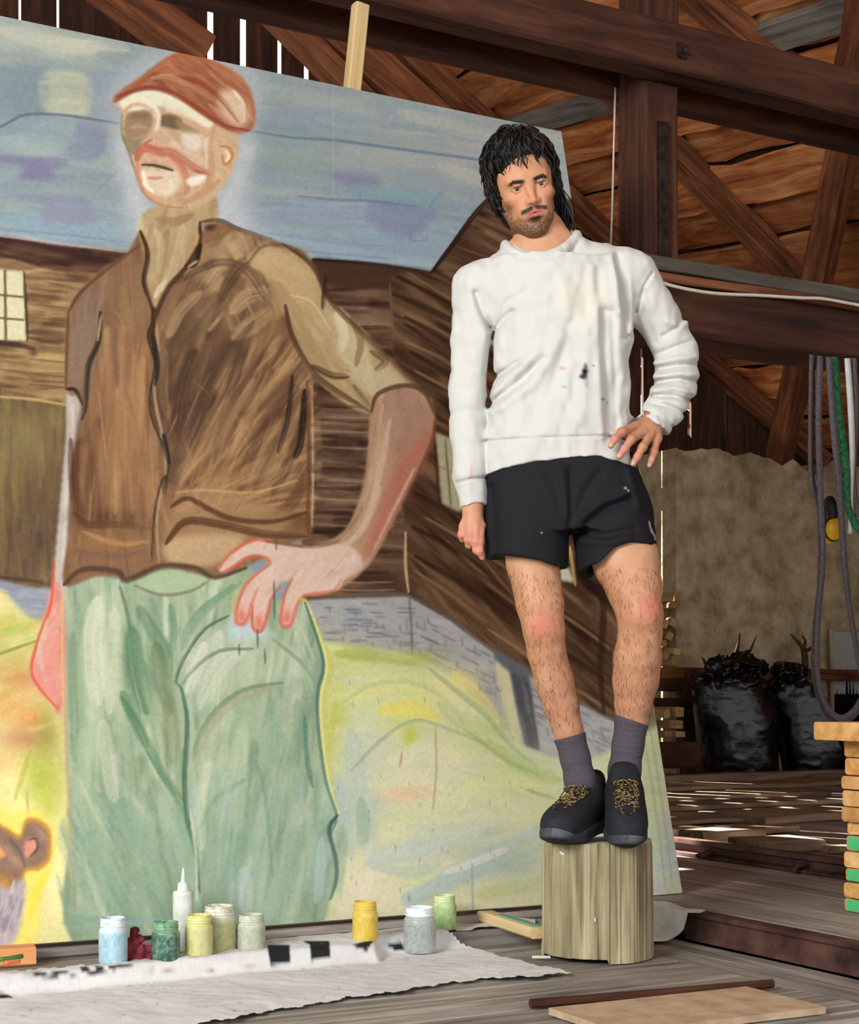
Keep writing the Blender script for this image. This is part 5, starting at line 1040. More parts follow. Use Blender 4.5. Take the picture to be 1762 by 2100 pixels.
def build_hair():
    # soft mass under the locks
    F = Field((-.13, -.03, -.16), (.13, .24, .19), .003)
    F.ell((0, .10, .045), (.082, .094, .090), 0); F.ell((-.005, .070, .080), (.072, .070, .056), .03); F.ell((0, .125, -.03), (.074, .062, .085), .03)
    F.cap((-.078, .07, .02), (-.082, .085, -.03), .018, .014, .02); F.cap((.078, .07, .02), (.084, .095, -.05), .018, .014, .02)
    F.ell((0, -.05, -.045), (.064, .135, .098), .012, 'd'); F.ell((0, .02, -.11), (.085, .09, .07), .012, 'd'); F.ell((0, .06, -.15), (.075, .07, .07), .01, 'd')
    V, Q = F.mesh(); n = vnoise(V, 55, 9)-.5; cen = np.array((0, .09, .03)); d = V-cen; d /= np.linalg.norm(d, axis=1)[:, None]; V = V+d*(n*.012)[:, None]
    paths = []; rad = []; rs = np.random.RandomState(12)
    cen = np.array((0, .095, .045)); R0 = np.array((.084, .098, .098)); crown = np.array((.012, .075, .145))
    def grow(root, length, g, wav, side=None, out=1.05, steps=16, hang=False):
        p = np.array(root, float); P = [p.copy()]; ph = rs.rand()*6; st = length/steps
        ax = rs.normal(0, 1, 3)
        dv = p-crown; dv /= np.linalg.norm(dv)+1e-9
        if side is not None: dv = np.array(side, float)
        for k in range(steps):
            t = k/steps; nrm = (p-cen)/R0**2; nrm /= np.linalg.norm(nrm)
            dd = dv-nrm*dv.dot(nrm)*(.9 if not (hang and p[2] < .02) else .0); dd += np.array((0, .0, -1))*g*t; dd /= np.linalg.norm(dd)+1e-9
            wv = np.cross(dd, nrm)*math.sin(ph+t*7)*wav+nrm*math.cos(ph*1.7+t*8)*wav*.8
            p = p+(dd+wv)*st; q = (p-cen)/R0; l = np.linalg.norm(q)
            lim = out+.02*math.sin(ph)
            if l < lim and not (hang and p[2] < .0): p = cen+q/l*lim*R0
            P.append(p.copy()); dv = dd
        return np.array(P)
    for _ in range(820):      # crown and sides
        while True:
            d = rs.normal(0, 1, 3); d /= np.linalg.norm(d)
            r = cen+d*R0
            if r[2] < -.02: continue
            if r[1] < .045 and r[2] < .10: continue
            break
        ln = rs.uniform(.035, .08) if r[2] > .06 else (rs.uniform(.04, .075) if r[0] < 0 else rs.uniform(.05, .10))
        paths.append(grow(r, ln, .7, .55, out=1.02+rs.rand()*.15)); rad.append(rs.uniform(.0016, .0040))
    for _ in range(90):       # fringe swept to both sides of the forehead
        xx = rs.uniform(-.07, .07); r = (xx, .045-.02*rs.rand()+abs(xx)*.3, .118-abs(xx)*.3)
        paths.append(grow(r, rs.uniform(.022, .046), 1.2, .45, side=(xx*5+rs.normal(0, .25), -.55, .05), out=1.06)); rad.append(rs.uniform(.0010, .0026))
    for s in (-1, 1):         # longer curls behind the ears
        for _ in range(100):
            r = (s*rs.uniform(.070, .090), rs.uniform(.07, .13) if s > 0 else rs.uniform(.08, .15), rs.uniform(-.03, .05))
            ln = rs.uniform(.03, .085) if s < 0 else rs.uniform(.07, .175)
            paths.append(grow(r, ln, 1.5, .55, hang=s > 0, side=(s*.25 if s < 0 else rs.uniform(.25, .55), .05, -.9), out=1.0+rs.rand()*.14)); rad.append(rs.uniform(.0014, .0034))
    for _ in range(60):       # flyaways
        d = rs.normal(0, 1, 3); d[2] = abs(d[2])+.3; d /= np.linalg.norm(d); r = cen+d*R0*1.05
        if r[1] < .03: continue
        paths.append(grow(r, rs.uniform(.03, .06), -.2, .5, side=d+np.array((rs.normal(0, .5), 0, .3)), out=1.1)); rad.append(.0007)
    rr = [r*np.sqrt(np.clip(1-np.linspace(-.15, 1, len(p))**4, .02, 1)) for p, r in zip(paths, rad)]
    V2, Q2 = tube_np(paths, rr, 6, cap=False)
    return np.concatenate([V, V2]), np.concatenate([Q, Q2+len(V)])

# ---- sweatshirt
def interp_prof(prof, z):
    zz = np.array([p[0] for p in prof]); o = np.argsort(zz)
    return [np.interp(z, zz[o], np.array([p[i] for p in prof])[o]) for i in range(1, len(prof[0]))]
def zpx(y): return CH+(HY-y)*PXM
def xpx(x): return (x-CX)*PXM
def build_shirt():
    lo = np.array((xpx(905), YB-.20, zpx(1065))); hi = np.array((xpx(1452), YB+.24, zpx(455)))
    F = Field(lo, hi, .0034)
    X, Y, Z = F.grids()
    prof = [(y, l, r, b) for y, l, r, b in ((500, 1045, 1215, .080), (530, 1000, 1265, .100), (560, 985, 1292, .112), (620, 992, 1306, .120), (690, 1006, 1306, .122), (735, 1012, 1294, .120), (790, 1011, 1292, .120), (850, 1000, 1291, .124), (900, 994, 1292, .127), (940, 992, 1302, .127), (985, 990, 1318, .124))]
    pz = [(zpx(p[0]), xpx((p[1]+p[2])/2), (p[2]-p[1])/2*PXM, p[3]) for p in prof]
    cx, a, b = interp_prof(pz, F.ax[2]); cy = YB+.02
    q = np.abs((X-cx)/a)**2.4+np.abs((Y-cy)/b)**2.3
    d = (q**(1/2.35)-1)*np.minimum(a, b)*.9
    hx = np.array([985, 1010, 1060, 1130, 1210, 1260, 1300, 1325]); hy = np.array([979, 973, 962, 953, 948, 953, 964, 973])
    zh = np.interp(F.ax[0], xpx(hx), zpx(hy))[:, None, None]
    d = np.maximum(d, zh-Z); d = np.maximum(d, Z-zpx(534)+0*X)
    F.f = np.minimum(F.f, d).astype(np.float32)
    F.cap(pm(1058, 556, .025), pm(985, 590, .025), .063, .062, .022); F.cap(pm(1180, 541, .025), pm(1272, 560, .03), .066, .066, .018); F.cap(pm(1062, 561, .03), pm(1180, 545, .03), .060, .062, .022)
    arm = [pr(975, 590, .03, 48), pr(969, 700, .025, 43.5), pr(962, 800, .015, 40), pr(960, 900, .0, 38), pr(963, 975, -.008, 35), pr(969, 1005, -.012, 28), pr(970, 1042, -.014, 25)]
    F.chain(arm, .008)
    B = F.blk(pm(925, 1075, -.1), pm(1003, 1025, .1))
    if B:
        sl, x_, y_, z_ = B; c = zpx(1041)+(x_-xpx(948))/(xpx(992)-xpx(948))*(zpx(1034)-zpx(1041))
        inside = (x_ < xpx(992))
        F.f[sl] = np.where(x_ < xpx(1003), np.maximum(F.f[sl], (c-z_)), F.f[sl])
    arm = [pr(1296, 568, .03, 50), pr(1350, 650, .055, 45), pr(1387, 722, .075, 45), pr(1387, 785, .055, 44), pr(1366, 836, .02, 41), pr(1345, 862, .0, 37), pr(1325, 892, -.02, 37)]
    A = Field(lo, hi, .0034); A.chain(arm, .008)
    p0 = np.array(pm(1334, 869, -.01)); nrm = np.array((-42.0, 0, -73.0)); nrm /= np.linalg.norm(nrm)
    A.f = np.maximum(A.f, ((X-p0[0])*nrm[0]+(Z-p0[2])*nrm[2]).astype(np.float32))
    A.cap(pm(1338, 866, -.01), pm(1310, 916, -.03), .027, .027, .004, op='d')       # hollow cuff
    h = np.maximum(.028-np.abs(F.f-A.f), 0)/.028; F.f = np.minimum(F.f, A.f)-h*h*.007
    # neck opening
    F.ell(pm(1108, 480, .005), (.092, .12, .058), .006, op='d'); F.cap(pm(1108, 503, -.05), pm(1108, 440, -.09), .042, .07, .008, op='d')
    col = [(1036, 508, .01), (1046, 516, -.03), (1066, 523, -.060), (1100, 527, -.080), (1135, 523, -.073), (1160, 509, -.055), (1177, 494, -.025), (1184, 482, .01), (1165, 482, .06), (1110, 494, .085), (1060, 512, .055), (1036, 508, .01)]
    P = smooth_path([pm(*c) for c in col], 40); F.chain([(*p, 7.5*PXM) for p in P], 0, sq=(1, 1, .8))
    # folds (only on the side facing the room): ridges and grooves
    px = CX+FPX*X/Y; py = HY-FPX*(Z-CH)/Y
    folds = [([(975, 600), (988, 640), (1005, 672)], 6, -6), ([(960, 590), (975, 640), (1000, 700)], 9, 3), ([(1008, 690), (1035, 652), (1050, 640)], 7, -5), ([(1103, 720), (1052, 768), (1005, 812)], 12, 5), ([(1118, 735), (1065, 785), (1004, 832)], 8, -4), ([(1154, 690), (1090, 790), (1008, 842)], 14, 5), ([(1010, 775), (1040, 760), (1060, 745)], 7, -5), ([(1006, 700), (1002, 760), (1000, 830)], 8, -5),
             ([(1238, 640), (1241, 740), (1248, 900)], 11, -6), ([(1226, 640), (1232, 760), (1238, 890)], 12, 4), ([(1230, 560), (1236, 640)], 12, -2), ([(1256, 640), (1260, 760), (1264, 880)], 8, -3), ([(1268, 530), (1280, 580), (1288, 630), (1284, 690)], 8, -5), ([(1254, 520), (1266, 580), (1270, 640)], 9, 4), ([(1154, 575), (1160, 610), (1166, 650)], 13, 3), ([(1195, 565), (1200, 610), (1208, 660)], 13, -2), ([(1170, 660), (1150, 740), (1130, 800)], 14, -4), ([(1205, 660), (1204, 760), (1190, 860)], 16, 4), ([(1075, 600), (1040, 620), (1020, 660)], 9, -3),
             ([(1345, 700), (1330, 660), (1322, 600)], 7, -4), ([(1338, 560), (1320, 590), (1305, 640)], 3, -4), ([(1345, 728), (1385, 712), (1415, 702)], 6, -5), ([(1340, 745), (1385, 735), (1428, 732)], 6, 5), ([(1345, 757), (1390, 750), (1430, 748)], 5, -6), ([(1342, 772), (1390, 765), (1430, 768)], 6, 5), ([(1342, 785), (1390, 778), (1428, 784)], 5, -6), ([(1340, 800), (1385, 795), (1424, 806)], 6, 5), ([(1338, 812), (1380, 812), (1418, 824)], 5, -6), ([(1332, 826), (1370, 832), (1408, 850)], 5, -5), ([(1372, 660), (1395, 668), (1412, 660)], 8, 5), ([(1360, 690), (1390, 672), (1400, 655)], 6, -5),
             ([(990, 905), (1100, 898), (1248, 894), (1300, 905)], 3, -3), ([(935, 990), (965, 982), (995, 980)], 3, -3), ([(925, 760), (965, 752), (1000, 770)], 8, -2), ([(923, 850), (960, 842), (998, 850)], 8, -2), ([(940, 640), (948, 720), (950, 800)], 9, -2.5), ([(1300, 845), (1345, 848), (1385, 880)], 4, -3)]
    front = 1-sstep(YB+.02, YB+.07, Y)
    band = np.abs(F.f) < .03
    I = np.argwhere(band & (front > 0.01)); yy = F.ax[1][I[:, 1]]; xx = F.ax[0][I[:, 0]]; zz = F.ax[2][I[:, 2]]
    ppx = CX+FPX*xx/yy; ppy = HY-FPX*(zz-CH)/yy; fr = 1-sstep(YB+.02, YB+.09, yy); dsum = np.zeros(len(I))
    for pts, w_, amp in folds:
        dist = seg_dist(ppx, ppy, pts); dsum += amp*.0019*np.exp(-(dist/w_)**2)
    Pn = np.stack([xx, yy, zz], 1); dsum += (vnoise(Pn*np.array([1.6, 1, .8]), 16, 4)-.5)*.012+(vnoise(Pn*np.array([1.5, 1, .9]), 40, 8)-.5)*.005
    F.f[I[:, 0], I[:, 1], I[:, 2]] -= (dsum*fr).astype(np.float32)
    V, Q = F.mesh(); V = relax(V, Q, 2)
    x, y = project(V); C = np.tile(np.array(lin('#cacac5'), np.float32), (len(V), 1)); fr = V[:, 1] < YB+.0; nz = vnoise(V, 260, 7)
    def stain(cx_, cy_, rx, ry, c, a):
        nonlocal C
        m = np.exp(-(((x-cx_)/rx)**2+((y-cy_)/ry)**2)**2*(.4+1.4*nz))*a*fr; C = mixc(C, c, np.clip(m, 0, 1))
    for s_ in ((1200, 762, 8, 10, '#15181c', 1), (1198, 772, 9, 7, '#15181c', .9), (1201, 750, 5, 6, '#22262a', .7), (1193, 773, 6, 2.5, '#22262a', .7), (1203, 785, 6, 10, '#8d8f90', .5), (1153, 755, 8, 4.5, '#c79a78', .7), (1218, 750, 2.5, 2.5, '#5a5a5a', .8), (1158, 793, 7, 2, '#8a8a88', .7), (1237, 819, 5, 3, '#5a5c5e', .8), (1246, 826, 3, 3, '#5a5c5e', .6), (967, 970, 4, 14, '#d09a98', .6), (968, 1000, 4, 12, '#cfa6a8', .5), (1195, 610, 60, 60, '#d6d2bd', .5), (1250, 880, 8, 60, '#cfcdc6', .4)): stain(*s_)
    C = mixc(C, '#b9a09a', np.exp(-(seg_dist(x, y, [(938, 990), (962, 983), (994, 980)])/1.6)**2)*.6); C = mixc(C, '#c3c1b6', np.exp(-(seg_dist(x, y, [(990, 905), (1100, 898), (1248, 894)])/1.6)**2)*.5*fr)
    C = mixc(C, '#bdbbb0', np.exp(-(seg_dist(x, y, [(1034, 512), (1055, 530), (1100, 537), (1140, 532), (1170, 515)])/1.6)**2)*.5*fr)
    return V, Q, C
def build_shorts():
    lo = np.array((xpx(980), YB-.19, zpx(1190))); hi = np.array((xpx(1365), YB+.22, zpx(930)))
    F = Field(lo, hi, .0036); X, Y, Z = F.grids()
    pz = [(zpx(y), xpx((l+r)/2), (r-l)/2*PXM, b) for y, l, r, b in ((930, 1000, 1300, .112), (970, 995, 1312, .118), (1010, 994, 1327, .122), (1060, 994, 1337, .122), (1100, 994, 1342, .115))]
    cx, a, b = interp_prof(pz, F.ax[2]); q = np.abs((X-cx)/a)**2.5+np.abs((Y-YB-.02)/b)**2.3
    d = (q**(1/2.4)-1)*np.minimum(a, b)*.9; d = np.maximum(d, zpx(1094)-Z); F.f = np.minimum(F.f, d).astype(np.float32)
    F.chain([pr(1080, 1060, .015, 84), pr(1081, 1110, .008, 84), pr(1081, 1195, .0, 86)], .012, sq=(1, .95, 1)); F.chain([pr(1255, 1060, .02, 84), pr(1262, 1110, .008, 82), pr(1268, 1200, -.004, 84)], .012, sq=(1, .95, 1))
    # hems
    zr = np.interp(F.ax[0], xpx(np.array([985, 1003, 1035, 1090, 1140, 1166])), zpx(np.array([1144, 1146, 1142, 1153, 1164, 1166])))
    zl = np.interp(F.ax[0], xpx(np.array([1166, 1187, 1220, 1250, 1283, 1320, 1345, 1355])), zpx(np.array([1168, 1172, 1158, 1130, 1119, 1120, 1130, 1136])))
    back = sstep(YB-.03, YB+.10, Y)*.028
    zz = np.where(X < xpx(1166), zr[:, None, None]*np.ones_like(Y), zl[:, None, None]-back); F.f = np.maximum(F.f, (zz-Z).astype(np.float32))
    # gap between the legs, hollow legs
    for t in np.linspace(-.2, .25, 60): F.cap(pm(1166.5, 1092, t), pm(1174, 1185, t), .0008, 9*PXM, .002, op='d')
    F.cap(pm(1089, 1185, .0), pm(1086, 1235, 0), 66*PXM, 72*PXM, .004, op='d'); F.cap(pm(1278, 1180, .0), pm(1270, 1235, 0), 73*PXM, 75*PXM, .004, op='d')
    folds = [([(1170, 960), (1172, 1020), (1168, 1085)], 6, -4), ([(1150, 960), (1158, 1010), (1164, 1060)], 9, 4), ([(1290, 1025), (1240, 1045), (1200, 1080)], 9, -6), ([(1285, 1012), (1235, 1030), (1195, 1060)], 9, 5), ([(1300, 1085), (1240, 1100), (1185, 1090)], 8, -5), ([(1290, 1102), (1240, 1112), (1190, 1110)], 8, 4), ([(1230, 970), (1200, 1010), (1180, 1060)], 10, -4), ([(1100, 965), (1130, 1020), (1150, 1080)], 12, 3), ([(1010, 1000), (1015, 1080), (1020, 1140)], 9, -4), ([(1290, 965), (1300, 1000), (1310, 1040)], 9, 4), ([(1000, 1128), (1080, 1138), (1160, 1148)], 2.5, -1.5)]
    I = np.argwhere(np.abs(F.f) < .03); xx, yy, z_ = F.ax[0][I[:, 0]], F.ax[1][I[:, 1]], F.ax[2][I[:, 2]]; ppx = CX+FPX*xx/yy; ppy = HY-FPX*(z_-CH)/yy; ds = np.zeros(len(I))
    for pts, w_, amp in folds: ds += amp*.0018*np.exp(-(seg_dist(ppx, ppy, pts)/w_)**2)
    ds += (vnoise(np.stack([xx, yy, z_], 1), 18, 6)-.5)*.006
    F.f[I[:, 0], I[:, 1], I[:, 2]] -= (ds*(1-sstep(YB+.02, YB+.08, yy))).astype(np.float32)
    V, Q = F.mesh(); V = relax(V, Q, 2); x, y = project(V); C = np.tile(np.array(lin('#1b1b20'), np.float32), (len(V), 1)); fr = V[:, 1] < YB
    for cx_, cy_, r in ((1111, 1093, 1.6), (1283, 1001, 2.2), (1289, 1006, 1.8)): C = mixc(C, '#b9b9b4', np.exp(-((x-cx_)**2+(y-cy_)**2)/r**2)*fr*.9)
    m = np.minimum(seg_dist(x, y, [(1332, 1070), (1334, 1082), (1339, 1092)]), seg_dist(x, y, [(1336, 1090), (1343, 1098), (1344, 1106)])); C = mixc(C, '#c9c9c4', np.exp(-(m/1.4)**2)*.8)
    return V, Q, C
def build_sock(pts, top):
    P = np.array([p[:3] for p in pts]); F = Field(P.min(0)-.06, P.max(0)+.06, .003); F.chain(pts, .012)
    (x0, y0), (x1, y1) = top; X, Y, Z = F.grids(); pxx = CX+FPX*X/YB; zt = zpx(y0+(pxx-x0)/(x1-x0)*(y1-y0)); F.f = np.maximum(F.f, (Z-zt).astype(np.float32))
    V, Q = F.mesh(); r = relax(V, Q, 2); r = r+(np.sin(r[:, 2]*420+8*vnoise(r, 20, 3))*.0006)[:, None]*np.array([0, -1, 0])
    C = np.tile(np.array(lin('#57535a'), np.float32), (len(V), 1)); n = vnoise(r, 300, 4); C = mixc(C, '#3f3c42', n*.5)
    return r, Q, C
# ---- shoes (built along +y toe, then placed)
def build_shoe():
    F = Field((-.07, -.17, -.01), (.07, .19, .17), .0022)
    F.chain([(0, -.105, .060, .034), (0, -.05, .070, .040), (0, .0, .066, .042), (0, .05, .056, .043), (.002, .09, .046, .043), (.003, .118, .041, .040)], .03)
    F.chain([(0, -.10, .055, .038), (0, -.088, .125, .040)], .03, sq=(1.08, .92, 1)); F.chain([(0, -.045, .09, .03), (0, -.052, .135, .026)], .03, sq=(.9, 1, 1)); F.ell((0, .105, .058), (.040, .042, .026), .02)
    F.cap((0, -.085, .11), (0, -.080, .17), .030, .034, .006, op='d')
    X, Y, Z = F.grids(); F.f = np.maximum(F.f, (.020-Z+.012*np.clip((Y-.06)/.08, 0, 2)**2*-1).astype(np.float32))
    S_ = Field((-.075, -.175, -.012), (.075, .195, .08), .0022); X, Y, Z = S_.grids(); X2, Y2 = X, Y
    d = None
    for (a, b) in (((0, -.108, .043), (0, -.03, .042)), ((0, -.03, .042), (.002, .07, .052)), ((.002, .07, .053), (.004, .118, .044))):
        dx, dy = b[0]-a[0], b[1]-a[1]; t = np.clip(((X2-a[0])*dx+(Y2-a[1])*dy)/(dx*dx+dy*dy), 0, 1); q = np.hypot(X2-a[0]-t*dx, Y2-a[1]-t*dy)-(a[2]+(b[2]-a[2])*t); d = q if d is None else np.minimum(d, q)
    zc = .017+.022*np.clip((Y2-.06)/.1, 0, 2)**2+.006*np.clip((-.08-Y2)/.06, 0, 1); hh = .016-.003*np.clip((Y2-.08)/.05, 0, 1)+.006*np.clip((-.05-Y2)/.08, 0, 1)
    dz = np.abs(Z-zc)-hh; r = .008; dd = np.sqrt(np.maximum(d+r, 0)**2+np.maximum(dz+r, 0)**2)+np.minimum(np.maximum(d+r, dz+r), 0)-r
    S_.f = np.minimum(S_.f, dd).astype(np.float32)
    V, Q = F.mesh(); V = relax(V, Q, 2); C = np.tile(np.array(lin('#1d1f24'), np.float32), (len(V), 1)); C = mixc(C, '#2e3036', vnoise(V, 90, 1)*.6)
    C = mixc(C, '#101216', np.exp(-((V[:, 0]/.02)**4))*((V[:, 1] > -.05) & (V[:, 1] < .09))*.7)
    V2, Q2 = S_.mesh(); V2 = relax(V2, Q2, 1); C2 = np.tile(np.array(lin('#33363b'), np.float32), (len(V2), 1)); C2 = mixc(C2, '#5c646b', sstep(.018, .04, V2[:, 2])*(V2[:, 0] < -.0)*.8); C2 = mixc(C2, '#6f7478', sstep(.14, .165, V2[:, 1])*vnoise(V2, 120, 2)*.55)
    def top(x, y):
        i = int(round((x-F.lo[0])/F.res)); j = int(round((y-F.lo[1])/F.res)); c = np.nonzero(F.f[i, j] < 0)[0]
        return F.ax[2][c[-1]]+.0018 if len(c) else .05
    paths = []; rs = np.random.RandomState(2)
    ys = np.linspace(-.012, .088, 10)
    for k, yv in enumerate(ys):
        for s in (-1, 1):
            pts = []
            for t in np.linspace(-1, 1, 13):
                x = t*.024*s; y = yv+.006*t+.0022*math.sin(t*9+k); pts.append((x, y, top(x, y)))
            paths.append(np.array(pts))
    for s in (-1, 1):
        pts = [(s*(.026+.002*math.sin(k*2.2)), y, top(s*.026, y)) for k, y in enumerate(np.linspace(-.014, .095, 20))]; paths.append(np.array(pts))
    loop = [(-.016, .095), (-.014, .115), (0, .128), (.014, .115), (.016, .095)]; paths.append(np.array([(x, y, top(x, y)) for x, y in smooth_path([(a, b, 0) for a, b in loop], 16)[:, :2]]))
    zt = top(0, -.010)
    for s in (-1, 1):
        paths.append(smooth_path([(0, -.010, zt+.003), (s*.012, -.004, zt+.008), (s*.030, .010, zt+.002), (s*.018, .018, top(s*.018, .018)+.004), (0, -.008, zt+.005)], 16)); paths.append(smooth_path([(0, -.010, zt+.003), (s*.018, .004, zt+.006), (s*.03, .025, top(s*.028, .025)+.005), (s*.028, .045, top(s*.028, .045)+.004)], 12))
    V3, Q3 = tube_np(paths, [np.full(len(p), .0014) for p in paths], 5, cap=False)
    ph = np.sin(V3[:, 0]*900+V3[:, 1]*700); C3 = np.where((ph > .45)[:, None], np.array(lin('#b59a62'), np.float32), np.array(lin('#1a1815'), np.float32))
    tab = [(-.013, -.058, .150), (.013, -.058, .150), (.013, -.040, .132), (-.013, -.040, .132)]
    return (V, Q, C), (V2, Q2, C2), (V3, Q3, C3)
def place_shoe(M, parts):
    M3 = np.array(M.to_3x3()); T = np.array(M.translation)
    f = lambda V: V @ M3.T + T
    (a, b, c) = parts
    s = add('shoe', mk_np('shoe', f(a[0]), a[1], SHOE, True, a[2]), person); s['label'] = 'black trail running shoe with yellow-flecked laces'
    for nm, p, mt in (('sole', b, SHOE), ('laces', c, SOCK)):
        o = bpy.data.objects.new(nm, mk_np(nm, f(p[0]), p[1], mt, True, p[2])); COL.objects.link(o); o.parent = s
    tb = np.array([(-.012, -.012, 0), (.012, -.012, 0), (.012, .010, -.012), (-.012, .010, -.012), (-.012, -.012, .003), (.012, -.012, .003), (.012, .010, -.009), (-.012, .010, -.009)])+np.array((0, -.028, .130))
    o = add('pull_tab', mk('pull_tab', f(tb).tolist(), [(0, 3, 2, 1), (4, 5, 6, 7), (0, 1, 5, 4), (1, 2, 6, 5), (2, 3, 7, 6), (3, 0, 4, 7)], plain('tab_yellow', '#d8a832')), None)
    o.parent = s

def build_person():
    parts = [build_body()]+build_hands(); V, Q, C = build_head(); parts.append((h2w(V), Q, C))
    off = 0; VV = []; QQ = []; CC = []
    for v, q, c in parts: VV.append(v); QQ.append(q+off); CC.append(c); off += len(v)
    add('body', mk_np('body', np.concatenate(VV), np.concatenate(QQ), SKIN, True, np.concatenate(CC)), person)
    EYE_M = vcol('eye_surface', rough=0.12, bump=0, spec=0.6)
    for s in (-1, 1):
        V, Q, C = build_eye(s); add('eye', mk_np('eye', h2w(V), Q[:, ::-1], EYE_M, True, C), person)
    V, Q = build_hair(); o = add('hair', mk_np('hair', h2w(V), Q, HAIR, True), person); o['label'] = 'tousled black chin-length hair'
    V, Q, C = build_shirt(); o = add('sweatshirt', mk_np('sweatshirt', V, Q, CLOTH, True, C), person); o['label'] = 'white sweatshirt with a black paint stain'
    V, Q, C = build_shorts(); o = add('shorts', mk_np('shorts', V, Q, BLACKC, True, C), person); o['label'] = 'black jersey shorts'
    for pts, top in (([pr(1160, 1475, .013, 37), pr(1166, 1500, .015, 33), pr(1180, 1555, .02, 30), pr(1190, 1600, .02, 32), pr(1196, 1640, .03, 34)], ((1137, 1519), (1199, 1501))), ([pr(1298, 1440, .016, 42), pr(1297, 1468, .02, 35.5), pr(1288, 1530, .028, 32), pr(1281, 1580, .03, 33), pr(1280, 1620, .035, 34)], ((1264, 1466), (1330, 1488)))):
        V, Q, C = build_sock(pts, top); o = add('sock', mk_np('sock', V, Q, SOCK, True, C), person); o['label'] = 'dark grey ribbed crew sock'
    sh = build_shoe()
    def mat(yaw, pitch, roll, ankle, local):
        R = (Matrix.Rotation(math.radians(180+yaw), 3, 'Z') @ Matrix.Rotation(math.radians(pitch), 3, 'X') @ Matrix.Rotation(math.radians(roll), 3, 'Y')).to_4x4()
        R = R @ Matrix.Scale(1.06, 4)
        R.translation = Vector(ankle)-R.to_3x3() @ Vector(local)
        P = sh[1][0] @ np.array(R.to_3x3()).T + np.array(R.translation); on = np.hypot(P[:, 0]-SC0.x, P[:, 1]-SC0.y) < .138      # rest the sole on the stump
        R.translation.z += STUMP_TOP+.005-P[on, 2].min(); return R
    place_shoe(mat(-28, -5, 0, pm(1207, 1605, .045), (0, -.075, .125)), sh)
    place_shoe(mat(-4, -17, 0, pm(1280, 1582, .03), (0, -.075, .125)), sh)
build_person()
# ---- leg hair: short dark strands lying on the shins and thighs
def build_leg_hair():
    rs = np.random.RandomState(31); body = bpy.data.objects['body'].data
    n = len(body.vertices); co = np.empty(n*3, np.float32); no = np.empty(n*3, np.float32); body.vertices.foreach_get('co', co); body.vertices.foreach_get('normal', no); co = co.reshape(-1, 3); no = no.reshape(-1, 3)
    x, y = project(co); ok = np.nonzero((y > 1165) & (y < 1500) & (no[:, 1] < .3) & (x > 1030) & (x < 1365) & (co[:, 2] < 1.1))[0]
    pick = rs.choice(ok, 1900); paths = []; rad = []
    for i in pick:
        kn = math.exp(-((y[i]-1275)/35)**2)
        if rs.rand() < kn*.7: continue
        p = co[i].astype(float); nn = no[i]; d = np.array((rs.normal(.0, .35), 0, -1)); d -= nn*d.dot(nn); d /= np.linalg.norm(d)+1e-9; L_ = rs.uniform(.008, .02)
        paths.append(np.array([p, p+d*L_*.5+nn*.0022, p+d*L_+nn*.0012+np.array((rs.normal(0, .002), 0, 0))])); rad.append(np.array((.00030, .00026, .0001)))
    V, Q = tube_np(paths, rad, 3, cap=False)
    o = add('leg_hair', mk_np('leg_hair', V, Q, plain('dark_body_hair', '#6b4630', .7), False), person); o['kind'] = 'stuff'
build_leg_hair()
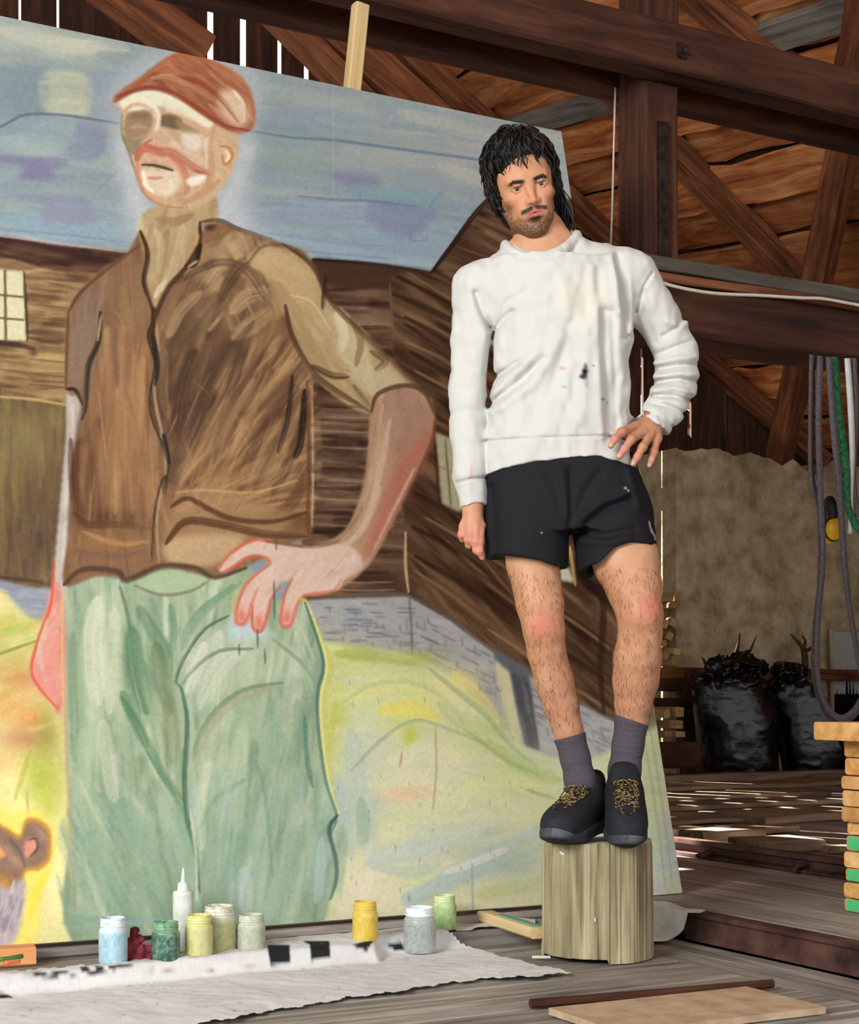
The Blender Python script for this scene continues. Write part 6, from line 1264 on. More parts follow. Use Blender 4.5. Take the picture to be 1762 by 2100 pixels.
# ================================================================== THINGS ON THE FLOOR
# ---- stump
STUMPW = wood('weathered_stump_wood', ('#564d38', '#938868', '#bfb493'), sc=(24, 24, 1.2), rnd=0.02, bump=0.9, dist=0.006)
def build_stump():
    c = at_Y(1225, 1958, 4.10); R0 = 0.1425; n, m = 180, 26; rs = random.Random(4); vs = []; fs = []
    prof = [1+.018*math.sin(2*a+.6)+.012*math.sin(5*a+1)+.008*math.sin(11*a)+rs.uniform(-.006, .006) for a in [2*math.pi*i/n for i in range(n)]]
    crack = {rs.randrange(n): rs.uniform(.015, .055) for _ in range(46)}
    for j in range(m+1):
        t = j/m
        for i in range(n):
            a = 2*math.pi*i/n; r = R0*prof[i]*(1.02-.02*t+.006*math.sin(t*5+a*3))
            if i in crack: r *= 1-crack[i]*(.6+.4*math.sin(t*6+i))
            z = STUMP_TOP*t
            if j == 0 and math.sin(a) < -.2: z += .012 if math.cos(a) < .1 else -.0
            if j == m: r *= .985
            vs.append((r*math.cos(a), r*math.sin(a), z+ (0.004*math.sin(3*a) if j == m else 0)))
    for j in range(m):
        for i in range(n): k = (i+1) % n; fs.append((j*n+i, j*n+k, (j+1)*n+k, (j+1)*n+i))
    t = empty('stump', (c.x, c.y, 0), 'upright round wooden stump with split grey-green sides under the man', 'stump')
    add('trunk', mk('trunk', vs, fs, STUMPW, False), t, Matrix.Translation((c.x, c.y, 0)))
    vs = []; fs = []
    for q in range(9):
        for i in range(n): a = 2*math.pi*i/n; r = R0*prof[i]*.985*q/8; vs.append((r*math.cos(a), r*math.sin(a), STUMP_TOP+.004*math.sin(3*a)*q/8))
    for q in range(8):
        for i in range(n): k = (i+1) % n; fs.append((q*n+i, q*n+k, (q+1)*n+k, (q+1)*n+i))
    add('sawn_top', mk('sawn_top', vs, [f[::-1] for f in fs][::1], mottle('sawn_wood_paint', ('#b5a888', '#d3cbb8', '#e6e3dc'), scale=14, rough=.85), False), t, Matrix.Translation((c.x, c.y, 0)))
    PW = plain('white_paint_drip', '#dcdcd4', .7)
    for (x, y, dx, dy_, r) in ((1122, 1742, 16, 3, .004), (1142, 1748, 10, 5, .004), (1120, 1722, 6, 6, .006), (1208, 1878, 1, 8, .0025)):
        d = Vector(((x-1225)/112.5*R0, 0, 0)); q = math.sqrt(max(0, R0**2-d.x**2)); p0 = Vector((c.x+d.x, c.y-q*1.01, CH+(HY-y)*4.0/FPX)); p1 = p0+Vector((dx*.00125, -dx*.0008 if d.x < 0 else 0, -dy_*.00125))
        add('paint_splash', tube_mesh('paint_splash', [smooth_path([p0, (p0+p1)/2+Vector((0, -.002, 0)), p1], 6)], [r], PW), t)
    kn = [on_v(x, y, 0) for x, y in ()]
    return c
SC = build_stump()
cd = [at_Y(x, y, 4.05) for x, y in ((1098, 1962), (1108, 1956), (1116, 1964), (1126, 1958), (1136, 1965))]
cd = [Vector((p.x-.01, p.y-.02, .006)) for p in cd]
tag(add('cord_scrap', tube_mesh('cord_scrap', [smooth_path(cd, 14)], [.0045], plain('cord_white', '#d3cfc4', .9))), 'frayed scrap of white cord at the foot of the stump', 'cord')

# ---- drop cloth over the step, with black lettering
def build_cloth():
    g = Pig(-60, 1840, 1220, 2180, 1.0, 9)
    g.poly([(-60, 1840), (1220, 1840), (1220, 2180), (-60, 2180)], '#dcdcdc', sm=False)
    g.streaks([(-60, 1840), (1220, 1840), (1220, 2180), (-60, 2180)], ['#d3d4d6', '#e6e6e4', '#cccccc', '#dfdcd6'], 260, -6, 120, 14, .3, sm=False)
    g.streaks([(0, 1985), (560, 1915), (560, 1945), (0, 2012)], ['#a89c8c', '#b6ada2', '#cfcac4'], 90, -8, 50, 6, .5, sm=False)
    Lk = '#26282a'
    z8 = lambda pts: [(x/2.517, 1700+y/2.517) for x, y in pts]
    for p in ([(160, 741), (205, 736), (252, 750), (292, 735), (345, 735), (398, 751), (372, 757), (325, 746), (288, 766), (238, 766), (212, 750), (190, 758)], [(412, 713), (450, 710), (468, 734), (502, 728), (488, 709), (520, 706), (552, 730), (480, 749), (430, 742)], [(560, 706), (690, 700), (650, 714), (604, 717), (590, 729), (562, 722)]): g.poly(z8(p), Lk, 1, 1, sm=False)
    for p in ([(1380, 598), (1495, 600), (1498, 693), (1398, 704)], [(1560, 578), (1700, 580), (1705, 664), (1608, 678), (1600, 596)]): g.poly(z8(p), Lk, 1, 1, sm=False)
    for p in ([(722, 1938), (768, 1926), (752, 1950)], [(-40, 2036), (8, 2038), (28, 2046), (-40, 2048)], [(792, 1936), (822, 1930), (830, 1948), (812, 1950)]): g.poly(p, Lk, 1, 1, sm=False)
    for i in range(140):
        x, y = g.r.uniform(0, 1100), g.r.uniform(1930, 2100); g.blob(x, y, g.r.uniform(1, 5), g.r.uniform(1, 2.5), g.r.choice(['#f0f0ee', '#8f8a84', '#b7a99a', '#a8a4b0']), .6)
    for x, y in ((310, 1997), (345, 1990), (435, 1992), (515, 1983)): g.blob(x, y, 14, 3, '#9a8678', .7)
    g.a *= (1+.02*g.rs.normal(0, 1, g.a.shape[:2]))[..., None]; g.a = np.clip(g.a, 0, 1)
    st = .0055; us = np.arange(.25, 2.62, .003); vs = np.arange(2.35, 3.76, .0075); U_, V_ = np.meshgrid(us, vs, indexing='ij')
    ed_ = 3.576+.085*sstep(1.785, 1.86, U_); step = sstep(0, 1, (V_-ed_+.051)/.051); Z = .005+step*(ZP+.004)
    P = np.stack([U_.ravel(), V_.ravel(), Z.ravel()], 1); Z = Z.ravel()+(vnoise(P, 9, 1)-.5)*.008*1+(vnoise(P, 40, 2)-.5)*.003; Z = np.maximum(Z+.003, .002)
    X = U_.ravel()*CA-V_.ravel()*SA; Yw = U_.ravel()*SA+V_.ravel()*CA; Pn = np.stack([X, Yw, Z], 1); x, y = project(Pn)
    poly = [(-60, 1996), (80, 1986), (200, 1976), (350, 1958), (470, 1930), (560, 1912), (700, 1893), (820, 1884), (900, 1895), (930, 1915), (945, 1930), (985, 1948), (1060, 1968), (1120, 1982), (1182, 1993), (1100, 2003), (1010, 2006), (960, 2012), (880, 2022), (800, 2036), (720, 2046), (640, 2061), (560, 2072), (480, 2088), (330, 2112), (-60, 2140)]
    jx = 3*np.sin(x*.09)+2*np.sin(x*.23+1); yy = y+jx*.5; ins = np.zeros(len(x), bool)
    for i in range(len(poly)):
        (xa, ya), (xb, yb) = poly[i], poly[(i+1) % len(poly)]
        if ya == yb: continue
        ins ^= ((ya > yy) != (yb > yy)) & (x < (xb-xa)*(yy-ya)/(yb-ya)+xa)
    ins = ins.reshape(U_.shape); idx = np.arange(ins.size).reshape(U_.shape)
    cell = ins[:-1, :-1] & ins[1:, :-1] & ins[1:, 1:] & ins[:-1, 1:]
    Q = np.stack([idx[:-1, :-1][cell], idx[1:, :-1][cell], idx[1:, 1:][cell], idx[:-1, 1:][cell]], 1)
    used = np.unique(Q); rem = np.full(ins.size, -1); rem[used] = np.arange(len(used))
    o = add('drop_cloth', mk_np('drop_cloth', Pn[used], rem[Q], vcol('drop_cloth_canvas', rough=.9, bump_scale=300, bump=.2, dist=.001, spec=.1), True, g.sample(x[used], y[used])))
    tag(o, 'white paint-stained banner cloth with black lettering spread on the floor', 'cloth')
build_cloth()
def cloth_offcut():
    c = [on_z(x, y, ZP+.007) for x, y in ((900, 1891), (1098, 1881), (1098, 1896), (938, 1907))]; vs = []; fs = []; n, m = 30, 10
    for i in range(n+1):
        for j in range(m+1):
            s, t = i/n, j/m; p = c[0].lerp(c[1], s).lerp(c[3].lerp(c[2], s), t); p = p+W(0, .006*math.sin(s*31)*(t > .9)); p.z = ZP+.007+.004*math.sin(s*11+t*4); vs.append(p)
    for i in range(n):
        for j in range(m): a = i*(m+1)+j; fs.append((a, a+1, a+m+2, a+m+1))
    tag(add('canvas_offcut', mk('canvas_offcut', vs, fs, mottle('offcut_canvas', ('#c3c0b8', '#d6d3cc', '#e2e0da'), scale=20, rough=.95, bump=.3), True)), 'frayed strip of white canvas lying between the green jar and the stump', 'cloth')
cloth_offcut()
# ---- cloth over the end of the rail
CLW = mottle('white_rag_canvas', ('#b9b9b8', '#cfcfcd', '#dcdcda'), scale=9, rough=.95, bump=.3)
def build_rail_cloth():
    vs = []; fs = []; n, m = 26, 16
    for i in range(n+1):
        for j in range(m+1):
            s, t = i/n, j/m; v = 3.455+.33*t+.012*math.sin(s*5); uu = UR-.20+.222*s
            z = .006+(ZR+.004)*(1/(1+math.exp(-(uu-UR+.03-.02*t)*90)))+.006*math.sin(s*9+t*5)*math.sin(t*8)
            vs.append(W(uu, v+.015*math.sin(s*12), max(z, .004 if uu < UR-.03 else ZR+.004)))
    for i in range(n):
        for j in range(m): a = i*(m+1)+j; fs.append((a, a+m+1, a+m+2, a+1))
    tag(add('rag', mk('rag', vs, fs, CLW, True)), 'white canvas rag draped over the end of the brown rail', 'cloth')
build_rail_cloth()
# ---- battens under the canvas
sb = beam('support_batten', W(.3, VP0+.03, ZP+.013), W(UR-.04, VP0+.03, ZP+.013), .07, .024, FLOORD, rough=.001)
tag(sb, 'long dark batten on the floor carrying the canvas', 'batten')
p0 = on_z(1000, 1868, ZP+.03); p1 = on_z(1103, 1899, ZP+.03); dd = (p1-p0).normalized()
gb = empty('painted_batten', p0, 'pale pine batten smeared with green paint behind the stump', 'batten')
beam('batten', p0-dd*.02+Vector((0, -.05, -.010)), p1+Vector((0, -.05, -.010)), .05, .03, PINE, gb, rough=.001)
beam('paint_smear', p0+dd*.08+Vector((0, -.035, .006)), p1+Vector((0, -.035, .006)), .018, .003, plain('green_paint_smear', '#4f9a86', .5), gb, rough=.0008)
p0 = on_z(915, 1876, ZP+.02); p1 = on_z(990, 1868, ZP+.02)
tag(beam('pine_strip', p0+Vector((0, -.04, -.006)), p1+Vector((0, -.04, -.006)), .04, .02, PINE, rough=.001), 'thin pine strip lying under the canvas beside the green jar', 'batten')
# ---- small painted block in the corner
pb = on_z(-20, 1992, ZP)
bk = empty('palette_block', pb, 'wooden block smeared with orange and green paint by the canvas', 'block')
beam('block', W(*toUV(on_z(-60, 1990, ZP)), ZP+.024)+W(0, .03), W(*toUV(on_z(78, 1982, ZP)), ZP+.024)+W(0, .03), .07, .044, wood('orange_wood', ('#a8683c', '#cd8a56', '#e0a877')), bk, rough=.001)
def smear(name, pts, col, z, parent, r=.006):
    add(name, tube_mesh(name, [smooth_path([Vector((p.x, p.y, z)) for p in pts], 10)], [r], plain(name+col, col, .5), 6), parent)
smear('paint_smear', [on_z(0, 1965, ZP+.047), on_z(25, 1962, ZP+.047), on_z(45, 1958, ZP+.047)], '#4f7a3a', ZP+.044, bk); smear('paint_smear', [on_z(10, 1972, ZP+.047), on_z(40, 1968, ZP+.047)], '#d87a4a', ZP+.044, bk)

# ---- jars of paint
GL_WHITE = None
def jar(x, ybase, wpx, hpx, glass, rim, label, inner, smear_cols=(), clear=False, lidw=.86, seed=0, zb=ZP+.005):
    b = on_z(x, ybase, zb); Yd = b.y+.03; k = Yd/FPX; R0 = wpx*k/2; H = hpx*k; c = Vector((b.x*Yd/b.y, Yd, zb))
    t = empty('paint_jar', c, label, 'jar', 'paint jars along the canvas'); M = Matrix.Translation(c); rs = np.random.RandomState(seed)
    prof = [(0, .0), (R0*.90, .0), (R0*.98, .004), (R0, .010), (R0, H*.66), (R0*.97, H*.73), (R0*lidw, H*.79), (R0*lidw, H*.815)]
    seg = 48; rings = []
    PR = np.array(prof); tt = np.linspace(0, len(prof)-1, 60); rr = np.interp(tt, range(len(prof)), PR[:, 0]); zz = np.interp(tt, range(len(prof)), PR[:, 1])
    th = np.arange(seg)*2*np.pi/seg
    V = np.stack([(rr[:, None]*np.cos(th)).ravel(), (rr[:, None]*np.sin(th)).ravel(), np.repeat(zz, seg)], 1)
    i = np.arange(59)[:, None]; j = np.arange(seg)[None]; kk = (j+1) % seg; Q = np.stack([i*seg+j, i*seg+kk, (i+1)*seg+kk, (i+1)*seg+j], -1).reshape(-1, 4)
    C = np.tile(np.array(lin(glass), np.float32), (len(V), 1)); n1 = vnoise(V*np.array([1, 1, .35]), 90, seed+1); n2 = vnoise(V, 220, seed+2)
    for q, col in enumerate(smear_cols): C = mixc(C, col, sstep(.40, .75, n1 if q % 2 == 0 else n2)*.6)
    C = mixc(C, rim, sstep(H*.62, H*.8, V[:, 2]+(n1-.5)*.02)*.7)
    V[:, 0] *= 1+(n2-.5)*.012
    mt = vcol('jar_paint_'+str(seed), rough=.22, bump_scale=120, bump=.15, dist=.002, spec=.5)
    if clear:
        nt = mt.node_tree; bs = nt.nodes['Principled BSDF']; bs.inputs['Transmission Weight'].default_value = .55; bs.inputs['Roughness'].default_value = .12
    add('glass_body', mk_np('glass_body', V, Q, mt, True, C), t, M)
    # screw rim with threads, open mouth
    r1 = R0*lidw; prof = [(r1, H*.81), (r1*1.05, H*.825), (r1*1.05, H*.845), (r1, H*.86), (r1, H*.875), (r1*1.05, H*.89), (r1*1.04, H*.91), (r1*.99, H*.925), (r1*.99, H*.965), (r1*1.015, H*.98), (r1*1.0, H), (r1*.93, H), (r1*.90, H*.97), (r1*.90, H*.80)]
    add('screw_rim', lathe('screw_rim', prof, mottle('rim_'+str(seed), (glass, rim, rim), scale=70, rough=.35, bump=.3), 40), t, M)
    add('paint', lathe('paint', [(0, H*.80), (r1*.91, H*.80)], plain('paint_'+str(seed), inner, .3), 32), t, M)
    return t
jar(232, 1981, 59, 95, '#9fc3cf', '#dfe6e8', 'pale blue jar of paint with a white-smeared rim beside the red rag', '#e6eaea', ('#7fb0c6', '#c3dbe2'), seed=1)
jar(340, 1974, 58, 80, '#3d6358', '#7fa680', 'dark green jar of paint beside the red rag', '#8fb08a', ('#2a4a44', '#86a78a'), seed=2)
jar(408, 1967, 57, 87, '#c3c083', '#d8d68e', 'creamy yellow-green jar standing in front of the taller jar', '#c9c77a', ('#b3b06c', '#cfcda0'), seed=3)
jar(450, 1956, 68, 95, '#a7a878', '#d9d9cc', 'tall olive jar with a white-crusted rim', '#e3e3da', ('#8f9468', '#c0bf8e'), seed=4)
jar(515, 1954, 59, 75, '#adb39f', '#c3c9b4', 'squat grey-green jar of paint at the end of the row of jars', '#4f5c4c', ('#959f8b', '#c2c6b3'), seed=5)
jar(749, 1934, 53, 82, '#d2b348', '#d9bb55', 'bright yellow jar of paint standing alone before the canvas', '#b08a2a', ('#c0a03c', '#dcc873'), seed=6)
jar(861, 1956, 67, 92, '#c9d2d0', '#e6eceb', 'clear glass jar with white paint smears', '#dfe5e4', ('#a9b8b6', '#e9eeee'), clear=True, seed=7, zb=.008)
jar(912, 1909, 49, 70, '#9fbf86', '#cfdca6', 'light green jar of paint behind the clear jar', '#e2e8d4', ('#86a878', '#c9d68c'), seed=8)
# ---- squeeze bottle
def bottle():
    b = on_z(376, 1950, ZP+.005); k = b.y/FPX; t = empty('squeeze_bottle', b, 'tall milky squeeze bottle with a thin pointed nozzle', 'bottle'); M = Matrix.Translation(b); h = lambda y: (1950-y)*k
    m = mottle('milky_plastic', ('#c3c8c2', '#d6dad4', '#e4e7e2'), scale=30, rough=.4, bump=.15)
    r = 21.5*k
    add('bottle_body', lathe('bottle_body', [(0, 0), (r*.93, 0), (r, .004), (r, h(1835)), (r*.97, h(1828)), (r*.6, h(1826)), (r*.5, h(1822))], m, 32), t, M)
    add('cap', lathe('cap', [(r*.52, h(1826)), (r*.56, h(1822)), (r*.52, h(1812)), (r*.45, h(1810)), (r*.30, h(1808))], m, 24), t, M)
    add('nozzle', lathe('nozzle', [(r*.28, h(1811)), (r*.24, h(1806)), (r*.10, h(1780)), (0, h(1779))], m, 16), t, M)
bottle()
# ---- red rag
def rag():
    b = on_z(290, 1972, ZP+.005); k = b.y/FPX; F = Field((b.x-.07, b.y-.06, ZP), (b.x+.06, b.y+.12, ZP+.11), .0026)
    P_ = lambda x, y, dy: (b.x+(x-290)*k, b.y+dy, ZP+.005+max(0, (1970-y))*k)
    for (x, y, dy, rx, ry, rz) in ((272, 1930, .03, .016, .02, .028), (280, 1950, .025, .026, .02, .022), (300, 1967, .01, .026, .022, .012), (285, 1962, .02, .03, .025, .018), (268, 1945, .03, .014, .02, .025)): F.ell(P_(x, y, dy), (rx, ry, rz), .012)
    X, Y, Z = F.grids(); F.f = np.maximum(F.f, (ZP+.0045-Z).astype(np.float32))
    I = np.argwhere(np.abs(F.f) < .012); Pn = np.stack([F.ax[i][I[:, i]] for i in range(3)], 1); F.f[I[:, 0], I[:, 1], I[:, 2]] -= ((np.abs(vnoise(Pn, 42, 3)-.5)-.2)*.045+(np.abs(vnoise(Pn, 100, 5)-.5)-.2)*.014).astype(np.float32)
    V, Q = F.mesh(); V = relax(V, Q, 1); tag(add('crumpled_rag', mk_np('crumpled_rag', V, Q, mottle('maroon_cloth', ('#4a161f', '#7a2a36', '#a84452'), scale=14, rough=.9), True)), 'crumpled dark red rag between the blue jar and the dark green jar', 'cloth')
rag()
# ---- sheet of board lying in front, brown batten behind it
a_, b_, c_ = on_z(1125.6, 2066.5, .018), on_z(1531, 2022.8, .018), on_z(1694, 2064.5, .018); d_ = a_+(c_-b_)
vs = [Vector((p.x, p.y, .018)) for p in (a_, b_, c_, d_)]+[Vector((p.x, p.y, .003)) for p in (a_, b_, c_, d_)]
MDF = mottle('brown_board', ('#a98f74', '#bba184', '#c8b195'), scale=16, rough=.85, bump=.1)
tag(add('fibreboard_sheet', mk('fibreboard_sheet', vs, [(0, 3, 2, 1), (4, 5, 6, 7), (0, 1, 5, 4), (1, 2, 6, 5), (2, 3, 7, 6), (3, 0, 4, 7)], MDF)), 'flat sheet of tan fibreboard lying on the lower floor', 'board')
p0, p1 = on_z(1090, 2063, .012), on_z(1588, 2020, .014)
tag(beam('floor_batten', p0+Vector((0, .02, .0)), p1+Vector((0, .02, .0)), .02, .02, BEAM, rough=.001), 'red-brown batten lying behind the fibreboard sheet', 'batten')

# ---- loose planks on the raised floor beyond the far rail
LOOSE = wood('loose_plank_wood', ('#5a4636', '#84705c', '#a8937b'), sc=(1.4, 18, 18), rnd=.22, bump=.5)
def loose(x0, x1, yt, yb, dep, label, mat=LOOSE, z0=ZR+.004):
    p = on_z(x0, yb, z0); k = (x1-CX)/FPX; Ln = (k*p.y-p.x)/(CA-k*SA); h = max(.02, (yb-yt)*p.y/FPX)
    a = p+W(0, dep/2, h/2); b = a+W(Ln, 0)
    o = beam('loose_plank', a, b, dep, h, mat, rough=.004, ch=.006)
    tag(o, label, 'plank', 'loose planks beyond the far rail')
loose(1366, 1790, 1591, 1608, .16, 'thick loose beam lying just in front of the black bags')
loose(1368, 1790, 1615, 1624, .4, 'thin loose plank in the second row before the bags')
loose(1372, 1706, 1637, 1647, .38, 'loose plank with a reddish edge lying across the floor')
loose(1374, 1741, 1653, 1664, .34, 'loose plank with a sawn end catching the sun')
loose(1378, 1528, 1684, 1694, .3, 'short grey loose plank beside the canvas edge')
loose(1571, 1800, 1676, 1691, .4, 'grey loose plank with a dark rounded end')
loose(1386, 1446, 1701, 1715, .12, 'stubby loose plank end lit bright orange')
loose(1534, 1642, 1701, 1714, .14, 'short loose offcut lying on the planks with a lit end')
loose(1443, 1573, 1706, 1733, .16, 'dark loose timber in front of the short offcuts')
loose(1571, 1693, 1727, 1752, .22, 'pale squared loose timber with a sunlit end near the far rail')
loose(1722, 1800, 1740, 1752, .1, 'loose plank lying beside the stacked boards')

# ---- black refuse sacks, sticks, railing, firewood at the back
BAGM = mottle('black_plastic_film', ('#060607', '#0b0b0d', '#121215'), scale=16, rough=.27, bump=.25, dist=.02, spec=.5, detail=5)
YBAG = 11.3; KB = YBAG/FPX
def bag(pts, crump, label, seed, YBAG=YBAG):
    """pts: (y, x centre, half width px) down the sack; crump: gathered folds at the mouth"""
    zs = np.array([CH+(HY-p[0])*KB for p in pts]); xs = np.array([(p[1]-CX)*KB for p in pts]); ws = np.array([p[2]*KB for p in pts]); o = np.argsort(zs); zs, xs, ws = zs[o], xs[o], ws[o]
    F = Field((xs.min()-ws.max()-.1, YBAG-.36, ZR-.02), (xs.max()+ws.max()+.1, YBAG+.36, zs.max()+.22), .0095); X, Y, Z = F.grids()
    cx = np.interp(F.ax[2], zs, xs); a = np.interp(F.ax[2], zs, ws); b = a*.72; ztop = zs.max()
    q = (np.abs((X-cx)/a)**3+np.abs((Y-YBAG)/b)**3)**(1/3)
    d = np.maximum((q-1)*b, Z-ztop+.06*np.minimum(q, 1.2)**2); F.f = np.minimum(F.f, d).astype(np.float32)
    for (x, y, r, sx) in crump: F.ell(((x-CX)*KB, YBAG-.06, CH+(HY-y)*KB), (r*KB*sx, r*KB*1.2, r*KB*.8), .03)
    F.f = np.maximum(F.f, (ZR+.006-Z).astype(np.float32))
    I = np.argwhere(np.abs(F.f) < .07); Pn = np.stack([F.ax[i][I[:, i]] for i in range(3)], 1)
    up = sstep(ztop-.16, ztop, Pn[:, 2]); rg = lambda sc, arr, sd: np.abs(vnoise(Pn*np.array(arr), sc, sd)-.5)*2
    dd = (rg(5, [1, 1, .6], seed)-.4)*.035+(rg(17, [.8, 1, 1.2], seed+1)-.4)*.0045+up*((rg(16, [1, 1, .8], seed+2)-.3)*.075+(rg(36, [1, 1, 1], seed+3)-.3)*.03)
    F.f[I[:, 0], I[:, 1], I[:, 2]] += dd.astype(np.float32); V, Q = F.mesh(); V = relax(V, Q, 1)
    tag(add('refuse_sack', mk_np('refuse_sack', V, Q, BAGM, True)), label, 'sack', 'black sacks at the back')
bag([(1590, 1521, 72), (1540, 1518, 77), (1480, 1510, 80), (1430, 1502, 80), (1398, 1498, 76), (1378, 1500, 66)], [(1452, 1384, 22, 1.2), (1480, 1366, 24, 1.3), (1512, 1356, 22, 1.2), (1546, 1372, 22, 1.2)], 'upright full black plastic sack with sticks poking from its top', 3)
bag([(1590, 1682, 58), (1540, 1680, 66), (1480, 1668, 64), (1430, 1648, 58), (1400, 1632, 46), (1384, 1626, 38)], [(1612, 1374, 20, 1), (1632, 1378, 22, 1.2), (1604, 1396, 18, 1)], 'slumped black plastic sack leaning against the fuller sack', 7, YBAG+.16)
WOODS = wood('stick_bark', ('#2c1f18', '#4a3527', '#6d523d'))
for pts, r, lab in (([(1508, 1362), (1512, 1335), (1518, 1298)], .02, 'pointed dark stick poking out of the full sack'), ([(1526, 1358), (1540, 1332), (1552, 1303)], .012, 'thin pale stick poking out of the full sack'), ([(1478, 1356), (1480, 1342)], .012, 'short white stake in the full sack'), ([(1450, 1365), (1440, 1347)], .014, 'stubby dark stick at the rim of the full sack')):
    P_ = smooth_path([at_Y(x, y, YBAG-.02) for x, y in pts], 8); rr = np.linspace(r*1.3, r*.25, 8)
    tag(add('stick', tube_mesh('stick', [P_], [rr], WOODS if 'white' not in lab else plain('stake_white', '#c9c4b8'))), lab, 'stick')
VR = 9.34
rl = empty('railing', on_v(1412, 1580, VR), 'low brown timber railing behind the black sacks', 'railing')
def hbar(x0, x1, y, hpx, th, name='rail_bar', mat=BEAM2, v=VR):
    p0 = on_v(x0, y, v); q = on_v(x1, y, v); beam(name, p0, Vector((*q.xy, p0.z)), th, hpx*p0.y/FPX, mat, rl, rough=.004)
hbar(1335, 1800, 1381, 24, .06); hbar(1338, 1418, 1404, 26, .05, mat=BEAM); hbar(1338, 1420, 1440, 18, .2, mat=BEAM); hbar(1350, 1432, 1550, 55, .05, 'board', BEAM, v=8.7)
p = on_v(1411, 1372, VR); beam('post', W(*toUV(p), ZR), p, .1, .1, BEAM, rl)
FW = wood('split_firewood', ('#8a6a42', '#b8935e', '#d3b382'), rnd=.2)
rs = random.Random(8)
fw = [(1390, 1224, 18, 24, 5), (1386, 1242, 24, 14, 3), (1383, 1277, 22, 20, 25), (1366, 1280, 14, 22, 20), (1374, 1305, 18, 20, 30), (1357, 1298, 12, 20, 12), (1362, 1320, 14, 14, -10), (1390, 1335, 18, 16, 4), (1386, 1355, 16, 26, 2), (1366, 1345, 16, 18, 40), (1395, 1460, 26, 24, 3), (1388, 1486, 40, 20, 3), (1396, 1506, 26, 14, 2), (1372, 1506, 22, 14, 4), (1368, 1462, 18, 22, -3)]
for i, (x, y, w_, h_, an) in enumerate(fw):
    p = on_v(x, y, 9.30 if y < 1400 else 9.02); k = p.y/FPX; up = W(math.sin(math.radians(an)), 0, math.cos(math.radians(an)))
    o = beam('firewood', p, p+W(0, .3), w_*k*.84, h_*k*.84, FW, up=up, rough=.004, ch=.004, n=2)
    tag(o, 'split firewood billet stacked beside the plastered wall' if y < 1400 else 'split firewood billet stacked under the railing', 'firewood', 'firewood above the railing' if y < 1400 else 'firewood under the railing')
# branch trophy
P0 = lambda x, y: at_Y(x, y, 12.0)
br = [smooth_path([P0(1651, 1376), P0(1651, 1350), P0(1648, 1330)], 8), smooth_path([P0(1648, 1332), P0(1638, 1318), P0(1622, 1300)], 8), smooth_path([P0(1648, 1332), P0(1652, 1315), P0(1645, 1303)], 8), smooth_path([P0(1650, 1336), P0(1668, 1326), P0(1676, 1308)], 8)]
tag(add('forked_branch', tube_mesh('forked_branch', br, [np.linspace(.03, .025, 8), np.linspace(.02, .006, 8), np.linspace(.016, .006, 8), np.linspace(.018, .007, 8)], WOODS)), 'dark forked branch standing on the railing against the wall', 'branch')
# framed picture leaning on the wall
pc = on_v(1705, 1290, 9.455); pd = on_v(1708, 1520, 9.44)
fr = empty('framed_picture', pd, 'white-mounted framed landscape with dark firs leaning on the wall', 'picture')
wd = .62; A_, D_ = pc, pd
def fbar(a, b, w_): beam('frame_bar', a, b, w_, .03, wood('light_frame_wood', ('#8a7a5c', '#a8977a', '#c2b294')), fr, up=W(0, 1), rough=.0005)
UVEC = W(1, 0)
fbar(A_, D_, .03); fbar(A_, A_+UVEC*wd, .03); fbar(D_, D_+UVEC*wd, .03); fbar(A_+UVEC*wd, D_+UVEC*wd, .03)
add('mount', mk('mount', [A_, A_+UVEC*wd, D_+UVEC*wd, D_], [(0, 1, 2, 3)], plain('mount_board', '#b9bab2', .6)), fr)
n_ = W(0, -.006)
tv = []; tf = []
def tri(cx, base, h, w_):
    a = D_.lerp(A_, base)+UVEC*cx+n_; up = (A_-D_).normalized(); i = len(tv); tv.extend([a-UVEC*w_, a+UVEC*w_, a+up*h]); tf.append((i, i+1, i+2))
for i in range(16): tri(.05+i*.035, .0, rs.uniform(.38, .62) if i < 12 else .3, rs.uniform(.03, .05))
i = len(tv); tv.extend([D_+UVEC*.02+n_, D_+UVEC*.6+n_, D_.lerp(A_, .42)+UVEC*.6+n_, D_.lerp(A_, .42)+UVEC*.02+n_]); tf.append((i, i+1, i+2, i+3))
add('picture_firs', mk('picture_firs', tv, tf, plain('fir_black', '#12161a', .4)), fr)

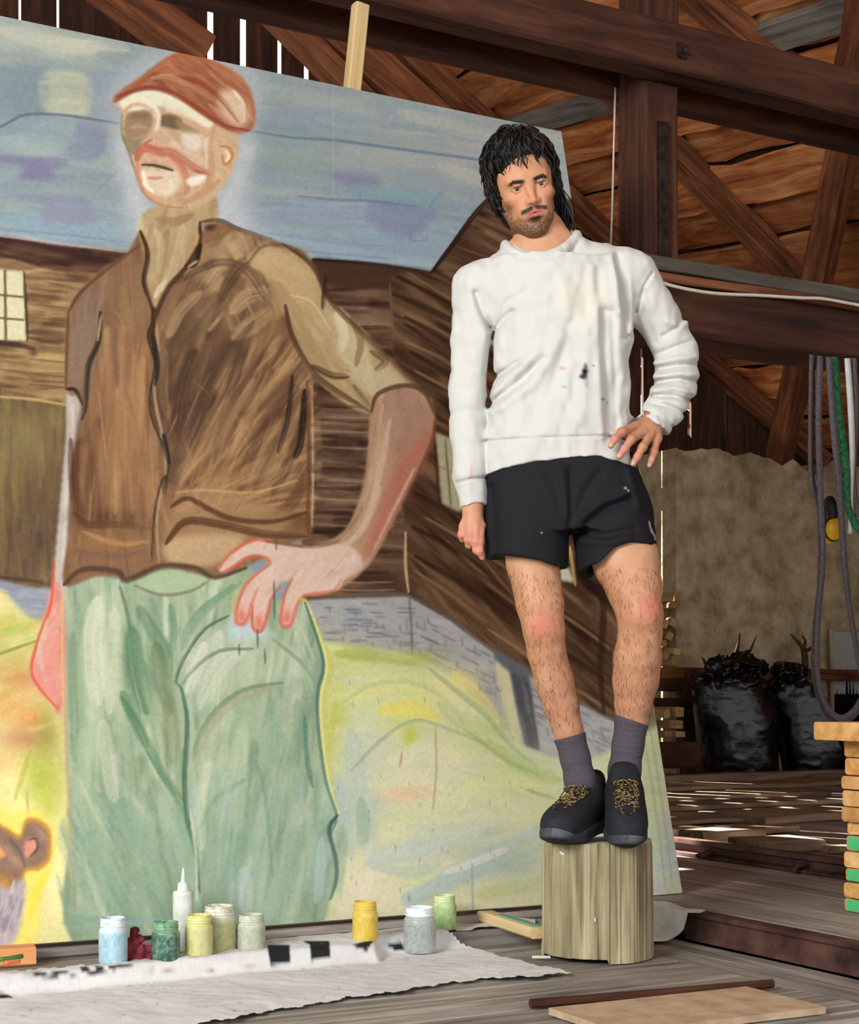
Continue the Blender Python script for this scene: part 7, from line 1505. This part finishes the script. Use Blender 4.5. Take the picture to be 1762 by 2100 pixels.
# ---- straps hanging from the lower beam
STR = mottle('grey_webbing', ('#4c464a', '#5b5559', '#6a6468'), scale=120, rough=.9, bump=.1)
GRN = mottle('green_webbing', ('#1d4a30', '#2c6a45', '#3d8058'), scale=60, rough=.85, bump=.4)
def strap(pts, wpx, label, mat=STR, v=4.50, th=.003, cat='strap', grp='straps hanging from the lower beam'):
    """flat ribbon through (x, y[, extra v]) pixels"""
    P_ = smooth_path([on_v(p[0], p[1], v+(p[2] if len(p) > 2 else 0)) for p in pts], 42); k = 6.0/FPX*wpx*.75
    T = np.gradient(P_, axis=0); T /= np.linalg.norm(T, axis=1)[:, None]
    nv = np.array(W(0, 1)); B_ = np.cross(T, nv); B_ /= np.linalg.norm(B_, axis=1)[:, None]; tw = .05+.2*np.sin(np.linspace(0, 5, 42)+pts[0][0])
    B2 = B_*np.cos(tw)[:, None]+nv*np.sin(tw)[:, None]; N_ = np.cross(T, B2)
    R_ = np.stack([P_-B2*k-N_*th, P_+B2*k-N_*th, P_+B2*k+N_*th, P_-B2*k+N_*th], 1).reshape(-1, 3)
    i = np.arange(41)[:, None]; j = np.arange(4)[None]; kk = (j+1) % 4; Q = np.stack([i*4+j, i*4+kk, (i+1)*4+kk, (i+1)*4+j], -1).reshape(-1, 4); Q = np.concatenate([Q, [[3, 2, 1, 0]], [[164, 165, 166, 167]]])
    tag(add('hanging_strap', mk_np('hanging_strap', R_, Q, mat, False)), label, cat, grp)
strap([(1666, 728), (1664, 860), (1665, 980), (1682, 1050), (1684, 1180), (1674, 1290), (1672, 1380), (1690, 1450), (1718, 1480), (1748, 1468), (1775, 1430)], 11, 'long grey strap hanging in a low loop from the lower beam', v=4.50)
strap([(1682, 730), (1679, 870), (1683, 1020), (1688, 1140), (1678, 1270), (1676, 1370), (1692, 1440), (1720, 1472), (1750, 1460), (1775, 1420)], 9, 'second grey strap doubling the low loop', v=4.47)
strap([(1700, 732), (1710, 880), (1722, 1000), (1732, 1150), (1745, 1260), (1770, 1400)], 10, 'grey strap hanging in front of the yellow ear muffs', v=4.46)
strap([(1712, 732), (1720, 850), (1735, 960), (1740, 1040), (1765, 1090)], 13, 'dark green strap hanging among the grey straps', GRN, v=4.48)
strap([(1738, 735), (1745, 840), (1748, 930), (1746, 1000), (1744, 1095)], 9, 'white webbing strap hanging beside the green strap', plain('white_webbing', '#cfd0cc', .8), v=4.49)
strap([(1752, 735), (1757, 860), (1752, 980), (1760, 1060)], 8, 'thin grey strap hanging outermost beside the white strap', v=4.50)
# ---- ear muffs
em = on_v(1711, 1085, 4.58); k = em.y/FPX
e = empty('ear_muffs', em, 'yellow ear muffs on a black band hanging behind the straps', 'ear muffs')
YEL = plain('muff_yellow', '#d9a514', .35); BLK = plain('muff_black', '#121214', .5)
Mx = Matrix.Translation(em) @ Matrix.Rotation(math.radians(90), 4, 'X') @ Matrix.Diagonal((1, 1.35, 1, 1))
add('ear_cup', lathe('ear_cup', [(0, .028), (.018, .027), (.029, .020), (.033, .008), (.033, 0), (0, 0)], YEL, 28), e, Mx)
add('ear_cushion', lathe('ear_cushion', [(.030, .002), (.036, -.004), (.036, -.016), (.026, -.02), (0, -.02)], BLK, 28), e, Mx)
vs = []
add('headband', tube_mesh('headband', [smooth_path([em+Vector((-.004, 0, .02)), em+Vector((-.004, -.004, .06)), em+Vector((-.008, 0, .10)), em+Vector((-.01, .03, .118)), em+Vector((-.01, .06, .10)), em+Vector((-.006, .064, .03))], 20)], [.017], BLK, 8), e)
add('ear_cup', lathe('ear_cup', [(0, .028), (.018, .027), (.029, .020), (.033, .008), (.033, 0), (0, 0)], YEL, 28), e, Matrix.Translation(em+Vector((-.004, .07, -.005))) @ Matrix.Rotation(math.radians(-90), 4, 'X') @ Matrix.Diagonal((1, 1.35, 1, 1)))

# ---- stacked boards at the edge, plank on top
SB = wood('sawn_board_wood', ('#a8743c', '#cf9a5c', '#e6bd85'), rnd=.15)
GP = plain('green_paint_end', '#4fc07a', .6)
base = on_z(1800, 1880, ZR+.004); z = ZR+.004; rs = random.Random(21); n_b = 0
labs = ['bottom', 'second lowest', 'third lowest', 'fourth', 'fifth', 'sixth', 'seventh', 'eighth', 'ninth', 'tenth', 'top']
while z < .53 and n_b < 11:
    h = rs.uniform(.036, .05); off = rs.uniform(-.008, .012)+(0.015 if n_b in (4, 5) else 0)
    p0 = base+W(off, .07, 0); p0.z = z+h/2
    t = empty('stacked_board', p0, labs[n_b]+' sawn board in the stack topped by a pale plank', 'board', 'stack of sawn boards')
    beam('board', p0, p0+W(1.0, 0), .12, h-.004, SB, t, rough=.001)
    if n_b in (0, 2, 4): beam('green_paint', p0+W(-.004, -.005), p0+W(.05, -.005), .112, h*.8, GP, t, rough=.001)
    z += h; n_b += 1
pt = on_v(1765, 1530, toUV(base)[1]+.0); zp = pt.z+.026
pk = beam('pine_plank', W(toUV(pt)[0], toUV(pt)[1]+.09, z+.026), W(toUV(pt)[0]+1.2, toUV(pt)[1]+.09, z+.026), .18, .05, SB, rough=.001)
tag(pk, 'pale thick plank lying on top of the stacked boards', 'plank')
# ---- pale batten above the canvas
p0 = on_v(722, 185, 4.54); p1 = on_v(740, 12, 4.54)
bt = beam('pale_batten', p0-(p1-p0)*1.6, p1, .05, .045, PINE, up=W(0, 1), rough=.001)
tag(bt, 'pale new pine batten propped between the canvas and the tie beams', 'batten')
